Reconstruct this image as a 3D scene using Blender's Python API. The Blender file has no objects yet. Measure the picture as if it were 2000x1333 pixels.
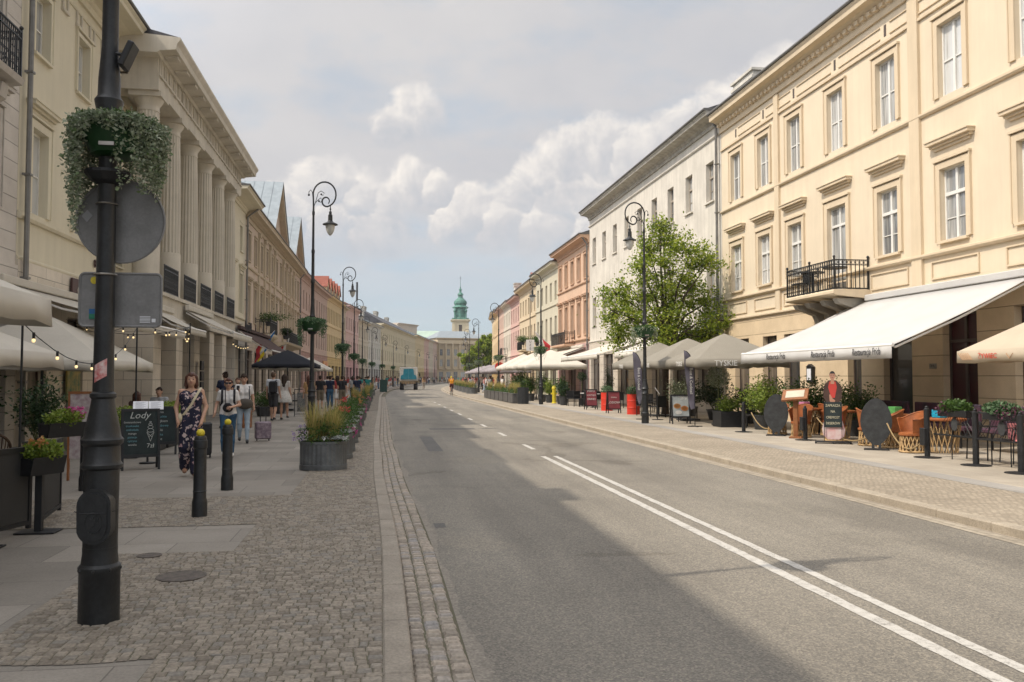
import bpy, math, random
import numpy as np
from mathutils import Vector, Matrix
R = math.radians
PI = math.pi
S = bpy.context.scene
random.seed(7)
rng = np.random.default_rng(11)

# ---------------------------------------------------------------- camera
cam = bpy.data.cameras.new('camera')
cam.sensor_width = 36.0
cam.lens = 30.0
cam.clip_end = 3000
cam_o = bpy.data.objects.new('camera', cam)
S.collection.objects.link(cam_o)
cam_o.location = (0, 0, 1.65)
cam_o.rotation_euler = (R(90 + 2.42), 0, R(-8.7))
S.camera = cam_o
# ---------------------------------------------------------------- light
SUN_EL, SUN_AZ = 51.0, -103.0      # azimuth clockwise from +Y (sun stands to the left, a little behind)
S.view_settings.view_transform = 'Standard'
S.view_settings.look = 'None'
S.view_settings.exposure = 0.60
S.view_settings.gamma = 1
sd = bpy.data.lights.new('sun', 'SUN')
sd.energy = 2.55
sd.angle = R(0.6)
sd.color = (1.0, 0.885, 0.735)
so = bpy.data.objects.new('sun', sd)
S.collection.objects.link(so)
az = R(SUN_AZ)
sv = Vector((math.sin(az) * math.cos(R(SUN_EL)), math.cos(az) * math.cos(R(SUN_EL)), math.sin(R(SUN_EL))))
so.rotation_euler = sv.to_track_quat('Z', 'Y').to_euler()
# ---------------------------------------------------------------- sky: clear sky behind layers of cloud
W = bpy.data.worlds.new('World')
S.world = W
W.use_nodes = True
nt = W.node_tree
for n in list(nt.nodes):
    nt.nodes.remove(n)


def nd(tree, typ, **kw):
    n = tree.nodes.new(typ)
    for k, v in kw.items():
        if k.startswith('i_'):
            key = k[2:].replace('_', ' ')
            n.inputs[key].default_value = v
        else:
            setattr(n, k, v)
    return n


def math_n(tree, op, a, b=None, clamp=False):
    n = tree.nodes.new('ShaderNodeMath')
    n.operation = op
    n.use_clamp = clamp
    for i, v in enumerate((a, b)):
        if v is None:
            continue
        if isinstance(v, (int, float)):
            n.inputs[i].default_value = v
        else:
            tree.links.new(v, n.inputs[i])
    return n.outputs[0]


def ramp(tree, fac, stops, interp='LINEAR'):
    n = tree.nodes.new('ShaderNodeValToRGB')
    n.color_ramp.interpolation = interp
    el = n.color_ramp.elements
    while len(el) < len(stops):
        el.new(0.5)
    for e, (p, c) in zip(el, stops):
        e.position = p
        e.color = c if len(c) == 4 else (*c, 1)
    tree.links.new(fac, n.inputs['Fac'])
    return n.outputs['Color']


def mixc(tree, fac, a, b, mode='MIX'):
    n = tree.nodes.new('ShaderNodeMix')
    n.data_type = 'RGBA'
    n.blend_type = mode
    n.clamp_factor = True
    for inp, v in ((n.inputs[0], fac), (n.inputs[6], a), (n.inputs[7], b)):
        if hasattr(v, 'is_linked') or hasattr(v, 'links'):
            tree.links.new(v, inp)
        elif isinstance(v, (int, float)):
            inp.default_value = v
        else:
            inp.default_value = v if len(v) == 4 else (*v, 1)
    return n.outputs[2]


def sky():
    out = nd(nt, 'ShaderNodeOutputWorld')
    bg = nd(nt, 'ShaderNodeBackground')
    bg.inputs['Strength'].default_value = 0.12
    st = nd(nt, 'ShaderNodeTexSky', sky_type='NISHITA')
    st.sun_disc = False
    st.sun_elevation = R(SUN_EL)
    st.sun_rotation = R(SUN_AZ)
    tc = nd(nt, 'ShaderNodeTexCoord')
    G = tc.outputs['Generated']
    sep = nd(nt, 'ShaderNodeSeparateXYZ')
    nt.links.new(G, sep.inputs[0])
    # clouds are flattened towards the horizon: divide by height
    zz = math_n(nt, 'ADD', math_n(nt, 'MAXIMUM', sep.outputs[2], 0.0), 0.16)
    cmb = nd(nt, 'ShaderNodeCombineXYZ')
    nt.links.new(math_n(nt, 'DIVIDE', sep.outputs[0], zz), cmb.inputs[0])
    nt.links.new(math_n(nt, 'DIVIDE', sep.outputs[1], zz), cmb.inputs[1])
    n1 = nd(nt, 'ShaderNodeTexNoise', i_Scale=0.85, i_Detail=9, i_Roughness=0.56, i_Distortion=0.25)
    nt.links.new(cmb.outputs[0], n1.inputs['Vector'])
    n2 = nd(nt, 'ShaderNodeTexNoise', i_Scale=2.3, i_Detail=6, i_Roughness=0.6)
    mp = nd(nt, 'ShaderNodeMapping')
    mp.inputs['Location'].default_value = (3.1, 1.7, 0)
    nt.links.new(cmb.outputs[0], mp.inputs[0])
    nt.links.new(mp.outputs[0], n2.inputs['Vector'])
    blue = mixc(nt, 0.7, st.outputs[0], (2.15, 2.9, 3.55))
    # high veil of grey lilac cloud
    veil = ramp(nt, n1.outputs[0], [(0.30, (2.9, 3.0, 3.3)), (0.46, (3.4, 3.38, 3.5)), (0.62, (3.85, 3.76, 3.76)), (0.75, (4.2, 4.05, 3.95))])
    cov = ramp(nt, n2.outputs[0], [(0.33, (0.6, 0.6, 0.6)), (0.52, (1, 1, 1))])
    rgb2 = nd(nt, 'ShaderNodeRGBToBW')
    nt.links.new(cov, rgb2.inputs[0])
    low = nd(nt, 'ShaderNodeMapRange', interpolation_type='SMOOTHSTEP')
    low.inputs[1].default_value = 0.03
    low.inputs[2].default_value = 0.22
    low.inputs[3].default_value = 0.30
    low.inputs[4].default_value = 1.0
    nt.links.new(sep.outputs[2], low.inputs[0])
    base = mixc(nt, math_n(nt, 'MULTIPLY', rgb2.outputs[0], low.outputs[0]), blue, veil)
    # cumulus: rounded puffs (direction, angular radius) whose outline is broken up by noise; bright tops, blue grey bellies
    def nvec(scale, det, amp, vin):
        a = nd(nt, 'ShaderNodeTexNoise', i_Scale=scale, i_Detail=det, i_Roughness=0.6)
        nt.links.new(vin, a.inputs['Vector'])
        b = nd(nt, 'ShaderNodeVectorMath', operation='SUBTRACT')
        nt.links.new(a.outputs['Color'], b.inputs[0])
        b.inputs[1].default_value = (.5, .5, .5)
        c = nd(nt, 'ShaderNodeVectorMath', operation='SCALE')
        nt.links.new(b.outputs[0], c.inputs[0])
        c.inputs['Scale'].default_value = amp
        d = nd(nt, 'ShaderNodeVectorMath', operation='ADD')
        nt.links.new(vin, d.inputs[0])
        nt.links.new(c.outputs[0], d.inputs[1])
        return d.outputs[0], a.outputs[0]
    g1, f1 = nvec(9, 2, 0.05, G)
    g2, f2 = nvec(40, 8, 0.030, g1)
    tot, upn = None, None
    for (dx, dy, dz, rr) in [(a_, b_, c_, r_ * 1.34) for a_, b_, c_, r_ in [(0.2493, 0.9352, 0.2516, 0.0372), (0.2131, 0.9468, 0.2414, 0.0348), (0.1793, 0.9577, 0.2249, 0.0312), (0.2836, 0.9293, 0.2368, 0.0396), (0.3154, 0.9157, 0.2492, 0.0330), (0.3404, 0.9016, 0.2668, 0.0360), (0.1540, 0.9671, 0.2023, 0.0288), (0.1975, 0.9586, 0.2049, 0.0432), (0.2433, 0.9476, 0.2070, 0.0510), (0.2939, 0.9341, 0.2029, 0.0450), (0.1104, 0.9760, 0.1878, 0.0288), (0.0900, 0.9808, 0.1732, 0.0252), (0.1401, 0.9743, 0.1764, 0.0330), (0.1871, 0.9674, 0.1705, 0.0396), (0.2365, 0.9577, 0.1641, 0.0360), (-0.0640, 0.9752, 0.2117, 0.0372), (-0.0848, 0.9790, 0.1856, 0.0288), (-0.0270, 0.9796, 0.1992, 0.0348), (0.0076, 0.9808, 0.1946, 0.0312), (0.0336, 0.9766, 0.2123, 0.0300), (0.0647, 0.9761, 0.2073, 0.0228), (-0.0067, 0.9857, 0.1685, 0.0396), (-0.0527, 0.9835, 0.1728, 0.0330), (-0.1059, 0.9755, 0.1930, 0.0270), (0.0411, 0.9562, 0.2897, 0.0330), (0.0127, 0.9605, 0.2780, 0.0240), (0.3756, 0.8850, 0.2751, 0.0420), (0.4221, 0.8566, 0.2968, 0.0480)]]:
        vs = nd(nt, 'ShaderNodeVectorMath', operation='SUBTRACT')
        nt.links.new(g2, vs.inputs[0])
        vs.inputs[1].default_value = (dx, dy, dz)
        ln = nd(nt, 'ShaderNodeVectorMath', operation='LENGTH')
        nt.links.new(vs.outputs[0], ln.inputs[0])
        dt_ = nd(nt, 'ShaderNodeVectorMath', operation='DOT_PRODUCT')
        nt.links.new(vs.outputs[0], dt_.inputs[0])
        dt_.inputs[1].default_value = (-.35 / rr, -.1 / rr, .9 / rr)
        v = math_n(nt, 'SUBTRACT', 1.0, math_n(nt, 'MULTIPLY', ln.outputs['Value'], 1 / rr))
        if tot is None:
            tot, upn = v, dt_.outputs['Value']
        else:
            k = math_n(nt, 'MULTIPLY_ADD', math_n(nt, 'SUBTRACT', v, tot), 6.0, True)
            k.node.inputs[2].default_value = 0.5
            mxn = nd(nt, 'ShaderNodeMix', data_type='FLOAT')
            nt.links.new(k, mxn.inputs[0])
            nt.links.new(upn, mxn.inputs[2])
            nt.links.new(dt_.outputs['Value'], mxn.inputs[3])
            upn = mxn.outputs[0]
            tot = math_n(nt, 'SMOOTH_MAX', tot, v)
            tot.node.inputs[2].default_value = 0.12
    cm = nd(nt, 'ShaderNodeMapRange', interpolation_type='SMOOTHSTEP')
    cm.inputs[1].default_value = 0.0
    cm.inputs[2].default_value = 0.30
    nt.links.new(tot, cm.inputs[0])
    bf = nd(nt, 'ShaderNodeMapRange', interpolation_type='SMOOTHSTEP')
    bf.inputs[1].default_value = -0.9
    bf.inputs[2].default_value = 0.0
    nt.links.new(upn, bf.inputs[0])
    al = math_n(nt, 'MULTIPLY', cm.outputs[0], bf.outputs[0])
    rel = math_n(nt, 'ADD', math_n(nt, 'MULTIPLY', upn, 0.45), math_n(nt, 'ADD', math_n(nt, 'MULTIPLY', math_n(nt, 'SUBTRACT', f2, 0.5), 1.1), 0.42), True)
    ccol = ramp(nt, rel, [(0.0, (2.7, 2.9, 3.25)), (0.45, (3.8, 3.72, 3.75)), (0.85, (5.5, 5.15, 4.75))])
    col = mixc(nt, math_n(nt, 'MULTIPLY', al, 0.93), base, ccol)
    # the cloud deck glows around the sun, high above the roofs
    dt = nd(nt, 'ShaderNodeVectorMath', operation='DOT_PRODUCT')
    nt.links.new(G, dt.inputs[0])
    dt.inputs[1].default_value = tuple(sv)
    gl = nd(nt, 'ShaderNodeMapRange', interpolation_type='SMOOTHSTEP')
    gl.inputs[1].default_value = 0.15
    gl.inputs[2].default_value = 1.0
    gl.inputs[3].default_value = 1.0
    gl.inputs[4].default_value = 3.3
    nt.links.new(dt.outputs['Value'], gl.inputs[0])
    sc = nd(nt, 'ShaderNodeVectorMath', operation='SCALE')
    nt.links.new(col, sc.inputs[0])
    nt.links.new(gl.outputs[0], sc.inputs['Scale'])
    nt.links.new(sc.outputs[0], bg.inputs[0])
    nt.links.new(bg.outputs[0], out.inputs[0])


sky()

# ---------------------------------------------------------------- materials
MATS = {}


def mat(name, col, rough=0.8, var=0.12, scale=3.0, bump=0.0, bscale=60.0, metal=0.0, streak=0.0, spec=0.4, col2=None, emit=None, fine=0.0, dist=0.01):
    if name in MATS:
        return MATS[name]
    m = bpy.data.materials.new(name)
    m.use_nodes = True
    t = m.node_tree
    b = t.nodes['Principled BSDF']
    b.inputs['Roughness'].default_value = rough
    b.inputs['Metallic'].default_value = metal
    b.inputs['Specular IOR Level'].default_value = spec
    tc = nd(t, 'ShaderNodeTexCoord')
    c2 = col2 or tuple(max(0, x * (1 - var * 2)) for x in col)
    n1 = nd(t, 'ShaderNodeTexNoise', i_Scale=scale, i_Detail=6, i_Roughness=0.6)
    t.links.new(tc.outputs['Object'], n1.inputs['Vector'])
    f = ramp(t, n1.outputs[0], [(0.32, (0, 0, 0)), (0.68, (1, 1, 1))])
    c = mixc(t, f, c2, col)
    if streak > 0:
        mp = nd(t, 'ShaderNodeMapping')
        mp.inputs['Scale'].default_value = (1.6, 1.6, 0.12)
        t.links.new(tc.outputs['Object'], mp.inputs[0])
        n2 = nd(t, 'ShaderNodeTexNoise', i_Scale=2.2, i_Detail=8, i_Roughness=0.7)
        t.links.new(mp.outputs[0], n2.inputs['Vector'])
        f2 = ramp(t, n2.outputs[0], [(0.42, (0, 0, 0)), (0.72, (1, 1, 1))])
        bw = nd(t, 'ShaderNodeRGBToBW')
        t.links.new(f2, bw.inputs[0])
        c = mixc(t, math_n(t, 'MULTIPLY', bw.outputs[0], streak), c, tuple(x * 0.55 for x in col))
    if fine > 0:
        n3 = nd(t, 'ShaderNodeTexNoise', i_Scale=bscale, i_Detail=2)
        t.links.new(tc.outputs['Object'], n3.inputs['Vector'])
        f3 = ramp(t, n3.outputs[0], [(0.35, (1 - fine,) * 3), (0.65, (1 + fine,) * 3)])
        c = mixc(t, 1.0, c, f3, 'MULTIPLY')
    t.links.new(c, b.inputs['Base Color'])
    if bump > 0:
        n4 = nd(t, 'ShaderNodeTexNoise', i_Scale=bscale, i_Detail=5, i_Roughness=0.65)
        t.links.new(tc.outputs['Object'], n4.inputs['Vector'])
        bp = nd(t, 'ShaderNodeBump')
        bp.inputs['Strength'].default_value = bump
        bp.inputs['Distance'].default_value = dist
        t.links.new(n4.outputs[0], bp.inputs['Height'])
        t.links.new(bp.outputs[0], b.inputs['Normal'])
    if emit:
        b.inputs['Emission Color'].default_value = (*emit[0], 1)
        b.inputs['Emission Strength'].default_value = emit[1]
    MATS[name] = m
    return m


def plaster(name, col, streak=0.25, var=0.06):
    return mat(name, col, rough=0.9, var=var, scale=0.8, bump=0.25, bscale=18, streak=streak, spec=0.2)


def blocks(name, col, bw=1.2, bh=0.45, mortar=0.012, jcol=0.45, var=0.10, bump=0.6, rot=None, horiz_only=False, off=0.5, fine=0.08, dist=0.012, wob=0.0, moss=0.0, rough=0.88, freq=2, plane='XZ'):
    """ashlar, slabs or setts: brick texture in metres on the chosen plane"""
    if name in MATS:
        return MATS[name]
    m = bpy.data.materials.new(name)
    m.use_nodes = True
    t = m.node_tree
    b = t.nodes['Principled BSDF']
    b.inputs['Roughness'].default_value = rough
    b.inputs['Specular IOR Level'].default_value = 0.25
    tc = nd(t, 'ShaderNodeTexCoord')
    sp = nd(t, 'ShaderNodeSeparateXYZ')
    t.links.new(tc.outputs['Object'], sp.inputs[0])
    cb = nd(t, 'ShaderNodeCombineXYZ')
    ax = {'XZ': (0, 2), 'XY': (0, 1), 'YX': (1, 0)}[plane]
    if plane == 'XZ':
        t.links.new(math_n(t, 'ADD', sp.outputs[0], sp.outputs[1]), cb.inputs[0])
    else:
        t.links.new(sp.outputs[ax[0]], cb.inputs[0])
    t.links.new(sp.outputs[ax[1]], cb.inputs[1])
    vec = cb.outputs[0]
    if wob > 0:
        nw = nd(t, 'ShaderNodeTexNoise', i_Scale=2.5, i_Detail=3)
        t.links.new(vec, nw.inputs['Vector'])
        vs = nd(t, 'ShaderNodeVectorMath', operation='SCALE')
        t.links.new(nw.outputs['Color'], vs.inputs[0])
        vs.inputs['Scale'].default_value = wob
        va = nd(t, 'ShaderNodeVectorMath', operation='ADD')
        t.links.new(vec, va.inputs[0])
        t.links.new(vs.outputs[0], va.inputs[1])
        vec = va.outputs[0]
    br = nd(t, 'ShaderNodeTexBrick')
    br.offset = off
    br.offset_frequency = freq
    br.inputs['Scale'].default_value = 1.0
    br.inputs['Mortar Size'].default_value = mortar
    br.inputs['Mortar Smooth'].default_value = 0.3
    br.inputs['Brick Width'].default_value = bw if not horiz_only else 500.0
    br.inputs['Row Height'].default_value = bh
    br.inputs['Color1'].default_value = (*[min(1, x * (1 + var)) for x in col], 1)
    br.inputs['Color2'].default_value = (*[x * (1 - var) for x in col], 1)
    br.inputs['Mortar'].default_value = (*[x * jcol for x in col], 1)
    t.links.new(vec, br.inputs['Vector'])
    n1 = nd(t, 'ShaderNodeTexNoise', i_Scale=0.6, i_Detail=7, i_Roughness=0.65)
    t.links.new(tc.outputs['Object'], n1.inputs['Vector'])
    f1 = ramp(t, n1.outputs[0], [(0.3, (0.80, 0.79, 0.78)), (0.7, (1.1, 1.1, 1.1))])
    c = mixc(t, 1.0, br.outputs[0], f1, 'MULTIPLY')
    n2 = nd(t, 'ShaderNodeTexNoise', i_Scale=55, i_Detail=4, i_Roughness=0.7)
    t.links.new(tc.outputs['Object'], n2.inputs['Vector'])
    f2 = ramp(t, n2.outputs[0], [(0.3, (1 - fine,) * 3), (0.7, (1 + fine,) * 3)])
    c = mixc(t, 1.0, c, f2, 'MULTIPLY')
    t.links.new(c, b.inputs['Base Color'])
    bp = nd(t, 'ShaderNodeBump')
    bp.inputs['Strength'].default_value = bump
    bp.inputs['Distance'].default_value = dist
    h = math_n(t, 'ADD', math_n(t, 'MULTIPLY', br.outputs['Fac'], -1.0), math_n(t, 'MULTIPLY', n2.outputs[0], 0.25))
    t.links.new(h, bp.inputs['Height'])
    t.links.new(bp.outputs[0], b.inputs['Normal'])
    MATS[name] = m
    return m


def island_mat(name, cols, rough=0.6, trans=0.0, spec=0.3, bump=0.0, bscale=80, fine=0.0):
    """colour picked per loose piece (leaf, sett, petal)"""
    if name in MATS:
        return MATS[name]
    m = bpy.data.materials.new(name)
    m.use_nodes = True
    t = m.node_tree
    b = t.nodes['Principled BSDF']
    b.inputs['Roughness'].default_value = rough
    b.inputs['Specular IOR Level'].default_value = spec
    g = nd(t, 'ShaderNodeNewGeometry')
    n = len(cols)
    c = ramp(t, g.outputs['Random Per Island'], [(i / max(1, n - 1), cols[i]) for i in range(n)])
    tc = nd(t, 'ShaderNodeTexCoord')
    if fine > 0:
        n3 = nd(t, 'ShaderNodeTexNoise', i_Scale=bscale, i_Detail=3)
        t.links.new(tc.outputs['Object'], n3.inputs['Vector'])
        f3 = ramp(t, n3.outputs[0], [(0.35, (1 - fine,) * 3), (0.65, (1 + fine,) * 3)])
        c = mixc(t, 1.0, c, f3, 'MULTIPLY')
    t.links.new(c, b.inputs['Base Color'])
    if bump > 0:
        n4 = nd(t, 'ShaderNodeTexNoise', i_Scale=bscale, i_Detail=4)
        t.links.new(tc.outputs['Object'], n4.inputs['Vector'])
        bp = nd(t, 'ShaderNodeBump')
        bp.inputs['Strength'].default_value = bump
        bp.inputs['Distance'].default_value = 0.006
        t.links.new(n4.outputs[0], bp.inputs['Height'])
        t.links.new(bp.outputs[0], b.inputs['Normal'])
    if trans > 0:
        tr = nd(t, 'ShaderNodeBsdfTranslucent')
        t.links.new(c, tr.inputs[0])
        mx = nd(t, 'ShaderNodeMixShader')
        mx.inputs[0].default_value = trans
        t.links.new(b.outputs[0], mx.inputs[1])
        t.links.new(tr.outputs[0], mx.inputs[2])
        t.links.new(mx.outputs[0], t.nodes['Material Output'].inputs[0])
    MATS[name] = m
    return m


def pane_mat(name, dark=(0.03, 0.035, 0.04), light=(0.42, 0.43, 0.42), bias=0.5):
    """window glass: dark room or pale curtain behind a glossy pane, different in every window"""
    if name in MATS:
        return MATS[name]
    m = bpy.data.materials.new(name)
    m.use_nodes = True
    t = m.node_tree
    b = t.nodes['Principled BSDF']
    oi = nd(t, 'ShaderNodeObjectInfo')
    tc = nd(t, 'ShaderNodeTexCoord')
    mp = nd(t, 'ShaderNodeMapping')
    mp.inputs['Scale'].default_value = (9, 9, 0.35)
    t.links.new(tc.outputs['Object'], mp.inputs[0])
    n = nd(t, 'ShaderNodeTexNoise', i_Scale=1.6, i_Detail=3, noise_dimensions='4D')
    t.links.new(mp.outputs[0], n.inputs['Vector'])
    t.links.new(math_n(t, 'MULTIPLY', oi.outputs['Random'], 37.0), n.inputs['W'])
    v = math_n(t, 'ADD', math_n(t, 'MULTIPLY', oi.outputs['Random'], 0.5), n.outputs[0])
    c = ramp(t, v, [(bias, dark), (min(0.99, bias + 0.22), tuple(x * 0.55 for x in light)), (min(1, bias + 0.4), light)])
    t.links.new(c, b.inputs['Base Color'])
    b.inputs['Roughness'].default_value = 0.35
    b.inputs['Coat Weight'].default_value = 1.0
    b.inputs['Coat Roughness'].default_value = 0.03
    b.inputs['Coat IOR'].default_value = 1.7
    MATS[name] = m
    return m


M = {}
M['iron'] = mat('painted_iron', (0.022, 0.024, 0.026), rough=0.42, var=0.25, scale=6, bump=0.25, bscale=35, spec=0.45, streak=0.2, fine=0.15)
M['iron_green'] = mat('green_black_iron', (0.02, 0.03, 0.032), rough=0.4, var=0.25, scale=8, bump=0.2, bscale=40)
M['black'] = mat('black_metal', (0.018, 0.019, 0.021), rough=0.5, var=0.2, scale=9)
M['darkgrey'] = mat('dark_grey_metal', (0.05, 0.053, 0.056), rough=0.5, var=0.2, scale=5, fine=0.1)
M['signback'] = mat('sign_back_grey', (0.24, 0.238, 0.235), rough=0.55, var=0.15, scale=4, metal=0.2, fine=0.06)
M['steel'] = mat('bare_steel', (0.45, 0.42, 0.38), rough=0.35, metal=0.9, var=0.2)
M['white'] = mat('white_paint', (0.72, 0.71, 0.68), rough=0.5, var=0.04)
M['winwhite'] = mat('window_frame_white', (0.70, 0.69, 0.65), rough=0.5, var=0.05)
M['winbrown'] = mat('window_frame_brown', (0.10, 0.075, 0.06), rough=0.5, var=0.15)
M['winsand'] = mat('window_frame_sand', (0.38, 0.33, 0.27), rough=0.55, var=0.1)
M['pane'] = pane_mat('window_pane', bias=0.62)
M['pane_pale'] = pane_mat('window_pane_with_curtain', dark=(0.10, 0.11, 0.12), light=(0.55, 0.56, 0.55), bias=0.5)
M['shop'] = pane_mat('shop_glass', dark=(0.02, 0.022, 0.025), light=(0.16, 0.13, 0.10), bias=0.7)
M['canvas'] = mat('cream_canvas', (0.74, 0.70, 0.62), rough=0.9, var=0.05, scale=2, bump=0.15, bscale=6, dist=0.05, spec=0.15)
M['canvas_white'] = mat('white_canvas', (0.68, 0.675, 0.66), rough=0.85, var=0.05, scale=1.2, bump=0.12, bscale=4, dist=0.05, spec=0.15)
M['canvas_tan'] = mat('tan_canvas', (0.66, 0.57, 0.44), rough=0.9, var=0.05, scale=2, bump=0.15, bscale=6, dist=0.05, spec=0.15)
M['canvas_grey'] = mat('grey_beige_canvas', (0.36, 0.335, 0.285), rough=0.9, var=0.05, scale=2, bump=0.15, bscale=6, dist=0.05, spec=0.15)
M['canvas_brown'] = mat('brown_canvas', (0.085, 0.055, 0.05), rough=0.9, var=0.1, scale=2, spec=0.15)
M['canvas_black'] = mat('black_canvas', (0.025, 0.027, 0.035), rough=0.85, var=0.1, scale=2, spec=0.15)
for k_, c_ in (('canvas', (.74, .70, .62)), ('canvas_white', (.66, .64, .60)), ('canvas_tan', (.6, .49, .35)), ('canvas_grey', (.36, .335, .285))):
    t_ = M[k_].node_tree
    tr_ = nd(t_, 'ShaderNodeBsdfTranslucent')
    tr_.inputs[0].default_value = (*c_, 1)
    mx_ = nd(t_, 'ShaderNodeMixShader')
    mx_.inputs[0].default_value = 0.3
    t_.links.new(t_.nodes['Principled BSDF'].outputs[0], mx_.inputs[1])
    t_.links.new(tr_.outputs[0], mx_.inputs[2])
    t_.links.new(mx_.outputs[0], t_.nodes['Material Output'].inputs[0])
M['pole'] = mat('pale_pole', (0.42, 0.38, 0.30), rough=0.5, var=0.1)
M['wood'] = mat('brown_wood', (0.30, 0.12, 0.045), rough=0.5, var=0.2, scale=8, bump=0.1, bscale=30)
M['palewood'] = mat('pale_wood', (0.50, 0.36, 0.20), rough=0.6, var=0.15, scale=8)
M['leather'] = mat('orange_leather', (0.36, 0.115, 0.035), rough=0.5, var=0.25, scale=5, bump=0.15, bscale=30)
M['cane'] = mat('pale_cane', (0.52, 0.35, 0.17), rough=0.7, var=0.2, scale=10)
M['rope'] = mat('tan_rope', (0.36, 0.26, 0.13), rough=0.9, var=0.2, scale=40, bump=0.5, bscale=120)
M['red'] = mat('red_paint', (0.62, 0.045, 0.025), rough=0.4, var=0.08, scale=5)
M['yellow'] = mat('yellow_paint', (0.62, 0.50, 0.03), rough=0.45, var=0.1, scale=12, fine=0.1)
M['chalk'] = mat('chalkboard', (0.022, 0.035, 0.036), rough=0.75, var=0.25, scale=5, fine=0.1)
M['chalk_w'] = mat('white_chalk', (0.55, 0.58, 0.56), rough=0.9, var=0.2, scale=60)
M['chalk_b'] = mat('blue_chalk', (0.18, 0.40, 0.46), rough=0.9, var=0.2, scale=60)
M['paper'] = mat('paper', (0.70, 0.71, 0.74), rough=0.7, var=0.04)
M['ink'] = mat('black_print', (0.03, 0.03, 0.035), rough=0.7, var=0.1)
M['tin'] = mat('zinc_roof', (0.30, 0.34, 0.36), rough=0.45, var=0.12, scale=1.5, metal=0.3, streak=0.3)
M['slate'] = mat('dark_tin_roof', (0.085, 0.085, 0.095), rough=0.6, var=0.2, scale=2)
M['cornice_tin'] = mat('gutter_tin', (0.16, 0.155, 0.145), rough=0.55, var=0.15, metal=0.3, scale=3)
M['pipe'] = mat('downpipe_zinc', (0.24, 0.235, 0.225), rough=0.5, metal=0.4, var=0.15, scale=3)
M['tile'] = blocks('red_roof_tiles', (0.30, 0.11, 0.08), bw=0.25, bh=0.3, mortar=0.02, jcol=0.5, plane='XZ')
M['copper'] = mat('green_copper', (0.10, 0.26, 0.205), rough=0.65, var=0.3, scale=0.7, streak=0.4)
M['copper_pale'] = mat('pale_green_copper', (0.36, 0.46, 0.38), rough=0.7, var=0.1, scale=0.3)
M['stone'] = mat('grey_stone', (0.36, 0.33, 0.28), rough=0.85, var=0.12, scale=3, bump=0.3, bscale=25, streak=0.3)
M['soil'] = mat('potting_soil', (0.03, 0.022, 0.016), rough=1, var=0.3, scale=30, bump=0.6)
M['bark'] = mat('tree_bark', (0.09, 0.07, 0.05), rough=0.95, var=0.3, scale=8, bump=0.8, bscale=20)
M['stem'] = mat('plant_stem', (0.12, 0.14, 0.05), rough=0.8, var=0.2)
M['leaf'] = island_mat('street_tree_leaf', [(0.07, 0.12, 0.012), (0.15, 0.22, 0.02), (0.27, 0.34, 0.032), (0.42, 0.46, 0.07)], rough=0.5, trans=0.5, spec=0.3)
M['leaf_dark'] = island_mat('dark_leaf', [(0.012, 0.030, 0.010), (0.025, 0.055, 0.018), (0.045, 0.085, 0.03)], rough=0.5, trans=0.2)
M['leaf_mid'] = island_mat('shrub_leaf', [(0.03, 0.07, 0.015), (0.06, 0.12, 0.025), (0.10, 0.17, 0.04)], rough=0.5, trans=0.3)
M['leaf_lime'] = island_mat('lime_leaf', [(0.10, 0.17, 0.02), (0.19, 0.26, 0.035), (0.28, 0.34, 0.07)], rough=0.5, trans=0.35)
M['leaf_silver'] = island_mat('silver_trailing_leaf', [(0.13, 0.17, 0.10), (0.23, 0.27, 0.18), (0.38, 0.41, 0.31), (0.12, 0.19, 0.07)], rough=0.6, trans=0.25)
M['leaf_basket'] = island_mat('basket_leaf', [(0.05, 0.11, 0.045), (0.10, 0.18, 0.085), (0.17, 0.25, 0.15)], rough=0.6, trans=0.25)
M['grass_gold'] = island_mat('golden_grass', [(0.42, 0.32, 0.11), (0.52, 0.41, 0.17), (0.34, 0.31, 0.09), (0.2, 0.23, 0.05)], rough=0.7, trans=0.3)
M['leaf_white'] = island_mat('silver_ragwort', [(0.38, 0.40, 0.38), (0.52, 0.53, 0.50)], rough=0.7, trans=0.15)
M['fl_red'] = island_mat('red_petals', [(0.38, 0.03, 0.03), (0.50, 0.08, 0.06), (0.45, 0.06, 0.10)], rough=0.6, trans=0.3)
M['fl_pink'] = island_mat('pink_petals', [(0.50, 0.06, 0.26), (0.62, 0.16, 0.34)], rough=0.6, trans=0.3)
M['fl_lilac'] = island_mat('lilac_petals', [(0.30, 0.22, 0.42), (0.42, 0.34, 0.5)], rough=0.6, trans=0.3)
M['fl_orange'] = island_mat('orange_petals', [(0.50, 0.20, 0.07), (0.48, 0.30, 0.12)], rough=0.6, trans=0.3)
M['fl_white'] = island_mat('white_petals', [(0.6, 0.6, 0.55), (0.7, 0.7, 0.66)], rough=0.6, trans=0.3)
M['bulb'] = mat('warm_bulb', (0.9, 0.75, 0.45), rough=0.3, emit=((1.0, 0.72, 0.35), 0.8))
M['skin'] = mat('skin', (0.50, 0.30, 0.21), rough=0.55, var=0.06, scale=9, spec=0.35)
M['skin2'] = mat('tanned_skin', (0.36, 0.20, 0.13), rough=0.55, var=0.06, scale=9, spec=0.35)
M['lens'] = mat('lamp_glass', (0.55, 0.55, 0.52), rough=0.12, var=0.1, scale=4, spec=0.8)


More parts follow.
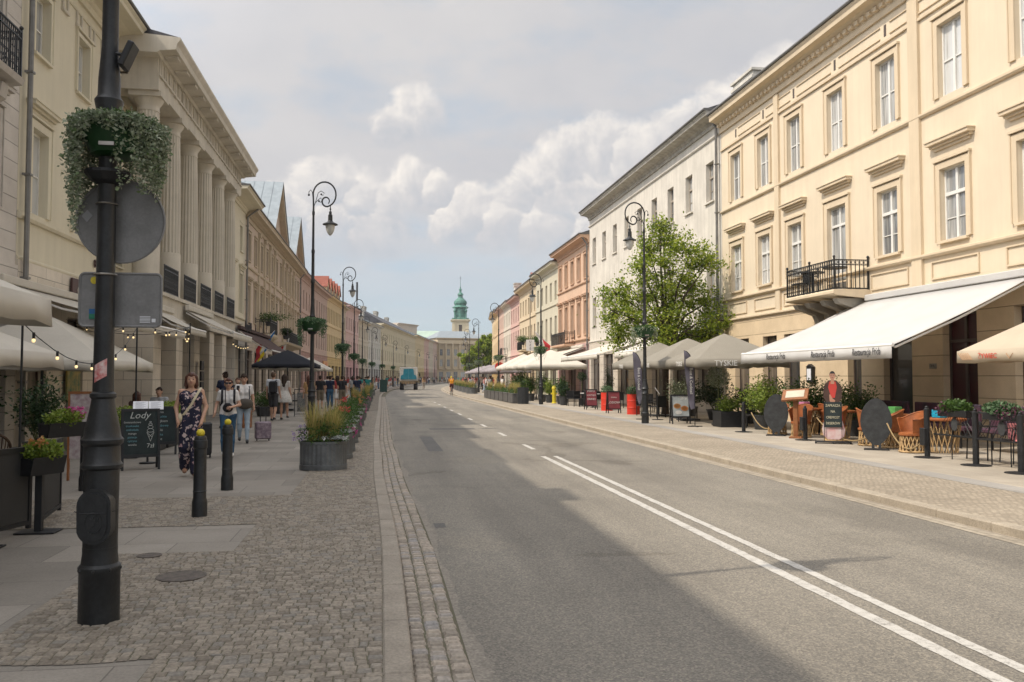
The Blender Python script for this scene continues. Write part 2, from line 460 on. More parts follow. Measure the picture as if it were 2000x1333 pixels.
# ---------------------------------------------------------------- mesh builder
class MB:
    def __init__(s):
        s.v, s.f, s.m = [], [], []

    def add(s, vs, fs, mi=0):
        o = len(s.v)
        s.v.extend([tuple(p) for p in vs])
        s.f.extend([tuple(i + o for i in f) for f in fs])
        s.m.extend([mi] * len(fs))
        return s

    def box(s, x0, x1, y0, y1, z0, z1, mi=0):
        vs = [(x, y, z) for z in (z0, z1) for y in (y0, y1) for x in (x0, x1)]
        return s.add(vs, [(0, 2, 3, 1), (4, 5, 7, 6), (0, 1, 5, 4), (2, 6, 7, 3), (0, 4, 6, 2), (1, 3, 7, 5)], mi)

    def cbox(s, x0, x1, y0, y1, z0, z1, b=0.01, mi=0):
        """box with chamfered edges"""
        vs, ids = [], {}
        for k, (z, s1) in enumerate(((z0, 1), (z1, -1))):
            for j, (y, s2) in enumerate(((y0, 1), (y1, -1))):
                for i, (x, s3) in enumerate(((x0, 1), (x1, -1))):
                    for a, d in enumerate(((s3 * b, s2 * b, 0), (s3 * b, 0, s1 * b), (0, s2 * b, s1 * b))):
                        ids[(i, j, k, a)] = len(vs)
                        vs.append((x + d[0], y + d[1], z + d[2]))
        I = ids
        fs = []
        for k in (0, 1):
            q = [I[(0, 0, k, 0)], I[(1, 0, k, 0)], I[(1, 1, k, 0)], I[(0, 1, k, 0)]]
            fs.append(q if k else q[::-1])
            q = [I[(0, k, 0, 1)], I[(1, k, 0, 1)], I[(1, k, 1, 1)], I[(0, k, 1, 1)]]
            fs.append(q[::-1] if k else q)
            q = [I[(k, 0, 0, 2)], I[(k, 1, 0, 2)], I[(k, 1, 1, 2)], I[(k, 0, 1, 2)]]
            fs.append(q if k else q[::-1])
        for a in (0, 1):
            for b_ in (0, 1):
                fs.append([I[(0, a, b_, 0)], I[(1, a, b_, 0)], I[(1, a, b_, 1)], I[(0, a, b_, 1)]])
                fs.append([I[(a, 0, b_, 0)], I[(a, 1, b_, 0)], I[(a, 1, b_, 2)], I[(a, 0, b_, 2)]])
                fs.append([I[(a, b_, 0, 1)], I[(a, b_, 1, 1)], I[(a, b_, 1, 2)], I[(a, b_, 0, 2)]])
                for c in (0, 1):
                    fs.append([I[(a, b_, c, 0)], I[(a, b_, c, 1)], I[(a, b_, c, 2)]])
        return s.add(vs, fs, mi)

    def quad(s, a, b, c, d, mi=0):
        return s.add([a, b, c, d], [(0, 1, 2, 3)], mi)

    def lathe(s, prof, cx=0, cy=0, n=16, mi=0, sx=1, sy=1, cap=True, flute=0, fd=0.0):
        vs, fs = [], []
        for (r, z) in prof:
            for i in range(n):
                a = 2 * PI * i / n
                rr = r * (1 - (fd if flute and i % 2 else 0))
                vs.append((cx + rr * math.cos(a) * sx, cy + rr * math.sin(a) * sy, z))
        for k in range(len(prof) - 1):
            for i in range(n):
                j = (i + 1) % n
                fs.append((k * n + i, k * n + j, (k + 1) * n + j, (k + 1) * n + i))
        if cap:
            fs.append(tuple(range(n))[::-1])
            fs.append(tuple((len(prof) - 1) * n + i for i in range(n)))
        return s.add(vs, fs, mi)

    def tube(s, pts, r, n=6, mi=0, closed=False):
        pts = [Vector(p) for p in pts]
        rs = r if isinstance(r, (list, tuple)) else [r] * len(pts)
        vs, fs = [], []
        N = len(pts)
        up = None
        for k, p in enumerate(pts):
            if closed:
                t = pts[(k + 1) % N] - pts[k - 1]
            else:
                t = pts[min(k + 1, N - 1)] - pts[max(k - 1, 0)]
            if t.length < 1e-9:
                t = Vector((0, 0, 1))
            t.normalize()
            if up is None:
                up = Vector((0, 0, 1)) if abs(t.z) < 0.9 else Vector((1, 0, 0))
            a = t.cross(up)
            if a.length < 1e-4:
                a = t.cross(Vector((0, 1, 0.3)))
            a.normalize()
            b = a.cross(t).normalized()
            up = b
            for i in range(n):
                an = 2 * PI * i / n
                vs.append(p + (a * math.cos(an) + b * math.sin(an)) * rs[k])
        M_ = N if closed else N - 1
        for k in range(M_):
            k2 = (k + 1) % N
            for i in range(n):
                j = (i + 1) % n
                fs.append((k * n + i, k * n + j, k2 * n + j, k2 * n + i))
        if not closed:
            fs.append(tuple(range(n))[::-1])
            fs.append(tuple((N - 1) * n + i for i in range(n)))
        return s.add(vs, fs, mi)

    def ball(s, c, r, n=10, m=6, mi=0, sc=(1, 1, 1)):
        prof = [(math.sin(PI * k / m), -math.cos(PI * k / m)) for k in range(m + 1)]
        vs, fs = [], []
        for (a, z) in prof:
            for i in range(n):
                an = 2 * PI * i / n
                vs.append((c[0] + r * a * math.cos(an) * sc[0], c[1] + r * a * math.sin(an) * sc[1], c[2] + r * z * sc[2]))
        for k in range(m):
            for i in range(n):
                j = (i + 1) % n
                fs.append((k * n + i, k * n + j, (k + 1) * n + j, (k + 1) * n + i))
        return s.add(vs, fs, mi)

    def prism(s, poly, axis, a0, a1, mi=0):
        """extrude a 2-D polygon along an axis: 'x' poly=(y,z), 'y' poly=(x,z), 'z' poly=(x,y)"""
        def P(p, a):
            return {'x': (a, p[0], p[1]), 'y': (p[0], a, p[1]), 'z': (p[0], p[1], a)}[axis]
        n = len(poly)
        vs = [P(p, a0) for p in poly] + [P(p, a1) for p in poly]
        fs = [tuple(range(n))[::-1], tuple(range(n, 2 * n))]
        fs += [(i, (i + 1) % n, n + (i + 1) % n, n + i) for i in range(n)]
        return s.add(vs, fs, mi)

    def xf(s, mtx, start=0):
        for i in range(start, len(s.v)):
            s.v[i] = tuple(mtx @ Vector(s.v[i]))
        return s

    def mesh(s, name, mats, smooth=False, recalc=True):
        me = bpy.data.meshes.new(name)
        me.from_pydata(s.v, [], s.f)
        if not isinstance(mats, (list, tuple)):
            mats = [mats]
        for m_ in mats:
            me.materials.append(m_)
        if len(mats) > 1:
            me.polygons.foreach_set('material_index', s.m)
        if recalc:
            import bmesh
            bm = bmesh.new()
            bm.from_mesh(me)
            bmesh.ops.recalc_face_normals(bm, faces=bm.faces)
            bm.to_mesh(me)
            bm.free()
        if smooth:
            me.polygons.foreach_set('use_smooth', [True] * len(me.polygons))
            if smooth != 'all':
                try:
                    me.set_sharp_from_angle(angle=R(38))
                except Exception:
                    pass
        me.update()
        return me

    def build(s, name, mats, parent=None, smooth=False, loc=None, rot=None, recalc=True):
        return link(name, s.mesh(name, mats, smooth, recalc), parent, loc, rot)


def link(name, me, parent=None, loc=None, rot=None):
    o = bpy.data.objects.new(name, me)
    S.collection.objects.link(o)
    if parent is not None:
        o.parent = parent
    if loc is not None:
        o.location = loc
    if rot is not None:
        o.rotation_euler = rot
    return o


def tag(o, label=None, cat=None, group=None, kind=None):
    if label:
        o['label'] = label
    if cat:
        o['category'] = cat
    if group:
        o['group'] = group
    if kind:
        o['kind'] = kind
    return o


def thing(name, label, cat, loc=(0, 0, 0), rz=0.0, group=None):
    o = bpy.data.objects.new(name, None)
    o.empty_display_size = 0.2
    S.collection.objects.link(o)
    o.location = loc
    o.rotation_euler = (0, 0, rz)
    return tag(o, label, cat, group)


def copy_tree(o, loc=None, rz=None, label=None, group=None, scale=None, parent=None):
    c = o.copy()
    S.collection.objects.link(c)
    if parent is not None:
        c.parent = parent
    if loc is not None:
        c.location = loc
    if rz is not None:
        c.rotation_euler = (0, 0, rz)
    if scale is not None:
        c.scale = (scale,) * 3 if isinstance(scale, (int, float)) else scale
    if label:
        c['label'] = label
    if group:
        c['group'] = group
    for ch in list(o.children):
        copy_tree(ch, parent=c)
    return c


def struct(name, mb, m, smooth=False):
    return tag(mb.build(name, m, smooth=smooth), kind='structure')


def text(name, body, size, m, parent=None, loc=(0, 0, 0), rot=(0, 0, 0), ext=0.002, shear=0.0, align='CENTER', sx=1.0):
    cu = bpy.data.curves.new(name, 'FONT')
    cu.body = body
    cu.size = size
    cu.shear = shear
    cu.extrude = ext
    cu.align_x = align
    cu.align_y = 'CENTER'
    cu.resolution_u = 2
    o = bpy.data.objects.new(name, cu)
    S.collection.objects.link(o)
    dg = bpy.context.evaluated_depsgraph_get()
    me = bpy.data.meshes.new_from_object(o.evaluated_get(dg))
    bpy.data.objects.remove(o)
    me.materials.clear()
    me.materials.append(m)
    ob = link(name, me, parent, loc, rot)
    ob.scale = (sx, 1, 1)
    return ob


def leaves(mb, pts, size, mi=0, aspect=0.5, up=0.0, jit=0.35, down=False):
    """one rhombic leaf per point, random orientation"""
    pts = np.asarray(pts, float)
    n = len(pts)
    if n == 0:
        return mb
    d = rng.normal(size=(n, 3))
    d[:, 2] = d[:, 2] * (1 - up) + up * (-1.2 if down else 0.9)
    d /= np.linalg.norm(d, axis=1)[:, None]
    e = np.cross(d, rng.normal(size=(n, 3)))
    e /= np.linalg.norm(e, axis=1)[:, None]
    L = size * (1 + jit * rng.uniform(-1, 1, n))[:, None]
    a = pts
    b = pts + d * L * 0.5 + e * L * aspect * 0.5
    c = pts + d * L
    dd = pts + d * L * 0.5 - e * L * aspect * 0.5
    V = np.stack([a, b, c, dd], 1).reshape(-1, 3)
    o = len(mb.v)
    mb.v.extend(map(tuple, V.tolist()))
    mb.f.extend([(o + 4 * i, o + 4 * i + 1, o + 4 * i + 2, o + 4 * i + 3) for i in range(n)])
    mb.m.extend([mi] * n)
    return mb


def blades(mb, cx, cy, z, n, h, spread, w=0.012, mi=0, droop=0.35, r0=0.06):
    """arching grass blades"""
    for _ in range(n):
        a = random.uniform(0, 2 * PI)
        hh = h * random.uniform(0.6, 1.1)
        sp = spread * random.uniform(0.2, 1.0)
        dx, dy = math.cos(a), math.sin(a)
        px, py = -dy * w, dx * w
        r = random.uniform(0, r0)
        pts = []
        for k in range(4):
            t = k / 3
            rr = r + sp * t ** 1.6
            zz = z + hh * (t - droop * t ** 3 * sp / max(0.05, h))
            ww = (1 - t) * 0.9 + 0.1
            pts.append((cx + dx * rr + px * ww, cy + dy * rr + py * ww, zz))
            pts.append((cx + dx * rr - px * ww, cy + dy * rr - py * ww, zz))
        mb.add(pts, [(0, 1, 3, 2), (2, 3, 5, 4), (4, 5, 7, 6)], mi)
    return mb


def blob_pts(n, c, r, hollow=0.35):
    p = rng.normal(size=(n, 3))
    p /= np.linalg.norm(p, axis=1)[:, None]
    q = (hollow + (1 - hollow) * rng.uniform(0, 1, n) ** 0.5)[:, None]
    return np.array(c) + p * q * np.array(r)


def cv(Y):
    """how far the street axis has bent to the right at distance Y"""
    if Y < 70:
        return 0.0
    if Y < 177:
        return 0.0007 * (Y - 70) ** 2
    return 0.0007 * 107 ** 2 + 0.15 * (Y - 177)


def cdir(Y):
    return math.atan2(cv(Y + 1) - cv(Y - 1), 2.0)   # angle turned clockwise


ORD = ['first', 'second', 'third', 'fourth', 'fifth', 'sixth', 'seventh', 'eighth', 'ninth', 'tenth', 'eleventh', 'twelfth', 'thirteenth', 'fourteenth', 'fifteenth', 'sixteenth']

# ---------------------------------------------------------------- ground, road, pavements
ROAD = -0.08


def interp(Y, tab):
    for (a, b), (c, d) in zip(tab, tab[1:]):
        if Y <= c:
            t = (Y - a) / (c - a)
            t = max(0, t)
            t = t * t * (3 - 2 * t)
            return b + (d - b) * t
    return tab[-1][1]


def kl(Y):   # left kerb, road edge of the kerb stone
    return interp(Y, [(-10, 0.19), (7, 0.19), (17, 0.03), (24, -0.04), (44, 0.0), (400, 0.0)]) + cv(Y)


def yl(a, b, st):
    out = []
    y = a
    while y < b - 1e-6:
        out.append(y)
        y += st if y < 70 else st * 3
    out.append(b)
    return out


def strip(xa, xb, z, Ys, mb=None, za=None):
    mb = mb or MB()
    fa = xa if callable(xa) else (lambda y: xa + cv(y))
    fb = xb if callable(xb) else (lambda y: xb + cv(y))
    vs = []
    for y in Ys:
        vs.append((fa(y), y, z))
        vs.append((fb(y), y, z))
    fs = [(2 * i, 2 * i + 1, 2 * i + 3, 2 * i + 2) for i in range(len(Ys) - 1)]
    return mb.add(vs, fs)


def build_ground():
    g = MB()
    g.quad((-900, -300, -0.16), (1200, -300, -0.16), (1200, 1600, -0.16), (-900, 1600, -0.16))
    struct('ground', g, mat('town_ground', (0.16, 0.15, 0.13), rough=0.95, var=0.2, scale=0.05))
    # asphalt
    m = bpy.data.materials.new('asphalt')
    m.use_nodes = True
    t = m.node_tree
    b = t.nodes['Principled BSDF']
    b.inputs['Roughness'].default_value = 0.82
    b.inputs['Specular IOR Level'].default_value = 0.3
    tc = nd(t, 'ShaderNodeTexCoord')
    P = tc.outputs['Object']

    def noise(sc, det=5, ro=0.6, vec=P, **k):
        n = nd(t, 'ShaderNodeTexNoise', i_Scale=sc, i_Detail=det, i_Roughness=ro)
        t.links.new(vec, n.inputs['Vector'])
        return n.outputs[0]
    mp = nd(t, 'ShaderNodeMapping')
    mp.inputs['Scale'].default_value = (0.9, 0.07, 1)
    t.links.new(P, mp.inputs[0])
    base = ramp(t, noise(0.35, 6), [(0.3, (0.170, 0.157, 0.134)), (0.7, (0.222, 0.205, 0.174))])
    tracks = ramp(t, noise(1.1, 4, vec=mp.outputs[0]), [(0.35, (0.80, 0.80, 0.81)), (0.65, (1.10, 1.10, 1.09))])
    c = mixc(t, 1.0, base, tracks, 'MULTIPLY')
    v1 = nd(t, 'ShaderNodeTexVoronoi')
    v1.inputs['Scale'].default_value = 75
    t.links.new(P, v1.inputs['Vector'])
    bw = nd(t, 'ShaderNodeRGBToBW')
    t.links.new(v1.outputs['Color'], bw.inputs[0])
    c = mixc(t, 1.0, c, ramp(t, bw.outputs[0], [(0.15, (0.74, 0.74, 0.76)), (0.5, (0.97, 0.97, 0.97)), (0.88, (1.42, 1.38, 1.32))]), 'MULTIPLY')
    c = mixc(t, 1.0, c, ramp(t, noise(210, 2), [(0.3, (0.8, 0.8, 0.8)), (0.7, (1.2, 1.2, 1.2))]), 'MULTIPLY')
    # dusty edge by the left gutter and repair patches
    n6 = noise(0.16, 3)
    c = mixc(t, 1.0, c, ramp(t, n6, [(0.40, (0.9, 0.9, 0.9)), (0.43, (1, 1, 1)), (0.6, (1, 1, 1)), (0.62, (1.07, 1.06, 1.04))]), 'MULTIPLY')
    # hairline cracks and a few oil spots
    vc = nd(t, 'ShaderNodeTexVoronoi', feature='DISTANCE_TO_EDGE')
    vc.inputs['Scale'].default_value = 0.32
    wv = nd(t, 'ShaderNodeMix', data_type='VECTOR')
    wv.inputs[0].default_value = 0.35
    nw = nd(t, 'ShaderNodeTexNoise', i_Scale=1.3, i_Detail=6, i_Roughness=0.65)
    t.links.new(P, nw.inputs['Vector'])
    t.links.new(P, wv.inputs[4])
    t.links.new(nw.outputs['Color'], wv.inputs[5])
    t.links.new(wv.outputs[1], vc.inputs['Vector'])
    cr = math_n(t, 'ADD', math_n(t, 'MULTIPLY', vc.outputs['Distance'], 30.0), math_n(t, 'MULTIPLY', math_n(t, 'SUBTRACT', noise(0.35, 2), 0.46), 9.0))
    c = mixc(t, 1.0, c, ramp(t, cr, [(0.0, (.82, .81, .80)), (0.22, (1, 1, 1))]), 'MULTIPLY')
    c = mixc(t, 1.0, c, ramp(t, noise(1.9, 3, .5), [(0.22, (.82, .82, .82)), (0.30, (1, 1, 1))]), 'MULTIPLY')
    t.links.new(c, b.inputs['Base Color'])
    bp = nd(t, 'ShaderNodeBump')
    bp.inputs['Strength'].default_value = 0.6
    bp.inputs['Distance'].default_value = 0.006
    t.links.new(math_n(t, 'ADD', v1.outputs['Distance'], noise(120, 3)), bp.inputs['Height'])
    t.links.new(bp.outputs[0], b.inputs['Normal'])
    Ys = yl(-30, 420, 2)
    struct('road', strip(lambda y: kl(y) + 0.02, 6.93, ROAD, Ys), m)
    # dust strip where sett gutter meets the asphalt (real thin sheet)
    # white lines (worn paint)
    wp = bpy.data.materials.new('road_paint')
    wp.use_nodes = True
    t2 = wp.node_tree
    b2 = t2.nodes['Principled BSDF']
    b2.inputs['Roughness'].default_value = 0.7
    tc2 = nd(t2, 'ShaderNodeTexCoord')
    nn = nd(t2, 'ShaderNodeTexNoise', i_Scale=11, i_Detail=8, i_Roughness=0.75)
    t2.links.new(tc2.outputs['Object'], nn.inputs['Vector'])
    nn2 = nd(t2, 'ShaderNodeTexVoronoi')
    nn2.inputs['Scale'].default_value = 90
    t2.links.new(tc2.outputs['Object'], nn2.inputs['Vector'])
    w = math_n(t2, 'ADD', nn.outputs[0], math_n(t2, 'MULTIPLY', nn2.outputs['Distance'], 0.22))
    t2.links.new(ramp(t2, w, [(0.44, (0.20, 0.19, 0.17)), (0.54, (0.38, 0.365, 0.335)), (0.66, (0.48, 0.465, 0.43))]), b2.inputs['Base Color'])
    ln = MB()
    rr = random.Random(3)

    def rag(xc, w, ya, yb):
        ys = [ya + (yb - ya) * i / max(2, int((yb - ya) / 0.12)) for i in range(max(2, int((yb - ya) / 0.12)) + 1)]
        vs = []
        for y in ys:
            vs.append((xc - w / 2 + rr.uniform(-.006, .006) + cv(y), y, ROAD + 0.004))
            vs.append((xc + w / 2 + rr.uniform(-.006, .006) + cv(y), y, ROAD + 0.004))
        ln.add(vs, [(2 * i, 2 * i + 1, 2 * i + 3, 2 * i + 2) for i in range(len(ys) - 1)])
    rag(3.50, 0.115, -6, 18.4)
    rag(3.77, 0.10, -6, 18.4)
    y = 20.2
    while y < 62:
        rag(3.62, 0.11, y, y + 1.5)
        y += 4.7
    struct('road_markings', ln, wp)
    # patches
    pm = mat('asphalt_patch', (0.12, 0.115, 0.108), rough=0.85, var=0.12, scale=2, fine=0.3, bscale=110, bump=0.4, dist=0.005)
    pa = MB()
    for (x0, x1, y0, y1) in ((1.6, 3.1, 28.2, 28.9), (1.1, 1.45, 20, 25), (4.8, 5.9, 44, 44.5), (0.62, 0.75, 9.9, 10.2)):
        pa.quad((x0, y0, ROAD + .003), (x1, y0, ROAD + .003), (x1, y1, ROAD + .003), (x0, y1, ROAD + .003))
    struct('road_patches', pa, pm)
    # ---- left pavement
    slab = blocks('granite_slabs', (0.245, 0.223, 0.193), bw=1.0, bh=0.75, mortar=0.006, jcol=0.62, plane='XY', var=0.17, bump=0.25, dist=0.004, fine=0.14)
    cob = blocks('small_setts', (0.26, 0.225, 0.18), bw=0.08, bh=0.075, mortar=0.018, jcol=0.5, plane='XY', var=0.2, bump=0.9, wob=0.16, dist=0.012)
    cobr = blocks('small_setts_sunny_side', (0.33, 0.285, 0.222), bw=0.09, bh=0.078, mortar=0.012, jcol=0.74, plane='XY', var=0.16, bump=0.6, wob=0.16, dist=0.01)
    struct('left_pavement', strip(-9.6, lambda y: kl(y) - 0.16, -0.006, yl(-12, 420, 2)), slab)
    # small granite setts laid one by one near the camera
    mort = mat('sett_joint', (0.115, 0.097, 0.072), rough=1, var=0.25, scale=20, col2=(0.10, 0.10, 0.06))
    bays = [(1.2, 5.35, -1.3), (5.35, 8.5, -2.42), (8.5, 10.0, -1.38), (10.0, 12.35, -6.3), (12.35, 42, -1.25)]
    jm = MB()
    st = MB()
    r2 = random.Random(5)

    def stone(mb, x0, x1, y0, y1, z, h=0.012, b=0.012, sl=0.0):
        j = lambda: r2.uniform(-.003, .003)
        q = [(x0 + j(), y0 + j()), (x1 + j(), y0 + j()), (x1 + j(), y1 + j()), (x0 + j(), y1 + j())]
        cx, cy = (x0 + x1) / 2, (y0 + y1) / 2
        dz = r2.uniform(-.002, .0015)
        tx, ty = r2.uniform(-.02, .02), r2.uniform(-.02, .02)
        vs = [(a, b_, z - h) for a, b_ in q]
        for a, b_ in q:
            aa = cx + (a - cx) * (1 - b / max(.03, abs(a - cx)))
            bb = cy + (b_ - cy) * (1 - b / max(.03, abs(b_ - cy)))
            vs.append((aa, bb, z + dz + (aa - cx) * tx + (bb - cy) * ty))
        mb.add(vs, [(4, 5, 6, 7), (0, 1, 5, 4), (1, 2, 6, 5), (2, 3, 7, 6), (3, 0, 4, 7)])
    for (ya, yb, xl) in bays:
        ys = yl(ya, yb, 0.5)
        strip(lambda y: xl + cv(y), lambda y: kl(y) - 0.165, -0.002, ys, jm)
        y = ya
        fine = True
        while y < yb - 0.02:
            d = r2.uniform(0.062, 0.082)
            d = min(d, yb - y)
            x = xl
            xe = kl(y) - 0.17
            k = 0
            while x < xe - 0.03:
                w = r2.uniform(0.055, 0.098)
                if xe - x - w < 0.05:
                    w = xe - x
                wy = 0.03 * math.sin(x * 2.3 + y * 0.4) + 0.02 * math.sin(x * 5.1 + 1.3)
                stone(st, x + .003, x + w - .003, y + wy + .003, y + d + wy - .003, 0.006, .007, .008)
                x += w
            y += d
    struct('left_sett_bed', jm, mort)
    sm = island_mat('sett_granite', [(0.155, 0.132, 0.105), (0.195, 0.168, 0.134), (0.225, 0.194, 0.154), (0.26, 0.226, 0.182), (0.185, 0.17, 0.147)], rough=0.8, bump=0.4, bscale=45, fine=0.2)
    struct('left_setts', st, sm)
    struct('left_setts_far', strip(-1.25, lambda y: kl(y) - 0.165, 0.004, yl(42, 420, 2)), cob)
    # kerb stones
    kb = MB()
    y = -3.0
    while y < 200:
        L = r2.uniform(0.95, 1.25) if y < 60 else 6
        a, b_ = kl(y), kl(y + L)
        dz = r2.uniform(-.004, .004)
        g_ = 0.006
        o = len(kb.v)
        kb.cbox(-0.17, 0, 0, L - g_, -0.2, 0.012 + dz, 0.012)
        for i in range(o, len(kb.v)):
            vx, vy, vz = kb.v[i]
            kb.v[i] = (vx + a + (b_ - a) * vy / L, vy + y, vz)
        y += L
    struct('left_kerb', kb, mat('kerb_granite', (0.295, 0.258, 0.21), rough=0.85, var=0.14, scale=2.5, bump=0.35, bscale=60, fine=0.14))
    # sett gutter, three courses
    gt = MB()
    gb = MB()
    gb2 = strip(lambda y: kl(y), lambda y: kl(y) + 0.36, ROAD + 0.001, yl(0.5, 150, 1))
    for row in range(3):
        y = 1.5 + row * 0.05
        while y < 75:
            L = r2.uniform(0.075, 0.115) if row else r2.uniform(0.08, 0.10)
            x0 = kl(y) + 0.004 + row * 0.112 + r2.uniform(-.004, .004)
            ex = 0.02 * math.sin(y * 1.7) if row == 2 else 0
            stone(gt, x0, x0 + 0.106 + max(0, ex), y + .006, y + L - .006, ROAD + 0.018, h=0.02, b=0.018)
            y += L
    struct('gutter_bed', gb2, mort)
    struct('gutter_setts', gt, island_mat('gutter_granite', [(0.22, 0.19, 0.155), (0.28, 0.245, 0.2), (0.34, 0.29, 0.235), (0.24, 0.23, 0.22)], rough=0.75, bump=0.6, bscale=40, fine=0.18))
    ds = MB()
    vs = []
    ys = yl(1.0, 60, 0.15)
    for y in ys:
        vs += [(kl(y) + 0.35, y, ROAD + .0045), (kl(y) + 0.40 + 0.05 * math.sin(y * 2.1) * math.sin(y * .9) + r2.uniform(0, .03), y, ROAD + .0045)]
    ds.add(vs, [(2 * i, 2 * i + 1, 2 * i + 3, 2 * i + 2) for i in range(len(ys) - 1)])
    struct('gutter_dust', ds, mat('road_dust', (0.25, 0.225, 0.19), rough=1, var=0.15, scale=12, fine=0.2))
    # ---- right pavement
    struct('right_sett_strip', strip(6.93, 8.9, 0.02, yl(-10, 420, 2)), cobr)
    struct('right_pavement', strip(8.9, 15.6, 0.02, yl(-10, 420, 2)), blocks('sand_slabs', (0.36, 0.32, 0.26), bw=0.8, bh=0.5, mortar=0.006, jcol=0.72, plane='YX', var=0.09, bump=0.2, dist=0.004, fine=0.1))
    band = MB()
    strip(8.9, 9.35, 0.0235, yl(-10, 150, 2), band)
    struct('right_slab_band', band, blocks('grey_slab_band', (0.30, 0.285, 0.26), bw=1.0, bh=0.45, mortar=0.008, jcol=0.7, plane='YX', var=0.08, bump=0.2, dist=0.004))
    kb = MB()
    y = -6.0
    while y < 240:
        L = r2.uniform(0.9, 1.2) if y < 60 else 6
        a, b_ = 6.76 + cv(y), 6.76 + cv(y + L)
        o = len(kb.v)
        kb.cbox(0, 0.18, 0, L - 0.008, -0.2, 0.032 + r2.uniform(-.003, .003), 0.018)
        for i in range(o, len(kb.v)):
            vx, vy, vz = kb.v[i]
            kb.v[i] = (vx + a + (b_ - a) * vy / L, vy + y, vz)
        y += L
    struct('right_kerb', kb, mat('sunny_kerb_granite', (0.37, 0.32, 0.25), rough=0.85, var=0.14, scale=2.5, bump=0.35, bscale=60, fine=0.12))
    gm = blocks('gutter_blocks', (0.33, 0.29, 0.23), bw=0.2, bh=0.12, mortar=0.01, jcol=0.6, plane='YX', var=0.1, bump=0.3)
    struct('right_gutter', strip(6.50, 6.76, ROAD + 0.004, yl(-10, 220, 2)), gm)
    # hatch covers
    for (x, y, r, lab) in ((-2.1, 8.35, 0.11, 'small round iron cap among the cobbles beside the lamp post'), (-1.62, 7.45, 0.2, 'round iron hatch cover in the cobbles in front of the lamp post')):
        mh = MB().lathe([(r, 0.0), (r, 0.013), (r * .9, 0.015), (r * .88, 0.012), (0.001, 0.012)], x, y, 20)
        tag(mh.build('hatch_cover', mat('worn_iron', (0.135, 0.113, 0.095), rough=0.7, metal=0.1, var=0.3, scale=20)), lab, 'hatch cover')


build_ground()

# ---------------------------------------------------------------- buildings
WINC = {}


def window_mesh(w, h, kind, fr):
    """frame mesh and pane mesh for an opening w x h; local x right, z up, y into the wall"""
    key = (round(w, 2), round(h, 2), kind, fr)
    if key in WINC:
        return WINC[key]
    f = MB()
    t = 0.055
    y0, y1 = 0.0, 0.07
    f.box(0, t, y0, y1, 0, h)
    f.box(w - t, w, y0, y1, 0, h)
    f.box(t, w - t, y0, y1, h - t, h)
    f.box(t, w - t, y0, y1, 0, t)
    if kind in ('cross', 'cas', 'door'):
        f.box(w / 2 - .045, w / 2 + .045, y0 - .012, y1, t, h - t)
    if kind == 'cross':
        f.box(t, w - t, y0 - .03, y1, h * .62, h * .62 + .09)
        f.box(t, w - t, y0 + .01, y1, h * .30, h * .30 + .025)
    if kind == 'cas':
        f.box(t, w - t, y0 + .005, y1, h * .48, h * .48 + .04)
    if kind == 'door':
        f.box(t, w - t, y0 - .02, y1, h * .76, h * .76 + .08)
    if kind == 'shop':
        f.box(t, w - t, y0 - .01, y1, h * .78, h * .78 + .07)
        if w > 1.6:
            f.box(w / 2 - .03, w / 2 + .03, y0, y1, t, h * .78)
    p = MB().quad((t, 0.04, t), (w - t, 0.04, t), (w - t, 0.04, h - t), (t, 0.04, h - t))
    WINC[key] = (f.mesh('window', M[fr]), p)
    return WINC[key]


PANEC = {}


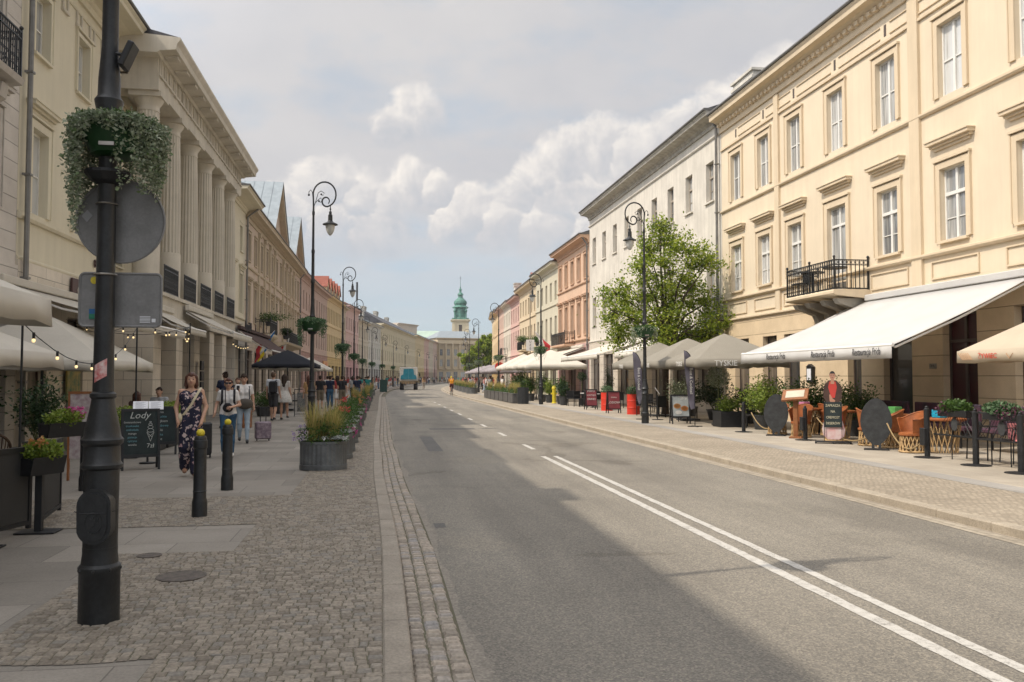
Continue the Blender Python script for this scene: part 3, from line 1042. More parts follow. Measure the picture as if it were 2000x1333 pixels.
def add_window(bld, x, z, w, h, kind='cas', fr='winwhite', pane='pane', depth=0.16, yoff=0.0, surround=None, smat=None, hood=False, sill=True, simple=False, name='window'):
    me, p = window_mesh(w, h, kind, fr)
    if simple:
        k = (round(w, 2), round(h, 2), kind, fr, pane)
        if k not in PANEC:
            mb = MB()
            t = 0.055
            mb.box(0, t, 0, .07, 0, h).box(w - t, w, 0, .07, 0, h).box(t, w - t, 0, .07, h - t, h).box(t, w - t, 0, .07, 0, t)
            mb.box(w / 2 - .04, w / 2 + .04, -.01, .07, t, h - t)
            mb.box(t, w - t, 0, .07, h * .6, h * .6 + .07)
            mb.quad((t, .04, t), (w - t, .04, t), (w - t, .04, h - t), (t, .04, h - t), 1)
            PANEC[k] = mb.mesh('window', [M[fr], M[pane]])
        return link(name, PANEC[k], bld, (x, depth + yoff, z))
    o = link(name, me, bld, (x, depth + yoff, z))
    k = (round(w, 2), round(h, 2), pane)
    if k not in PANEC:
        PANEC[k] = p.mesh('pane', M[pane])
    link('pane', PANEC[k], o, (0, 0, 0))
    if surround:
        k = ('s', round(w, 2), round(h, 2), smat.name, surround, hood)
        if k not in PANEC:
            mb = MB()
            s = surround
            d = -depth
            mb.box(-s, -.002, d - .05, d + .01, -0.0, h + s)
            mb.box(w + .002, w + s, d - .05, d + .01, -0.0, h + s)
            mb.box(-.002, w + .002, d - .05, d + .01, h + .002, h + s)
            # outer moulding
            mb.box(-s - .04, -s, d - .075, d + .01, 0, h + s + .04)
            mb.box(w + s, w + s + .04, d - .075, d + .01, 0, h + s + .04)
            mb.box(-s - .06, w + s + .06, d - .10, d + .01, h + s + .04, h + s + .10)
            PANEC[k] = mb.mesh('surround', smat)
        link('surround', PANEC[k], o, (0, 0, 0))
    if hood:
        k = ('h', round(w, 2), round(h, 2), smat.name, hood)
        if k not in PANEC:
            mb = MB()
            d = -depth
            z0 = h + hood
            mb.box(-.22, w + .22, d - .06, d + .01, z0 - .08, z0)
            mb.box(-.30, w + .30, d - .13, d + .01, z0, z0 + .07)
            mb.box(-.36, w + .36, d - .22, d + .01, z0 + .07, z0 + .16)
            mb.box(-.38, w + .38, d - .25, d + .01, z0 + .16, z0 + .19)
            PANEC[k] = mb.mesh('hood', smat)
        link('hood', PANEC[k], o, (0, 0, 0))
    if sill:
        k = ('i', round(w, 2), round(depth, 2), smat.name if smat else '')
        if k not in PANEC:
            mb = MB().box(-.08, w + .08, -depth - .10, -0.01, -.07, -.003)
            PANEC[k] = mb.mesh('sill', smat or M['stone'])
        link('sill', PANEC[k], o, (0, 0, 0))
    return o


def facade(mb, x0, x1, z0, z1, holes, depth=0.22, y=0.0, mi=0):
    """wall face at y with rectangular openings and their reveals"""
    holes = [h for h in holes if h[1] > x0 and h[0] < x1 and h[3] > z0 and h[2] < z1]
    xs = sorted(set([x0, x1] + [max(x0, min(x1, v)) for h in holes for v in h[:2]]))
    zs = sorted(set([z0, z1] + [max(z0, min(z1, v)) for h in holes for v in h[2:4]]))
    vid = {}
    vs, fs = [], []

    def V(i, j):
        if (i, j) not in vid:
            vid[(i, j)] = len(vs)
            vs.append((xs[i], y, zs[j]))
        return vid[(i, j)]
    for i in range(len(xs) - 1):
        for j in range(len(zs) - 1):
            cx, cz = (xs[i] + xs[i + 1]) / 2, (zs[j] + zs[j + 1]) / 2
            if any(h[0] < cx < h[1] and h[2] < cz < h[3] for h in holes):
                continue
            fs.append((V(i, j), V(i + 1, j), V(i + 1, j + 1), V(i, j + 1)))
    mb.add(vs, fs, mi)
    for h in holes:
        a, b, c, d = max(x0, h[0]), min(x1, h[1]), max(z0, h[2]), min(z1, h[3])
        dd = h[4] if len(h) > 4 else depth
        Y = y + dd
        if h[0] >= x0:
            mb.quad((a, y, c), (a, y, d), (a, Y, d), (a, Y, c), mi)
        if h[1] <= x1:
            mb.quad((b, y, c), (b, Y, c), (b, Y, d), (b, y, d), mi)
        if h[3] <= z1:
            mb.quad((a, y, d), (b, y, d), (b, Y, d), (a, Y, d), mi)
        if h[2] >= z0:
            mb.quad((a, y, c), (a, Y, c), (b, Y, c), (b, y, c), mi)
    return mb


def cornice(mb, x0, x1, z, proj=0.6, h=0.6, dent=False, y=0.0, mi=0):
    """stepped and splayed crown moulding, top at z"""
    pr = [(0.0, -h), (-.08, -h), (-.10, -h * .86), (-.10, -h * .70), (-.16, -h * .62), (-.2, -h * .5), (-proj * .55, -h * .38), (-proj * .9, -h * .34), (-proj * .92, -h * .16), (-proj, -h * .05), (-proj, 0), (0.0, 0.0)]
    poly = [(y + a, z + b) for a, b in pr]
    mb.prism(poly, 'x', x0, x1, mi)
    if dent:
        n = int((x1 - x0) / 0.34)
        for i in range(n):
            xx = x0 + (i + .5) * (x1 - x0) / n
            mb.box(xx - .08, xx + .08, y - .24, y - .09, z - h * .70, z - h * .52, mi)
    return mb


def building(label, cat, side, Y0, Y1, off, H, wall, ground, gz, rows, cols, openings=None, depth=11.0, roof=('slate', 2.2, 0.35), corn=(0.7, 0.7, False), bands=(), fr='winwhite', pane='pane', simple=False, trim=None, cornm=None, gcols=None, wins=None, gfr='winbrown', chim=(), dormers=(), gables=(), reveal=0.18, pipe=None, name='town_house', gh=None, group=None, eave=None, wallz=None):
    """one house; side -1 left row, +1 right row; facade runs from Y0 to Y1 at lateral offset off"""
    p0 = Vector((off + cv(Y0), Y0, 0))
    p1 = Vector((off + cv(Y1), Y1, 0))
    d = p1 - p0
    Wd = d.length
    ang = math.atan2(d.y, d.x)
    if side > 0:
        b = thing(name, label, cat, p1, ang + PI, group)
        fx = lambda Y: (Y1 - Y) / (Y1 - Y0) * Wd
    else:
        b = thing(name, label, cat, p0, ang, group)
        fx = lambda Y: (Y - Y0) / (Y1 - Y0) * Wd
    trim = trim or wall
    holes = []
    wl = []
    if wins is None:
        wins = []
        for (za, zb, ww, kind, sur, hood, sill) in rows:
            for k in range(cols):
                xc = Wd * (k + .5) / cols
                wins.append((xc, za, zb, ww, kind, sur, hood, sill))
    else:
        wins = [(fx(w[0]),) + tuple(w[1:]) for w in wins]
    for (xc, za, zb, ww, kind, sur, hood, sill) in wins:
        holes.append((xc - ww / 2, xc + ww / 2, za, zb, reveal + .06))
        wl.append((xc - ww / 2, za, ww, zb - za, kind, sur, hood, sill))
    ops = []
    if openings is not None:
        for (ya, yb, z0, z1, kind) in openings:
            a, c = sorted((fx(ya), fx(yb)))
            ops.append((a, c, z0, z1, kind))
    else:
        gc = gcols or max(2, int(Wd / 3.2))
        for k in range(gc):
            xc = Wd * (k + .5) / gc
            w2 = Wd / gc * 0.34
            door = (k % 3 == 1)
            ops.append((xc - w2, xc + w2, 0.1 if door else 0.55, gh or (gz - 1.0), 'door' if door else 'shop'))
    for o in ops:
        holes.append((o[0], o[1], o[2], o[3], 0.26))
    # walls
    mb = MB()
    facade(mb, 0, Wd, gz, H, holes, y=0.0)
    mb.quad((0, 0.0, 0), (0, depth, 0), (0, depth, H), (0, 0.0, H))
    mb.quad((Wd, 0.0, 0), (Wd, 0, H), (Wd, depth, H), (Wd, depth, 0))
    mb.quad((0, depth, 0), (Wd, depth, 0), (Wd, depth, H), (0, depth, H))
    mb.quad((0, 0.0, H), (Wd, 0.0, H), (Wd, depth, H), (0, depth, H))
    mb.build('wall', wall, b, recalc=False)
    g = MB()
    facade(g, 0, Wd, -0.1, gz, holes, y=-0.06)
    g.quad((0, -.06, gz), (Wd, -.06, gz), (Wd, 0.0, gz), (0, 0.0, gz))
    g.quad((0, -.06, -.1), (0, -.06, gz), (0, 0.0, gz), (0, 0, -.1))
    g.quad((Wd, -.06, -.1), (Wd, 0, -.1), (Wd, 0, gz), (Wd, -.06, gz))
    g.build('ground_floor_wall', ground, b, recalc=False)
    for (x, za, ww, hh, kind, sur, hood, sill) in wl:
        add_window(b, x, za, ww, hh, kind, fr, pane, reveal, 0, sur, trim, hood, sill, simple)
    for (a, c, z0, z1, kind) in ops:
        nm = {'shop': 'shop_window', 'door': 'door', 'red': 'door'}[kind]
        add_window(b, a, z0, c - a, z1 - z0, 'shop' if kind == 'shop' else 'door', 'winbrown' if kind != 'red' else 'winbrown', 'shop' if kind != 'red' else 'pane_red', 0.20, -0.06, None, ground, False, False, simple, nm)
    for (z, h, pr) in bands:
        MB().prism([(0.004, z), (-pr * .6, z), (-pr, z + h * .45), (-pr, z + h), (0.004, z + h + .04)], 'x', 0, Wd).build('string_course', trim, b)
    cp, ch, dent = corn
    c = MB()
    cornice(c, -0.0, Wd, H, cp, ch, dent)
    c.build('cornice', cornm or trim, b)
    tp = MB()
    tp.prism([(0.3, H + .01), (-cp - .06, H + .01), (-cp - .08, H + .05), (-cp - .06, H + .10), (0.3, H + .16)], 'x', -.02, Wd + .02)
    tp.build('gutter', M['cornice_tin'], b)
    rm, rise, set_ = roof
    if rise > 0:
        rf = MB()
        rf.prism([(-cp + .05, H + .08), (depth / 2, H + rise), (depth, H + .08)], 'x', 0.0, Wd)
        ro = rf.build('roof', M[rm], b)
    else:
        ro = b
    for (Yc, w, yb, z0, z1) in chim:
        cm = MB()
        xc = fx(Yc)
        cm.cbox(xc - w / 2, xc + w / 2, yb, yb + .8, z0, z1, .02)
        cm.box(xc - w / 2 - .08, xc + w / 2 + .08, yb - .08, yb + .88, z1 - .35, z1 - .2)
        cm.box(xc - w / 2 - .1, xc + w / 2 + .1, yb - .1, yb + .9, z1 + .002, z1 + .12)
        n = max(2, int(w / .5))
        cm.build('chimney', mat('chimney_plaster', (0.60, 0.57, 0.50), var=.12, streak=.5, bump=.3, bscale=20), ro)
    for (Yc, w, yb, z1, zh, dm) in dormers:
        # gabled dormer: front plaster with a window, tiled saddle roof
        xc = fx(Yc)
        dmb = MB()
        poly = [(xc - w / 2, H + .1), (xc + w / 2, H + .1), (xc + w / 2, z1), (xc, z1 + zh), (xc - w / 2, z1)]
        dmb.prism(poly, 'y', yb, yb + 3.0)
        dm_o = dmb.build('dormer', trim, ro)
        r = MB()
        for sg in (-1, 1):
            a = (xc + sg * (w / 2 + .15), yb - .15, z1 - .12)
            r.add([(xc, yb - .15, z1 + zh + .1), a, (a[0], yb + 3.2, a[2]), (xc, yb + 3.2, z1 + zh + .1), (xc, yb - .15, z1 + zh + .02), (a[0], a[1], a[2] - .08), (a[0], yb + 3.2, a[2] - .08), (xc, yb + 3.2, z1 + zh + .02)],
                  [(0, 1, 2, 3), (7, 6, 5, 4), (0, 4, 5, 1), (1, 5, 6, 2), (2, 6, 7, 3)])
        r.build('dormer_roof', M[dm], ro)
        add_window(b, xc - w * .22, H + (z1 - H) * .35, w * .44, (z1 - H) * .6, 'cas', fr, pane, 0.0, yb - .06, None, None, False, False, True)
    for (Ya, Yb, zp, gm) in gables:
        # broad street gable with a metal saddle roof
        a, c2 = sorted((fx(Ya), fx(Yb)))
        gmb = MB()
        mid = (a + c2) / 2
        gmb.prism([(a, H), (c2, H), (mid, zp)], 'y', -.05, .35)
        gmb.build('gable', wall, b)
        tr = MB()
        for sg, e in ((-1, a), (1, c2)):
            dx, dz = mid - e, zp - H
            L = math.hypot(dx, dz)
            nx, nz = -dz / L * (1 if dx > 0 else -1), abs(dx) / L
            tr.add([(e, -cp * .7, H), (mid, -cp * .7, zp), (mid, .3, zp), (e, .3, H), (e + nx * .35, -cp * .7, H + nz * .35), (mid, -cp * .7, zp + .45), (mid, .3, zp + .45), (e + nx * .35, .3, H + nz * .35)],
                   [(0, 1, 2, 3), (7, 6, 5, 4), (0, 4, 5, 1), (3, 2, 6, 7), (0, 3, 7, 4)])
        tr.build('gable_moulding', trim, b)
        r = MB()
        for e in (a - .1, c2 + .1):
            r.add([(e, -cp * .8, H + .4), (mid, -cp * .8, zp + .52), (mid, 6, zp + .52), (e, 6, H + .4), (e, -cp * .8, H + .34), (mid, -cp * .8, zp + .46), (mid, 6, zp + .46), (e, 6, H + .34)],
                  [(0, 1, 2, 3), (7, 6, 5, 4), (0, 4, 5, 1), (3, 2, 6, 7), (0, 3, 7, 4)])
        # standing seams
        for k in range(1, 9):
            yy = -cp * .8 + k * .75
            for e in (a - .1, c2 + .1):
                r.add([(e, yy, H + .4), (mid, yy, zp + .52), (mid, yy, zp + .57), (e, yy, H + .45), (e, yy + .04, H + .4), (mid, yy + .04, zp + .52), (mid, yy + .04, zp + .57), (e, yy + .04, H + .45)],
                      [(0, 1, 2, 3), (4, 5, 6, 7), (3, 2, 6, 7)])
        r.build('gable_roof', M[gm], b)
    if pipe is not None:
        xp = fx(pipe)
        pp = MB().tube([(xp, -.16, .1), (xp, -.16, H - .7), (xp, -cp * .8, H - .1)], .065, 8)
        for zc in (1.5, 4.0, 6.5, 9.0, 11.2):
            pp.box(xp - .09, xp + .09, -.24, -.05, zc, zc + .05)
        pp.build('downpipe', M['pipe'], b, smooth=True)
    b['fx0'] = 0.0
    del b['fx0']
    return b, fx, Wd


def railing(parent, pts, z0, z1, step=0.12, ornate=False, r=0.011, name='railing', balls=True):
    mb = MB()
    for a, c in zip(pts, pts[1:]):
        a, c = Vector(a), Vector(c)
        L = (c - a).length
        n = max(1, int(L / step))
        for k in range(n + 1):
            p = a + (c - a) * k / n
            mb.box(p.x - r, p.x + r, p.y - r, p.y + r, z0 + .04, z1 - .02)
        dirv = (c - a).normalized()
        nv = Vector((-dirv.y, dirv.x, 0)) * .02
        for (za, zb) in ((z0 + .02, z0 + .06), (z1 - .18, z1 - .155), (z1 - .03, z1)):
            q = [(a.x - nv.x, a.y - nv.y), (c.x - nv.x, c.y - nv.y), (c.x + nv.x, c.y + nv.y), (a.x + nv.x, a.y + nv.y)]
            mb.prism(q, 'z', za, zb)
        for k in range(n):
            p = a + (c - a) * (k + .5) / n
            ring = [(p.x + dirv.x * .05 * math.cos(t), p.y + dirv.y * .05 * math.cos(t), z1 - .093 + .05 * math.sin(t)) for t in [2 * PI * i / 8 for i in range(8)]]
            mb.tube(ring, .007, 4, closed=True)
            if ornate:
                for zc in (z0 + .3, z0 + .5):
                    ring = [(p.x + dirv.x * .045 * math.cos(t), p.y + dirv.y * .045 * math.cos(t), zc + .09 * math.sin(t)) for t in [2 * PI * i / 8 for i in range(8)]]
                    mb.tube(ring, .009, 4, closed=True)
    if balls:
        for p in pts:
            mb.box(p[0] - .022, p[0] + .022, p[1] - .022, p[1] + .022, z0, z1 + .04)
            mb.ball((p[0], p[1], z1 + .08), .045)
    return mb.build(name, M['iron'], parent)


M['pane_red'] = mat('dark_red_door', (0.055, 0.006, 0.010), rough=0.35, var=0.2, scale=2, spec=0.5)

# colours
c_yel = plaster('yellow_plaster', (0.68, 0.58, 0.435), 0.20, 0.04)
c_yel_g = blocks('ochre_rusticated_plaster', (0.64, 0.51, 0.345), bh=0.56, mortar=0.012, jcol=0.5, horiz_only=True, var=0.0, bump=0.9, dist=0.02, fine=0.05)
c_yel_t = plaster('yellow_stucco_trim', (0.64, 0.53, 0.38), 0.28, 0.05)
c_wht = plaster('weathered_white_plaster', (0.66, 0.62, 0.545), 0.55, 0.10)
c_wht_g = blocks('white_rusticated_plaster', (0.56, 0.50, 0.42), bw=1.0, bh=0.5, mortar=0.012, jcol=0.55, var=0.03, bump=0.8)
c_cream = plaster('cream_plaster', (0.68, 0.625, 0.485), 0.22, 0.04)
c_creamg = blocks('cream_ashlar', (0.63, 0.57, 0.48), bw=1.1, bh=0.52, mortar=0.01, jcol=0.5, var=0.04, bump=0.7)
c_portico = plaster('portico_sandstone', (0.63, 0.58, 0.49), 0.38, 0.10)


def surf(n, c, s=.25):
    if n[:4] in ('left', 'righ', 'plas'):
        c = tuple(.62 * a + .38 * b * 1.08 for a, b in zip(c, (.56, .50, .41)))
    return plaster(n, c, s, .06)


# ======== right row
# window rows of the nearest yellow house, measured positions along the street
RY = [34.4, 31.75, 29.2, 26.3, 23.4, 20.45, 17.6, 14.7, 11.8, 8.9]
wins = []
for y in RY:
    wins.append((y, 9.25, 11.25, 0.98, 'cas', 0.17, False, False))
for y in RY:
    if abs(y - 26.3) < .1:
        wins.append((y, 4.55, 7.35, 1.15, 'door', 0.2, 0.62, False))
    else:
        wins.append((y, 5.32, 7.28, 1.02, 'cross', 0.17, 0.62, True))
ops = [(34.6, 33.2, 0.7, 3.25, 'shop'), (31.9, 30.7, 0.6, 3.25, 'shop'), (30.1, 28.9, 0.6, 3.25, 'shop'), (25.7, 24.9, 0.1, 3.25, 'shop'), (23.7, 22.3, 0.35, 3.25, 'shop'), (20.95, 19.6, 0.1, 3.35, 'red'), (18.3, 17.0, 0.35, 3.35, 'shop'), (15.6, 14.0, 0.35, 3.35, 'shop'), (12.4, 10.9, 0.35, 3.35, 'shop')]
bY, fxY, WY = building('large yellow stucco house with an iron balcony, nearest on the sunny side', 'house', 1, 4.0, 36.0, 15.0, 13.3, c_yel, c_yel_g, 4.05, [], 0,
                       openings=ops, wins=wins, trim=c_yel_t, corn=(0.62, 0.75, True), bands=((4.05, .10, .16), (4.95, .10, .14), (8.92, .10, .10)), reveal=0.11, roof=('slate', 2.6, .3), pane='pane_pale')
# projecting middle bay with its own face in front of the wall (set back pieces either side)
fr_ = MB()
xs = [fxY(y) for y in RY]
for i in range(len(xs)):
    # sunk panels below the first-floor windows and small attic openings in the frieze
    fr_.box(xs[i] - .95, xs[i] + .95, -.045, .004, 4.32, 4.36).box(xs[i] - .95, xs[i] + .95, -.045, .004, 4.78, 4.82)
    fr_.box(xs[i] - .95, xs[i] - .91, -.045, .004, 4.362, 4.778).box(xs[i] + .91, xs[i] + .95, -.045, .004, 4.362, 4.778)
    if i < len(xs) - 1:
        a, b_ = xs[i] + .25, xs[i + 1] - .25
        fr_.box(a, b_, -.04, .004, 12.28, 12.31).box(a, b_, -.04, .004, 11.93, 11.96)
fr_.box(0, WY, -.07, .004, 11.72, 11.80)
fr_.build('frieze_panels', c_yel_t, bY)
at = MB()
for x in xs:
    at.box(x - .055, x + .055, -.012, .004, 11.95, 12.30)
at.build('attic_slots', M['winbrown'], bY)
for (ya, yb) in ((30.7, 30.35), (22.2, 21.75)):
    a, b_ = fxY(ya), fxY(yb)
    MB().box(a, b_, -.09, .006, 4.16, 12.5).build('pilaster', c_yel_t, bY)
# balcony
bx0, bx1 = fxY(27.6), fxY(24.4)
bal = MB()
bal.prism([(0, 4.08), (-1.18, 4.20), (-1.25, 4.24), (-1.25, 4.32), (-1.2, 4.36), (0, 4.36)], 'x', bx0, bx1)
balo = bal.build('balcony', c_yel_t, bY)
for k in (0.3, 1.1, 2.1, 2.9):
    br = MB().prism([(0, 3.3), (-.15, 3.35), (-.35, 3.75), (-.95, 3.95), (-1.05, 4.1), (0, 4.1)], 'x', bx0 + k - .14, bx0 + k + .14)
    br.build('bracket', M['stone'], balo)
railing(balo, [(bx0 + .06, -.05, 0), (bx0 + .06, -1.18, 0), (bx0 + 1.6, -1.18, 0), (bx1 - .06, -1.18, 0), (bx1 - .06, -.05, 0)], 4.36, 5.3, 0.13)

# awning with its hood box on the yellow house


def awning(label, side, Y0, Y1, wx, zx, fx_, fz, val, m, mval=None, group=None, writing=None, slantY=0.0, arms=True, wr_m=None):
    """sloping sheet from the wall (wx, zx) to the front bar (fx_, fz) with a hanging valance"""
    a = thing('awning', label, 'awning', (wx + cv((Y0 + Y1) / 2), 0, 0), 0, group)
    dx = fx_ - wx
    n = 6
    s = MB()
    top = []
    for i in range(n + 1):
        t = i / n
        zz = zx + (fz - zx) * t - 0.05 * math.sin(PI * t)
        top.append((dx * t, zz))
    K = 24
    vs, fs = [], []
    for j in range(K + 1):
        u = j / K
        y0_ = Y0 + (Y1 - Y0) * u
        for i, (xx, zz) in enumerate(top):
            t = i / n
            yy = y0_ + (slantY * u if t == 0 else slantY * u * (1 - t))
            vs.append((xx, yy, zz - .012 * math.sin(PI * t) * (1 + math.sin(j * 2.1))))
    for j in range(K):
        for i in range(n):
            q = j * (n + 1) + i
            fs.append((q, q + 1, q + n + 2, q + n + 1))
    s.add(vs, fs)
    o = s.build('canopy', m, a, smooth='all', recalc=False)
    sol = o.modifiers.new('thick', 'SOLIDIFY')
    sol.thickness = 0.012
    v = MB()
    vs, fs = [], []
    sg = 1 if dx > 0 else -1
    for j in range(K + 1):
        yy = Y0 + (Y1 - Y0) * j / K
        wv = .015 * math.sin(j * 1.9) * 1
        vs += [(dx + sg * .03, yy, fz + .01), (dx + sg * (.035 + wv), yy, fz - val + .012 * math.sin(j * 3.1))]
    for j in range(K):
        fs.append((2 * j, 2 * j + 1, 2 * j + 3, 2 * j + 2))
    v.add(vs, fs)
    vo = v.build('valance', mval or m, a, smooth='all', recalc=False)
    sol = vo.modifiers.new('thick', 'SOLIDIFY')
    sol.thickness = 0.008
    fb = MB().tube([(dx + sg * .01, Y0 - .01, fz + .0), (dx + sg * .01, Y1 + .01, fz + .0)], .04, 8)
    fb.build('front_bar', M['white'], a)
    bx = MB().cbox(min(0, sg * .16), max(0, sg * .16), Y0 + (slantY < 0) * 0, Y1 + slantY, zx - .02, zx + .17, .02)
    bx.build('cassette', mval or m, a)
    if arms:
        for yy in (Y0 + .06, Y1 - .06 + slantY * .3):
            ar = MB().tube([(dx * .02, yy, zx - .12), (dx * .55, yy, (zx + fz) / 2 - .22), (dx * .98, yy, fz - .05)], .028, 6)
            ar.build('arm', M['white'], a)
    return a, dx, sg


aw, dx_, sg_ = awning('large white restaurant awning on the yellow house, black script writing on its valance', 1, 17.55, 25.6, 14.93, 4.02, 11.3, 2.37, 0.30, M['canvas_white'], M['canvas_white'], slantY=-1.2)
for yy in (18.55, 20.55, 23.2):
    w = text('writing', 'Restauracja Frida', 0.24, M['ink'], aw, (dx_ - .062, yy, 2.235), (R(90), 0, R(-90)), shear=0.25, sx=0.72)
tin = MB()
# --- second right house: weathered white, plain openings
rowsW = [(9.75, 11.6, 0.95, 'cross', False, False, True), (5.3, 7.3, 1.0, 'cross', False, False, True)]
bW, fxW, WW = building('weathered white plaster house behind the street tree', 'house', 1, 36.02, 60.5, 15.0, 13.6, c_wht, c_wht_g, 4.1, rowsW, 9, corn=(0.75, 0.55, False), fr='winsand', pane='pane_pale', reveal=0.2,
                       trim=c_wht, cornm=mat('stained_cornice', (0.46, 0.43, 0.37), var=.2, streak=.5, rough=.9), bands=((12.55, .10, .10), (4.1, .12, .12)), roof=('slate', 2.3, .3), chim=((38.6, 2.3, 2.2, 13.6, 16.1), (54.5, .6, 2.5, 14, 15.2)), pipe=36.2, gcols=7, gh=3.2)
# --- peach
c_pea = surf('house_peach', (0.62, 0.44, 0.32), .2)
c_pea_t = surf('house_peach_trim', (0.54, 0.36, 0.25), .35)
c_pea_g = blocks('pink_rusticated_plaster', (0.50, 0.34, 0.31), bh=0.5, mortar=0.01, horiz_only=True, var=0, bump=.6)
rowsP = [(9.05, 10.85, 0.95, 'cross', .14, False, True), (4.85, 7.35, 0.98, 'cross', .14, .3, True)]
bP, fxP, WP = building('peach stucco house with stone window hoods and a small iron balcony', 'house', 1, 60.52, 71.8, 15.0, 12.1, c_pea, c_pea_g, 4.2, rowsP, 5, corn=(0.75, 0.6, False), fr='winsand', pane='pane', trim=c_pea_t, bands=((8.65, .12, .12), (4.4, .14, .16)), pipe=60.7, chim=((66, 1.2, 2, 12.5, 13.6), (70.5, .8, 2, 12.3, 13.4)), gh=3.1)
b0 = MB().prism([(0, 4.0), (-.9, 4.12), (-.9, 4.25), (0, 4.25)], 'x', fxP(70.6), fxP(65.2))
bo = b0.build('balcony', c_pea_t, bP)
railing(bo, [(fxP(70.5), -.05, 0), (fxP(70.5), -.85, 0), (fxP(65.3), -.85, 0), (fxP(65.3), -.05, 0)], 4.25, 5.2, .18, r=.014)
spec = [
    ('pale green plaster house with a steep red tiled dormer roof', 71.82, 83.0, 11.6, (0.54, 0.52, 0.39), 5, dict(dormers=((78.5, 1.7, 1.2, 12.6, .8, 'tile'),), roof=('tile', 3.0, .3))),
    ('cream yellow house with arched red dormer on the sunny side', 83.02, 95.3, 11.3, (0.62, 0.49, 0.30), 6, dict(dormers=((92.5, 1.9, 1.0, 12.3, .8, 'tile'),), roof=('tile', 2.8, .3))),
    ('rose pink plaster house between cream neighbours on the sunny side', 95.32, 104.5, 10.9, (0.60, 0.33, 0.30), 4, dict(chim=((98, 1.2, 1.6, 11, 13.4),), roof=('tile', 2.2, .3))),
    ('off-white house with one little iron balcony on the sunny side', 104.52, 114.5, 11.1, (0.62, 0.56, 0.47), 4, dict(chim=((112, 1.5, 1.2, 11, 14.0),), roof=('tile', 3.2, .3))),
    ('salmon pink house with white trim far down the sunny side', 114.52, 126.0, 11.3, (0.60, 0.37, 0.30), 5, dict(roof=('tile', 2.5, .3))),
    ('warm yellow house with curved cornice far down the sunny side', 126.02, 139.0, 11.6, (0.64, 0.44, 0.20), 5, dict(roof=('slate', 2.2, .3))),
    ('last visible yellow house of the sunny side where the street bends', 139.02, 156.0, 12.3, (0.64, 0.46, 0.22), 6, dict(roof=('slate', 2.2, .3))),
]
for i, (lab, a, b_, H, c, nc, kw) in enumerate(spec):
    w = surf('right_plaster_%d' % i, c, .2)
    tr = surf('right_trim_%d' % i, tuple(x * 1.08 for x in c), .2)
    gr = blocks('right_rustic_%d' % i, tuple(x * .85 for x in c), bh=0.5, mortar=0.012, horiz_only=True, var=0, bump=.6)
    fl = (H - 4.2) / 2
    rows_ = [(4.2 + fl + .5, 4.2 + fl + 2.2, .92, 'cross', .12, False, False), (4.9, 7.0, .95, 'cross', .12, False, False)]
    bb, fx_, ww = building(lab, 'house', 1, a, b_, 15.0, H, w, gr, 4.1, rows_, nc, corn=(.65, .55, False), simple=True, trim=tr, bands=((4.1, .14, .14), (4.2 + fl, .12, .1)), fr='winsand', depth=9, gh=3.1, **kw)
    if i in (1, 3):
        bz = MB().prism([(0, 4.3), (-.8, 4.4), (-.8, 4.5), (0, 4.5)], 'x', ww * .3, ww * .6).build('balcony', tr, bb)
        railing(bz, [(ww * .3, -.05, 0), (ww * .3, -.75, 0), (ww * .6, -.75, 0), (ww * .6, -.05, 0)], 4.5, 5.4, .25, r=.016, balls=False)

# ======== left row
LW = -8.6
c_gw = blocks('grey_white_rusticated_plaster', (0.58, 0.54, 0.49), bh=0.42, mortar=0.012, horiz_only=True, var=0.02, bump=.9, dist=.02, jcol=.6)
bL0, fx0, W0 = building('greyish white rusticated house at the left edge with an iron balcony', 'house', -1, -14.0, 21.7, LW, 12.9, c_gw, c_gw, 4.3, [(9.4, 11.4, 1.0, 'cas', .15, False, True), (5.5, 7.6, 1.0, 'cross', .15, .5, True)], 11, corn=(.7, .7, False), reveal=.2, trim=mat('grey_stucco', (0.52, 0.48, 0.43), var=.1, streak=.3, bump=.3, bscale=20), roof=('slate', 2, .3), gh=3.4, chim=((9.9, 1.1, -.2, 12.9, 13.9), (16.3, 3.2, -.2, 12.9, 13.6)))  # both chim blocks are unseen, added to notch the roof shadow on the road
bz = MB()
bz.prism([(0, 7.75), (-.95, 7.9), (-1.0, 8.02), (0, 8.02)], 'x', fx0(15.4), fx0(19.45))
bzo = bz.build('balcony', mat('grey_stucco', (0.4, 0.4, 0.4)), bL0)
railing(bzo, [(fx0(15.4), -.92, 0), (fx0(19.4), -.92, 0), (fx0(19.4), -.05, 0)], 8.02, 9.05, .10, ornate=True)
for y in (16.0, 19.0):
    ck = MB().prism([(0, 6.5), (-.1, 6.5), (-.18, 6.7), (-.15, 6.95), (-.45, 7.3), (-.75, 7.5), (-.8, 7.78), (0, 7.78)], 'x', fx0(y) - .16, fx0(y) + .16)
    ck.build('scroll_bracket', mat('grey_stucco', (0.4, 0.4, 0.4)), bzo)

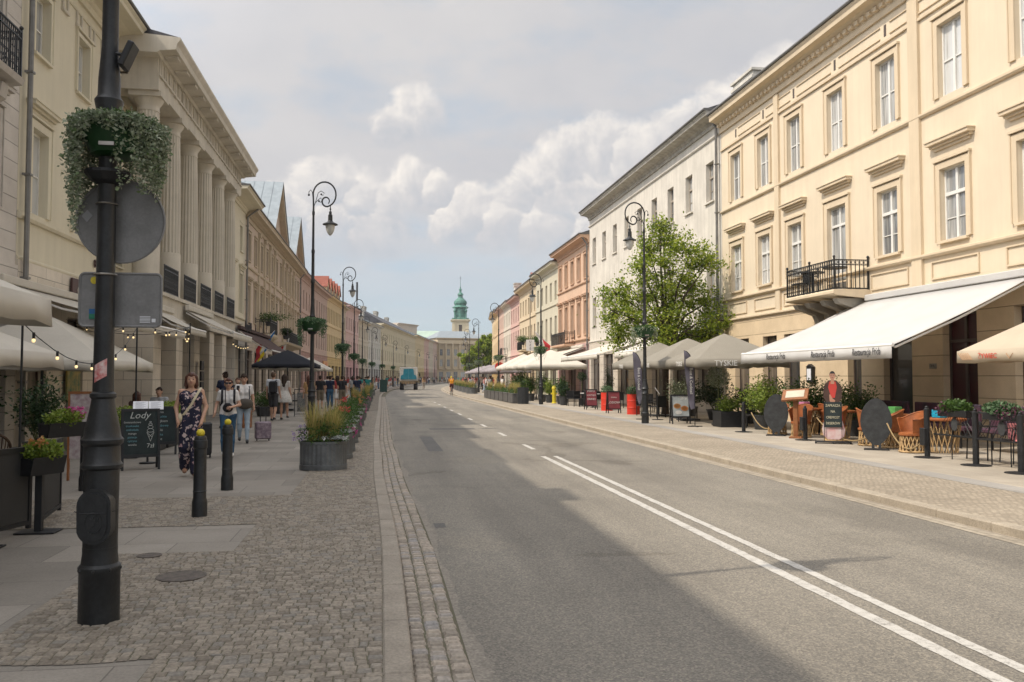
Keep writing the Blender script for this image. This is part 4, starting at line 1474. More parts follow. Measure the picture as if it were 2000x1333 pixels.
winsL = []
for y in (22.95, 25.95, 28.6):
    winsL.append((y, 9.75, 11.35, .95, 'cas', .12, False, True))
    winsL.append((y, 5.72, 7.85, .98, 'cas', .2, .42, False))
bL1, fx1, W1 = building('cream plaster house with deep set windows between the rusticated house and the columns', 'house', -1, 21.72, 29.3, LW, 12.95, c_cream, c_creamg, 4.45, [], 0, wins=winsL,
                        openings=[(22.4, 23.6, .4, 3.3, 'shop'), (25.0, 26.3, .1, 3.3, 'door'), (27.6, 28.8, .4, 3.3, 'shop')], corn=(1.0, .6, False), pane='pane_pale', reveal=.17, bands=((5.45, .14, .12), (12.0, .12, .06), (4.45, .08, .05)), pipe=21.9, trim=c_cream, roof=('slate', 2, .3))
mt = MB()   # frieze mutules of the cream house
for k in range(7):
    x = W1 * (k + .5) / 7
    mt.box(x - .22, x - .14, -.05, .004, 11.65, 12.0).box(x + .14, x + .22, -.05, .004, 11.65, 12.0).box(x - .24, x + .24, -.07, .004, 11.56, 11.64)
mt.build('triglyphs', c_portico, bL1)

# portico house
PY0, PY1 = 29.32, 49.6
bC, fxC, WC = building('neoclassical house fronted by six fluted giant columns', 'house', -1, PY0, PY1, -9.1, 12.7, c_cream, c_creamg, 4.55,
                       [], 0, wins=[(y, za, zb, 1.0, 'cas', .14, hd, True) for y in (31.2, 34.2, 37.2, 40.2, 43.2, 47.6) for (za, zb, hd) in ((5.5, 8.0, False), (9.4, 11.0, False))],
                       openings=[(y - .9, y + .9, .2, 3.5, k) for y, k in ((31.4, 'shop'), (34.6, 'door'), (37.6, 'shop'), (40.8, 'shop'), (44.0, 'door'), (47.4, 'shop'))], corn=(.3, .3, False), reveal=.18, trim=c_cream, roof=('tin', 2.2, .3))
# podium below the columns: y forward is negative local
pod = MB()
pod.box(.05, fxC(46.2), -1.80, -.065, 3.75, 4.38)
pod.box(.0, fxC(46.3), -1.90, -.06, 4.382, 4.5)
pod.box(.02, fxC(46.25), -1.9, -.062, 3.62, 3.748)
podo = pod.build('podium', c_portico, bC)
for y in (29.6, 32.75, 35.75, 38.75, 41.75, 45.2):
    x = fxC(y)
    MB().box(x - .5, x + .5, -1.78, -.07, -.1, 3.6).build('pier', c_creamg, bC)
for k in range(6):
    y = 29.9 + 3.0 * k
    col = MB()
    r0 = .43
    prof = [(r0 * 1.0, 4.742), (r0 * 1.0, 6.0)]
    col.lathe([(r0, 4.502), (r0, 6.15), (r0 * .97, 6.2)], 0, 0, 24)
    col.lathe([(r0 * .97, 6.2), (r0 * .93, 8.0), (r0 * .86, 9.6), (r0 * .8, 10.55)], 0, 0, 40, flute=1, fd=.075, cap=False)
    col.lathe([(r0 * .82, 10.55), (r0 * .84, 10.6), (r0 * .8, 10.64), (r0 * .82, 10.75), (r0 * 1.05, 10.9), (r0 * 1.12, 10.97)], 0, 0, 24)
    col.box(-.52, .52, -.52, .52, 10.972, 11.14)
    o = col.build('column', c_portico, bC, smooth=True, loc=(fxC(y), -1.3, 0))
en = MB()
ex0, ex1 = -.05, fxC(46.1)
en.box(ex0, ex1, -1.76, -.86, 11.142, 11.62)
en.box(ex0, ex0 + .9, -.858, -.01, 11.142, 11.62)
en.box(ex0, ex1, -1.81, -.80, 11.622, 11.70)
en.box(ex0, ex1, -1.73, -.01, 11.702, 12.2)
n = 26
for k in range(n):
    x = ex0 + .3 + (ex1 - ex0 - .6) * k / (n - 1)
    en.box(x - .17, x - .07, -1.78, -1.725, 11.705, 12.2).box(x + .02, x + .12, -1.78, -1.725, 11.705, 12.2).box(x - .2, x + .14, -1.84, -1.75, 11.58, 11.619)
en.build('entablature', c_portico, bC)
co = MB()
co.prism([(-.0, 12.2), (-1.83, 12.2), (-1.9, 12.26), (-2.42, 12.32), (-2.44, 12.5), (-2.55, 12.64), (-2.55, 12.72), (0, 12.9)], 'x', ex0 - .55, ex1 + .55)
for k in range(13):
    x = ex0 + .2 + (ex1 - ex0 - .4) * k / 12
    co.box(x - .22, x + .22, -2.35, -1.95, 12.22, 12.29)
co.build('portico_cornice', c_portico, bC)
rr_ = MB().prism([(-2.5, 12.74), (5, 14.6), (10.5, 12.8)], 'x', ex0 - .5, ex1 + .5)
rr_.build('portico_roof', M['slate'], bC)
for k in range(5):
    ya, yb = 29.95 + 3 * k + .48, 29.95 + 3 * (k + 1) - .48
    railing(bC, [(fxC(ya), -1.76, 0), (fxC(yb), -1.76, 0)], 4.52, 5.5, .105, ornate=True, balls=False, name='balustrade')
# plain end bay of the portico house
bD, fxD, WD = building('narrow plain cream bay house at the far end of the columns', 'house', -1, 49.62, 55.9, LW, 12.5, c_cream, c_creamg, 4.5, [(9.4, 11.0, .95, 'cas', .12, False, True), (5.6, 8.0, .98, 'cas', .16, .35, False)], 2, corn=(1.15, .5, False), reveal=.24, trim=c_cream, bands=((5.2, .12, .1),), roof=('tin', 2.0, .3), pipe=55.7)
# beige house with two street gables
c_b = surf('beige_pink_plaster', (0.58, 0.475, 0.38), .3)
c_bt = surf('beige_sandstone_trim', (0.56, 0.47, 0.345), .45)
bE, fxE, WE = building('long beige house with pilasters and two steep street gables', 'house', -1, 55.92, 89.2, LW, 12.4, c_b, blocks('beige_ashlar', (0.52, 0.445, 0.36), bw=.9, bh=.45, var=.03, bump=.6, jcol=.55), 4.4,
                       [(9.2, 11.0, .92, 'cas', .12, False, True), (5.3, 7.6, .95, 'cross', .12, .3, True)], 12, corn=(.8, .7, True), reveal=.2, trim=c_bt, bands=((4.4, .14, .16), (8.7, .12, .12)), roof=('tile', 2.4, .3), gables=((65.5, 74.5, 16.8, 'tin'), (79.8, 88.4, 16.6, 'tin')), pipe=89.0, fr='winbrown')
for k in (2, 3, 4, 5, 7, 8, 9, 10):
    x = WE * k / 12
    MB().box(x - .2, x + .2, -.12, .004, 5.0, 11.4).box(x - .3, x + .3, -.2, .004, 11.38, 11.66).box(x - .26, x + .26, -.16, .004, 4.62, 5.02).build('pilaster', c_bt, bE)
bz = MB().prism([(0, 4.0), (-1.0, 4.35), (-1.1, 4.5), (-1.1, 4.62), (0, 4.62)], 'x', fxE(60.2), fxE(64.0)).build('balcony', c_bt, bE)
railing(bz, [(fxE(60.3), -.05, 0), (fxE(60.3), -1.02, 0), (fxE(63.9), -1.02, 0), (fxE(63.9), -.05, 0)], 4.62, 5.6, .2, r=.016)
bz2 = MB().prism([(0, 4.0), (-1.0, 4.3), (-1.1, 4.45), (0, 4.45)], 'x', fxE(70.0), fxE(82.0)).build('balcony', c_bt, bE)
railing(bz2, [(fxE(70.1), -1.02, 0), (fxE(74), -1.02, 0), (fxE(78), -1.02, 0), (fxE(81.9), -1.02, 0)], 4.45, 5.4, .25, r=.018)
specL = [
    ('dull rose house with dark tin eaves beside the second street gable', 89.22, 101.5, 12.4, (0.42, 0.27, 0.23), 5, dict(roof=('slate', 1.6, .3), chim=((98, 2.0, 1.5, 12.5, 14.5),)), 12),
    ('brownish pink house left of the row of yellow dormers', 101.52, 115.4, 12.4, (0.40, 0.27, 0.235), 6, dict(roof=('slate', 1.6, .3)), 12),
    ('bright yellow house with a row of small yellow gabled dormers and red roof', 115.42, 131.0, 12.5, (0.56, 0.43, 0.20), 9, dict(roof=('tile', 3.4, .3), dormers=tuple((117.2 + 3.1 * k, 2.2, .2, 13.9, 1.3, 'tile') for k in range(5))), 12),
    ('narrow sand coloured house between the yellow and the pink one', 131.02, 135.8, 12.3, (0.42, 0.36, 0.28), 2, dict(roof=('slate', 1.8, .3)), 12),
    ('pink lilac plaster house with pale trim far on the left', 135.82, 151.1, 13.0, (0.52, 0.33, 0.34), 6, dict(roof=('tile', 2.2, .3)), 12),
    ('pale beige house with tall grey windows far on the left', 151.12, 163.5, 11.6, (0.50, 0.45, 0.37), 6, dict(roof=('tin', 2.0, .3), chim=((155, 1.4, 3, 12, 15), (161, 1.4, 3, 12, 14.6))), 12),
    ('bluish white house before the long cream terrace', 163.52, 179.6, 12.0, (0.50, 0.50, 0.48), 6, dict(roof=('tin', 2.0, .3), chim=((168, 1.6, 3, 12, 15), (176, 1.6, 3, 12, 15))), 12),
    ('long cream terrace under a dark mansard roof in the distance', 179.62, 244, 12.9, (0.58, 0.49, 0.32), 22, dict(roof=('slate', 3.6, .3), chim=((190, 2.6, 5, 14, 17.1), (207, 3.0, 5, 14, 17.3), (225, 3.0, 5, 14, 17.1))), 13),
    ('amber yellow house following the cream terrace', 244.02, 269, 13.6, (0.60, 0.44, 0.22), 8, dict(roof=('tin', 2.5, .3)), 12),
    ('brick pink house in the far bend of the street', 269.02, 284, 13.8, (0.54, 0.30, 0.26), 5, dict(roof=('tin', 2.5, .3)), 12),
    ('grey beige house in the far bend of the street', 284.02, 300, 13.9, (0.50, 0.43, 0.33), 5, dict(roof=('tin', 2.5, .3)), 12),
    ('rosy beige house next to the domed palace in the far bend', 300.02, 316, 14.2, (0.52, 0.36, 0.31), 5, dict(roof=('tin', 2.5, .3)), 12),
]
for i, (lab, a, b_, H, c, nc, kw, _) in enumerate(specL):
    c = tuple(min(.68, x * 1.18) for x in c)
    w = surf('left_plaster_%d' % i, c, .22)
    tr = surf('left_trim_%d' % i, tuple(x * 1.06 for x in c), .25)
    gr = blocks('left_rustic_%d' % i, tuple(x * .85 for x in c), bh=0.5, mortar=0.012, horiz_only=True, var=0, bump=.6)
    fl = (H - 4.4) / 2
    rows_ = [(4.4 + fl + .5, 4.4 + fl + 2.5, .95, 'cross', .12, False, False), (5.1, 7.4, .95, 'cross', .12, False, False)]
    building(lab, 'house', -1, a, b_, LW, H, w, gr, 4.3, rows_, nc, corn=(.7, .6, False), simple=True, trim=tr, bands=((4.3, .14, .14), (4.4 + fl, .12, .1)), fr='winsand' if i not in (5, 6) else 'winwhite', depth=11, gh=3.2, **kw)

# far end: palace block turned towards us, church tower, skyline


def block(label, x, y, w, d, H, rz, col, ncols, roofm, cat='building', name='palace', rows_=((5.6, 8.2), (9.6, 12.0)), rise=2.5, colonnade=False, h=None):
    b = thing(name, label, cat, (x, y, 0), rz)
    mb = MB()
    wl = surf('plaster_' + roofm + '_%d' % int(y + x), col, .25)
    holes = []
    for (za, zb) in rows_:
        for k in range(ncols):
            xc = w * (k + .5) / ncols
            holes.append((xc - .6, xc + .6, za, zb, .3))
    for k in range(ncols):
        xc = w * (k + .5) / ncols
        holes.append((xc - .8, xc + .8, .3, 3.6, .4))
    facade(mb, 0, w, -.1, H, holes)
    mb.quad((0, 0, 0), (0, d, 0), (0, d, H), (0, 0, H)).quad((w, 0, 0), (w, 0, H), (w, d, H), (w, d, 0)).quad((0, d, 0), (w, d, 0), (w, d, H), (0, d, H)).quad((0, 0, H), (w, 0, H), (w, d, H), (0, d, H))
    mb.build('wall', wl, b, recalc=False)
    for hh in holes:
        add_window(b, hh[0], hh[2], hh[1] - hh[0], hh[3] - hh[2], 'cross', 'winsand', 'pane', .2, simple=True)
    c = MB()
    cornice(c, -.4, w + .4, H, .8, .8, False)
    c.prism([(.004, 4.3), (-.25, 4.4), (-.25, 4.65), (.004, 4.7)], 'x', 0, w)
    c.build('cornice', wl, b)
    if rise > 0:
        MB().add([(-.6, -.6, H + .02), (w + .6, -.6, H + .02), (w + .6, d + .6, H + .02), (-.6, d + .6, H + .02), (w * .2, d / 2, H + rise), (w * .8, d / 2, H + rise)],
                 [(0, 1, 5, 4), (1, 2, 5), (2, 3, 4, 5), (3, 0, 4), (0, 3, 2, 1)]).build('roof', M[roofm], b)
    return b, wl


pb, pw = block('ochre palace block closing the street in the distance', 20.5, 316, 17.0, 16, 16.2, R(14), (0.48, 0.37, 0.21), 6, 'tin', rise=3.0)
cl = MB()
for k in range(7):
    x = .4 + 16.2 * k / 6
    cl.lathe([(.42, 4.7), (.42, 5.0), (.36, 5.1), (.33, 13.4), (.42, 13.6), (.45, 14.0)], x, -.5, 12)
cl.box(-.3, 17.3, -1.0, 0, 14.002, 15.3)
cl.build('columns', pw, pb)
# church: yellow tower with a green copper baroque helmet
ch = thing('church', 'church tower with green copper baroque spire over the distant roofs', 'church', (36.6, 400, 0), R(-4))
tw = plaster('church_plaster', (0.62, 0.54, 0.38), .2)
t = MB()
facade(t, -3.6, 3.6, -.1, 27.6, [(-.75, .75, 20.3, 26.0, .5), (-.9, .9, 8, 14, .5)], y=-3.6)
t.quad((-3.6, -3.6, 0), (-3.6, 3.6, 0), (-3.6, 3.6, 27.6), (-3.6, -3.6, 27.6)).quad((3.6, -3.6, 0), (3.6, -3.6, 27.6), (3.6, 3.6, 27.6), (3.6, 3.6, 0)).quad((-3.6, 3.6, 0), (3.6, 3.6, 0), (3.6, 3.6, 27.6), (-3.6, 3.6, 27.6))
t.box(-3.9, -2.5, -3.95, -3.55, 4, 26.8).box(2.5, 3.9, -3.95, -3.55, 4, 26.8)
t.build('tower', tw, ch, recalc=False)
MB().quad((-.75, -3.15, 20.3), (.75, -3.15, 20.3), (.75, -3.15, 26), (-.75, -3.15, 26)).build('louvre', M['winbrown'], ch, recalc=False)
k = MB()
k.box(-4.3, 4.3, -4.3, 4.3, 27.6, 28.1).box(-4.6, 4.6, -4.6, 4.6, 28.102, 28.5)
k.build('cornice', tw, ch)
g = MB()
g.box(-3.9, 3.9, -3.9, 3.9, 28.5, 29.2)
g.lathe([(3.2, 29.2), (2.9, 30.0), (2.9, 33.8), (3.6, 34.0), (3.9, 34.4), (3.2, 34.9), (2.6, 35.3), (3.1, 36.3), (3.0, 37.2), (1.9, 38.3), (1.2, 39.0), (1.0, 40.0), (1.5, 40.2), (1.3, 40.8), (.55, 41.5), (.5, 42.4), (.8, 42.8), (.35, 43.3), (.12, 44.5), (.08, 46.6)], 0, 0, 8)
for a in range(4):
    x, y = 3.5 * math.cos(a * PI / 2 + PI / 4) * 1.2, 3.5 * math.sin(a * PI / 2 + PI / 4) * 1.2
    g.lathe([(.5, 29.2), (.35, 29.8), (.4, 32.2), (.7, 32.6), (.5, 33.2), (.1, 34.2)], x * .86, y * .86, 8)
g.build('spire', M['copper'], ch)
MB().box(-.06, .06, -.06, .06, 46.6, 49.2).box(-.55, .55, -.06, .06, 48.2, 48.34).build('cross', M['black'], ch)
s2 = MB().box(-.9, -.7, -3, -2.8, 35, 42.5).lathe([(.3, 42.5), (.5, 43), (.1, 44)], -3.2 + .4, -2.9, 6)
# nave with pale green copper roof
nv = MB()
nv.box(-30, -4.4, -2, 14, 0, 19)
nv.build('nave', tw, ch)
MB().prism([(-2.6, 19.0), (6, 23.6), (14.6, 19.0)], 'x', -30.5, -4.3).build('nave_roof', M['copper_pale'], ch)
# big far block behind the bend, pale hipped roof, statue group
block('dark ochre institute with pilasters behind the palace', 33.5, 345, 15, 18, 17.5, R(-48), (0.40, 0.32, 0.20), 6, 'tin', rise=2.5)
block('distant pale office block beyond the trees', 56, 560, 60, 20, 12.5, R(0), (0.48, 0.46, 0.42), 12, 'slate', rise=.8, cat='office block', name='office_block')
block('cream rear building rising behind the left terraces', -6, 262, 18, 14, 20.5, R(75), (0.58, 0.52, 0.42), 5, 'slate', rise=0, name='rear_building', rows_=((12, 14), (16, 18)))
block('pale flat roofed tower block behind the distant terraces', 6, 330, 16, 12, 22.5, R(60), (0.60, 0.52, 0.44), 5, 'slate', rise=0, name='rear_building', rows_=((12, 14), (16, 19)))
mast = thing('antenna_mast', 'grey antenna mast rising from the distant roofs', 'mast', (-5.4, 190, 0))
MB().lathe([(.35, 12), (.3, 17), (.12, 17.1), (.1, 21)], 0, 0, 8).lathe([(.22, 18.5), (.22, 22.5)], 0, 0, 8).build('pole', M['darkgrey'], mast)

# ---------------------------------------------------------------- street lamps


def make_lamp(label, loc, rz):
    L = thing('street_lamp', label, 'street lamp', loc, rz, 'ornate street lamps')
    L.scale = (.87, .87, 1)
    b = MB()
    b.lathe([(.150, -.02), (.150, .33), (.158, .345), (.155, .37), (.135, .39), (.127, .46), (.128, .50)], 0, 0, 28)
    b.lathe([(.126, .50), (.128, .78), (.130, 1.02), (.152, 1.035), (.155, 1.055), (.138, 1.075), (.132, 1.18), (.155, 1.20), (.158, 1.225), (.138, 1.245), (.128, 1.30), (.098, 1.42), (.084, 1.50), (.098, 1.515), (.098, 1.535), (.078, 1.55)], 0, 0, 28)
    for k in range(8):
        a = 2 * PI * k / 8
        b.ball((.152 * math.cos(a), .152 * math.sin(a), .355), .014, 6, 4)
    b.build('base', M['iron'], L, smooth=True)
    # oval service door with a crest
    dm = MB()
    poly = []
    for k in range(24):
        a = 2 * PI * k / 24
        poly.append((.125 * math.cos(a), .72 + .115 * math.sin(a) + (.07 if math.sin(a) > 0 else -.07)))
    dm.prism(poly, 'y', -.172, -.05)
    poly2 = [(x * .8, .72 + (z - .72) * .86) for x, z in poly]
    dm.prism(poly2, 'y', -.182, -.172)
    rc = random.Random(2)
    for k in range(11):
        x, z = rc.uniform(-.035, .035), .68 + rc.uniform(-.045, .045)
        a, q = rc.uniform(0, 6), rc.uniform(.008, .018)
        dm.tube([(x + q * (1 - .1 * i) * math.cos(a + i * .6), -.182, z + q * (1 - .1 * i) * math.sin(a + i * .6)) for i in range(8)], .0035, 4)
    dm.tube([(.062 * math.cos(t), -.183, .68 + .068 * math.sin(t)) for t in [2 * PI * i / 20 for i in range(20)]], .005, 5, closed=True)
    dmo = dm.build('service_door', M['iron'], L, smooth=True)
    MB().tube([(-.16, -.1, .75), (-.09, -.186, .745), (.09, -.186, .745), (.15, -.08, .755)], .004, 5).build('cable_tie', M['black'], dmo)
    p = MB()
    p.lathe([(.078, 1.55), (.070, 2.3), (.066, 3.38), (.078, 3.40), (.082, 3.46), (.106, 3.55), (.108, 3.57), (.085, 3.60), (.082, 3.72), (.062, 3.95), (.060, 4.6), (.075, 4.62), (.075, 4.68), (.058, 4.72), (.052, 5.55), (.062, 5.57), (.062, 5.64), (.046, 5.68), (.038, 6.75), (.050, 6.78), (.050, 6.86), (.036, 6.90), (.032, 7.1)], 0, 0, 16)
    p.build('pole', M['iron'], L, smooth=True)
    s = MB()
    # great scroll
    pts = [(0, 0, 7.05)]
    cx, cz, rad = .40, 7.42, .42
    for k in range(19):
        a = PI * (1.06 - 1.48 * k / 18)
        r = rad * (1 - .08 * k / 18)
        pts.append((cx + r * math.cos(a), 0, cz + r * math.sin(a)))
    ex_, ez_ = pts[-1][0], pts[-1][2]
    for k in range(1, 16):
        t = k / 15
        a = R(-75 - 330 * t)
        r = .17 - .07 * t
        pts.append((ex_ - .045 + r * math.cos(a), 0, ez_ + .165 + r * math.sin(a)))
    s.tube(pts, [.032] + [.028] * (len(pts) - 10) + [.028 - .0013 * i for i in range(9)], 7)
    for (a0, a1, h) in ((.05, .38, 7.52), (.05, .30, 7.3)):
        s.tube([(0, 0, 7.0), (.06, 0, 7.15), (.16, 0, h - .05), (.26, 0, h + .02), (a1, 0, h - .05), (a1 - .05, 0, h - .13), (a1 - .11, 0, h - .09)], .012, 5)
        s.ball((a1 - .11, 0, h - .09), .035, 6, 4)
    s.tube([(0, 0, 6.95), (-.02, 0, 7.25), (-.05, 0, 7.5), (-.11, 0, 7.56), (-.17, 0, 7.5), (-.17, 0, 7.42)], .013, 5)
    s.ball((-.17, 0, 7.4), .04, 6, 4)
    s.build('scroll_arm', M['iron'], L, smooth=True)
    lx = .60
    n = MB()
    n.lathe([(.012, 7.08), (.02, 7.0), (.035, 6.96), (.018, 6.93), (.03, 6.90), (.05, 6.88), (.05, 6.80), (.078, 6.78), (.082, 6.60), (.095, 6.585), (.10, 6.565), (.20, 6.52), (.27, 6.49), (.275, 6.465), (.20, 6.46)], lx, 0, 18)
    n.build('lantern', M['iron'], L, smooth=True)
    MB().lathe([(.165, 6.455), (.168, 6.40), (.15, 6.30), (.10, 6.20), (.05, 6.14), (.012, 6.12)], lx, 0, 18).build('lamp_glass', M['lens'], L, smooth=True)
    hk = MB()   # round bracket which carries the basket
    hk.lathe([(.07, 2.98), (.12, 3.0), (.17, 3.05), (.17, 3.07), (.07, 3.08)], 0, 0, 16)
    hk.build('basket_bracket', M['black'], L)
    return L


def make_basket(label, loc, n_str=70, seed=1, lm='leaf_silver', lsize=.034, n_leaf=62, length=.62, group='flower baskets on the street lamps'):
    r_ = random.Random(seed)
    B = thing('flower_basket', label, 'flower basket', loc, 0, group)
    t = MB().lathe([(.17, 0), (.24, .02), (.34, .22), (.36, .30), (.35, .32), (.30, .31)], 0, 0, 22)
    t.build('tub', mat('dark_green_tub', (0.012, 0.055, 0.016), rough=.4, var=.1), B, smooth=True)
    MB().box(-.08, .06, -.315, -.29, .05, .085).build('plate', M['steel'], B)
    lf = MB()
    pts = []
    # dome of short growth on top
    a = rng.uniform(0, 2 * PI, 900)
    q = np.sqrt(rng.uniform(0, 1, 900))
    dome = np.stack([np.cos(a) * q * .40, np.sin(a) * q * .40, .31 + .12 * np.sqrt(1 - q * q * .9) * rng.uniform(.5, 1, 900)], 1)
    g2 = MB()
    leaves(g2, dome, lsize * 1.15, aspect=.6, up=.3)
    g2.build('top_foliage', M['leaf_mid'] if lm == 'leaf_silver' else M['leaf_basket'], B, recalc=False)
    for k in range(n_str):
        an = r_.uniform(0, 2 * PI)
        # thinner curtain in a gap on the camera side so the tub shows
        gapc = math.cos(an + PI / 2)
        Ls = length * r_.uniform(.25, 1.0) * (1.3 if math.cos(an) < -.5 else .9)
        if gapc > .72 and r_.random() < .85:
            Ls *= .22
        rr = r_.uniform(.33, .44)
        wx, wy = r_.uniform(-.03, .03), r_.uniform(-.03, .03)
        m = int(n_leaf * (Ls / length) + 8)
        u = np.linspace(0, 1, m)
        bulge = rr + .045 * np.sin(np.minimum(u * 3, PI / 2)) - .03 * u
        cl_ = .028 * (1 - .6 * u)
        x = np.cos(an) * bulge + wx * np.sin(u * 7) + rng.normal(0, 1, m) * cl_
        y = np.sin(an) * bulge + wy * np.sin(u * 6 + 1) + rng.normal(0, 1, m) * cl_
        z = .36 - Ls * u + rng.normal(0, .012, m)
        pts.append(np.stack([x, y, z], 1))
    leaves(lf, np.concatenate(pts), lsize, aspect=.62, up=.35, down=True)
    lf.build('trailing_foliage', M[lm], B, recalc=False)
    return B


LX = -1.885
LY = 6.22
lamp = make_lamp('nearest street lamp, large black iron post in the left foreground', (LX, LY, 0), 0)
bk = make_basket('large flower basket with long silvery trailing leaves on the nearest lamp post', (LX + .06, LY, 3.17), 190, 3, 'leaf_silver', .038, 95, .86)
bk.scale = (.70, .70, .70)
llY = [27.4, 48.6, 68.9, 88.0, 107.5, 127.0, 147.0, 168.0, 190.0, 212.0, 234.0]
far_basket = make_basket('bushy green flower basket on the second street lamp of the left pavement', (-2.18, llY[0], 3.08), 60, 9, 'leaf_basket', .05, 30, .62)
for i, y in enumerate(llY):
    x = -2.15 + cv(y)
    lab = ORD[i + 1] + ' street lamp of the left pavement counting from the near black post'
    copy_tree(lamp, (x, y, 0), -cdir(y), lab)
    if i == 0:
        continue
    if i < 7:
        copy_tree(far_basket, (x, y, 3.08), i * 1.3, 'green flower basket on the ' + ORD[i + 1] + ' street lamp of the left pavement')
rlY = [29.1, 50.3, 70.8, 90.2, 110.0, 130.0, 152.0]
b2 = make_basket('flower basket with pale grey green strands on the nearest lamp of the sunny pavement', (9.2, rlY[0], 3.05), 55, 19, 'leaf_silver', .045, 34, .66)
for i, y in enumerate(rlY):
    x = 9.2 + .012 * (y - 29) + cv(y)
    nm = ['nearest', 'second', 'third', 'fourth', 'fifth', 'sixth', 'seventh'][i]
    copy_tree(lamp, (x, y, 0.02), PI - cdir(y), nm + ' street lamp of the sunny right pavement')
    if 0 < i < 5:
        copy_tree(b2, (x, y, 3.05), i * .9, 'flower basket with pale strands on the ' + nm + ' lamp of the sunny pavement')

# things fixed to the near post
sg = thing('round_road_sign', 'grey back of a round road sign on the nearest lamp post', 'road sign', (LX + .067, LY, 2.745))
MB().lathe([(.292, 0), (.292, .004), (.295, .02)], 0, 0, 40).xf(Matrix.Rotation(-PI / 2, 4, 'X') @ Matrix.Identity(4)).xf(Matrix.Translation((0, .10, 0))).build('plate', M['signback'], sg, smooth=True)
rim = MB().tube([(.292 * math.cos(t), .098, .292 * math.sin(t)) for t in [2 * PI * i / 40 for i in range(40)]], .009, 6, closed=True)
rim.build('rim', M['signback'], sg, smooth=True)
MB().prism([(-.262, .03), (-.225, .075), (-.19, .035), (-.227, -.01)], 'y', .094, .0995).build('sticker', mat('pale_sticker', (.35, .36, .38), rough=.5, var=.1), sg)
MB().tube([(-.067 + .07 * math.cos(t), .07 * math.sin(t), .1) for t in [2 * PI * i / 18 for i in range(18)]], .006, 5, closed=True).build('clamp', M['steel'], sg)
s2 = thing('square_road_sign', 'grey back of a rectangular road sign with a yellow sticker, below the round one', 'road sign', (LX + .075, LY, 2.19))


def rrect(w, h, r, n=5):
    out = []
    for (cx, cz, a0) in ((w / 2 - r, h / 2 - r, 0), (-w / 2 + r, h / 2 - r, 90), (-w / 2 + r, -h / 2 + r, 180), (w / 2 - r, -h / 2 + r, 270)):
        for k in range(n + 1):
            a = R(a0 + 90 * k / n)
            out.append((cx + r * math.cos(a), cz + r * math.sin(a)))
    return out


MB().prism(rrect(.54, .37, .035), 'y', .092, .108).build('plate', M['signback'], s2)
MB().tube([(x, .095, z) for x, z in rrect(.54, .37, .035)], .010, 6, closed=True).build('rim', M['signback'], s2, smooth=True)
MB().tube([(-.075 + .07 * math.cos(t), .07 * math.sin(t), .165) for t in [2 * PI * i / 18 for i in range(18)]], .007, 5, closed=True).build('clamp', M['steel'], s2)
MB().prism([(-.175 + .024 * math.cos(t), .135 + .026 * math.sin(t)) for t in [2 * PI * i / 16 for i in range(16)]], 'y', .084, .0915).build('round_sticker', M['yellow'], s2)
MB().box(-.205, -.155, .084, .0915, -.135, -.10).build('green_sticker', mat('green_sticker', (.02, .20, .12), rough=.4), s2)
MB().box(-.205, -.155, .084, .0915, -.0995, -.065).build('blue_sticker', mat('blue_sticker', (.02, .12, .30), rough=.4), s2)
pl = MB()
for k in range(5):
    pl.box(.13, .20, .088, .0915, -.158 + k * .010, -.153 + k * .010)
pl.box(.21, .235, .088, .0915, -.155, -.13)
pl.build('maker_plate', M['paper'], s2)
stk = thing('sticker', 'tilted red and white sticker on the nearest lamp post', 'sticker', (LX, LY, 1.67), 0)
v = MB()
for i in range(6):
    for (za, zb, mi) in ((-.06, .06, 0),):
        a0, a1 = -PI / 2 - .62 + i * .2, -PI / 2 - .62 + (i + 1) * .2
        r = .0705
        v.quad((r * math.cos(a0), r * math.sin(a0), za + i * .008), (r * math.cos(a1), r * math.sin(a1), za + (i + 1) * .008), (r * math.cos(a1), r * math.sin(a1), zb + (i + 1) * .008), (r * math.cos(a0), r * math.sin(a0), zb + i * .008))
v.build('sheet', mat('red_white_sticker', (0.62, 0.55, 0.52), col2=(0.45, 0.06, 0.06), scale=22, rough=.5), stk, recalc=False)
cm = thing('floodlight', 'small black floodlight bracketed to the top of the nearest lamp post', 'floodlight', (LX, LY, 3.9))
cm.scale = (.75, .75, .72)
MB().tube([(.05, -.03, 0), (.15, -.05, -.02)], .016, 6).tube([(.066 * math.cos(t), .066 * math.sin(t), -.01) for t in [2 * PI * i / 16 for i in range(16)]], .008, 5, closed=True).build('bracket', M['black'], cm)
MB().cbox(-.03, .03, -.10, .10, -.13, .13, .012).xf(Matrix.Translation((.17, -.03, -.02)) @ Matrix.Rotation(R(22), 4, 'Y')).build('housing', M['black'], cm)

# ---------------------------------------------------------------- bollards


def bollard(loc, label, ball=True):
    b = thing('bollard', label, 'bollard', loc, 0, 'iron bollards on the left pavement')
    MB().lathe([(.088, -.01), (.088, .17), (.082, .20), (.075, .22), (.072, .80), (.082, .81), (.084, .86), (.080, .90), (.072, .905), (.072, .93), (.060, .95), (.02, .955)], 0, 0, 20).build('post', M['iron'], b, smooth=True)
    MB().tube([(.073 * math.cos(t), .073 * math.sin(t), .30) for t in [2 * PI * i / 16 for i in range(16)]], .009, 5, closed=True).build('ring', M['iron'], b, smooth=True)
    if ball:
        MB().ball((0, 0, .985), .050, 16, 10).build('ball', M['yellow'], b, smooth='all')
    return b


b = bollard((-2.12, 10.63, 0), 'bollard with yellow ball top, the nearer of the two yellow topped ones')
bollard((-2.23, 13.1, 0), 'bollard with yellow ball top, the farther of the two beside the woman in jeans')
bollard((-4.27, 13.35, 0), 'plain dark bollard without a ball behind the terrace fence', False)

# ---------------------------------------------------------------- parasols


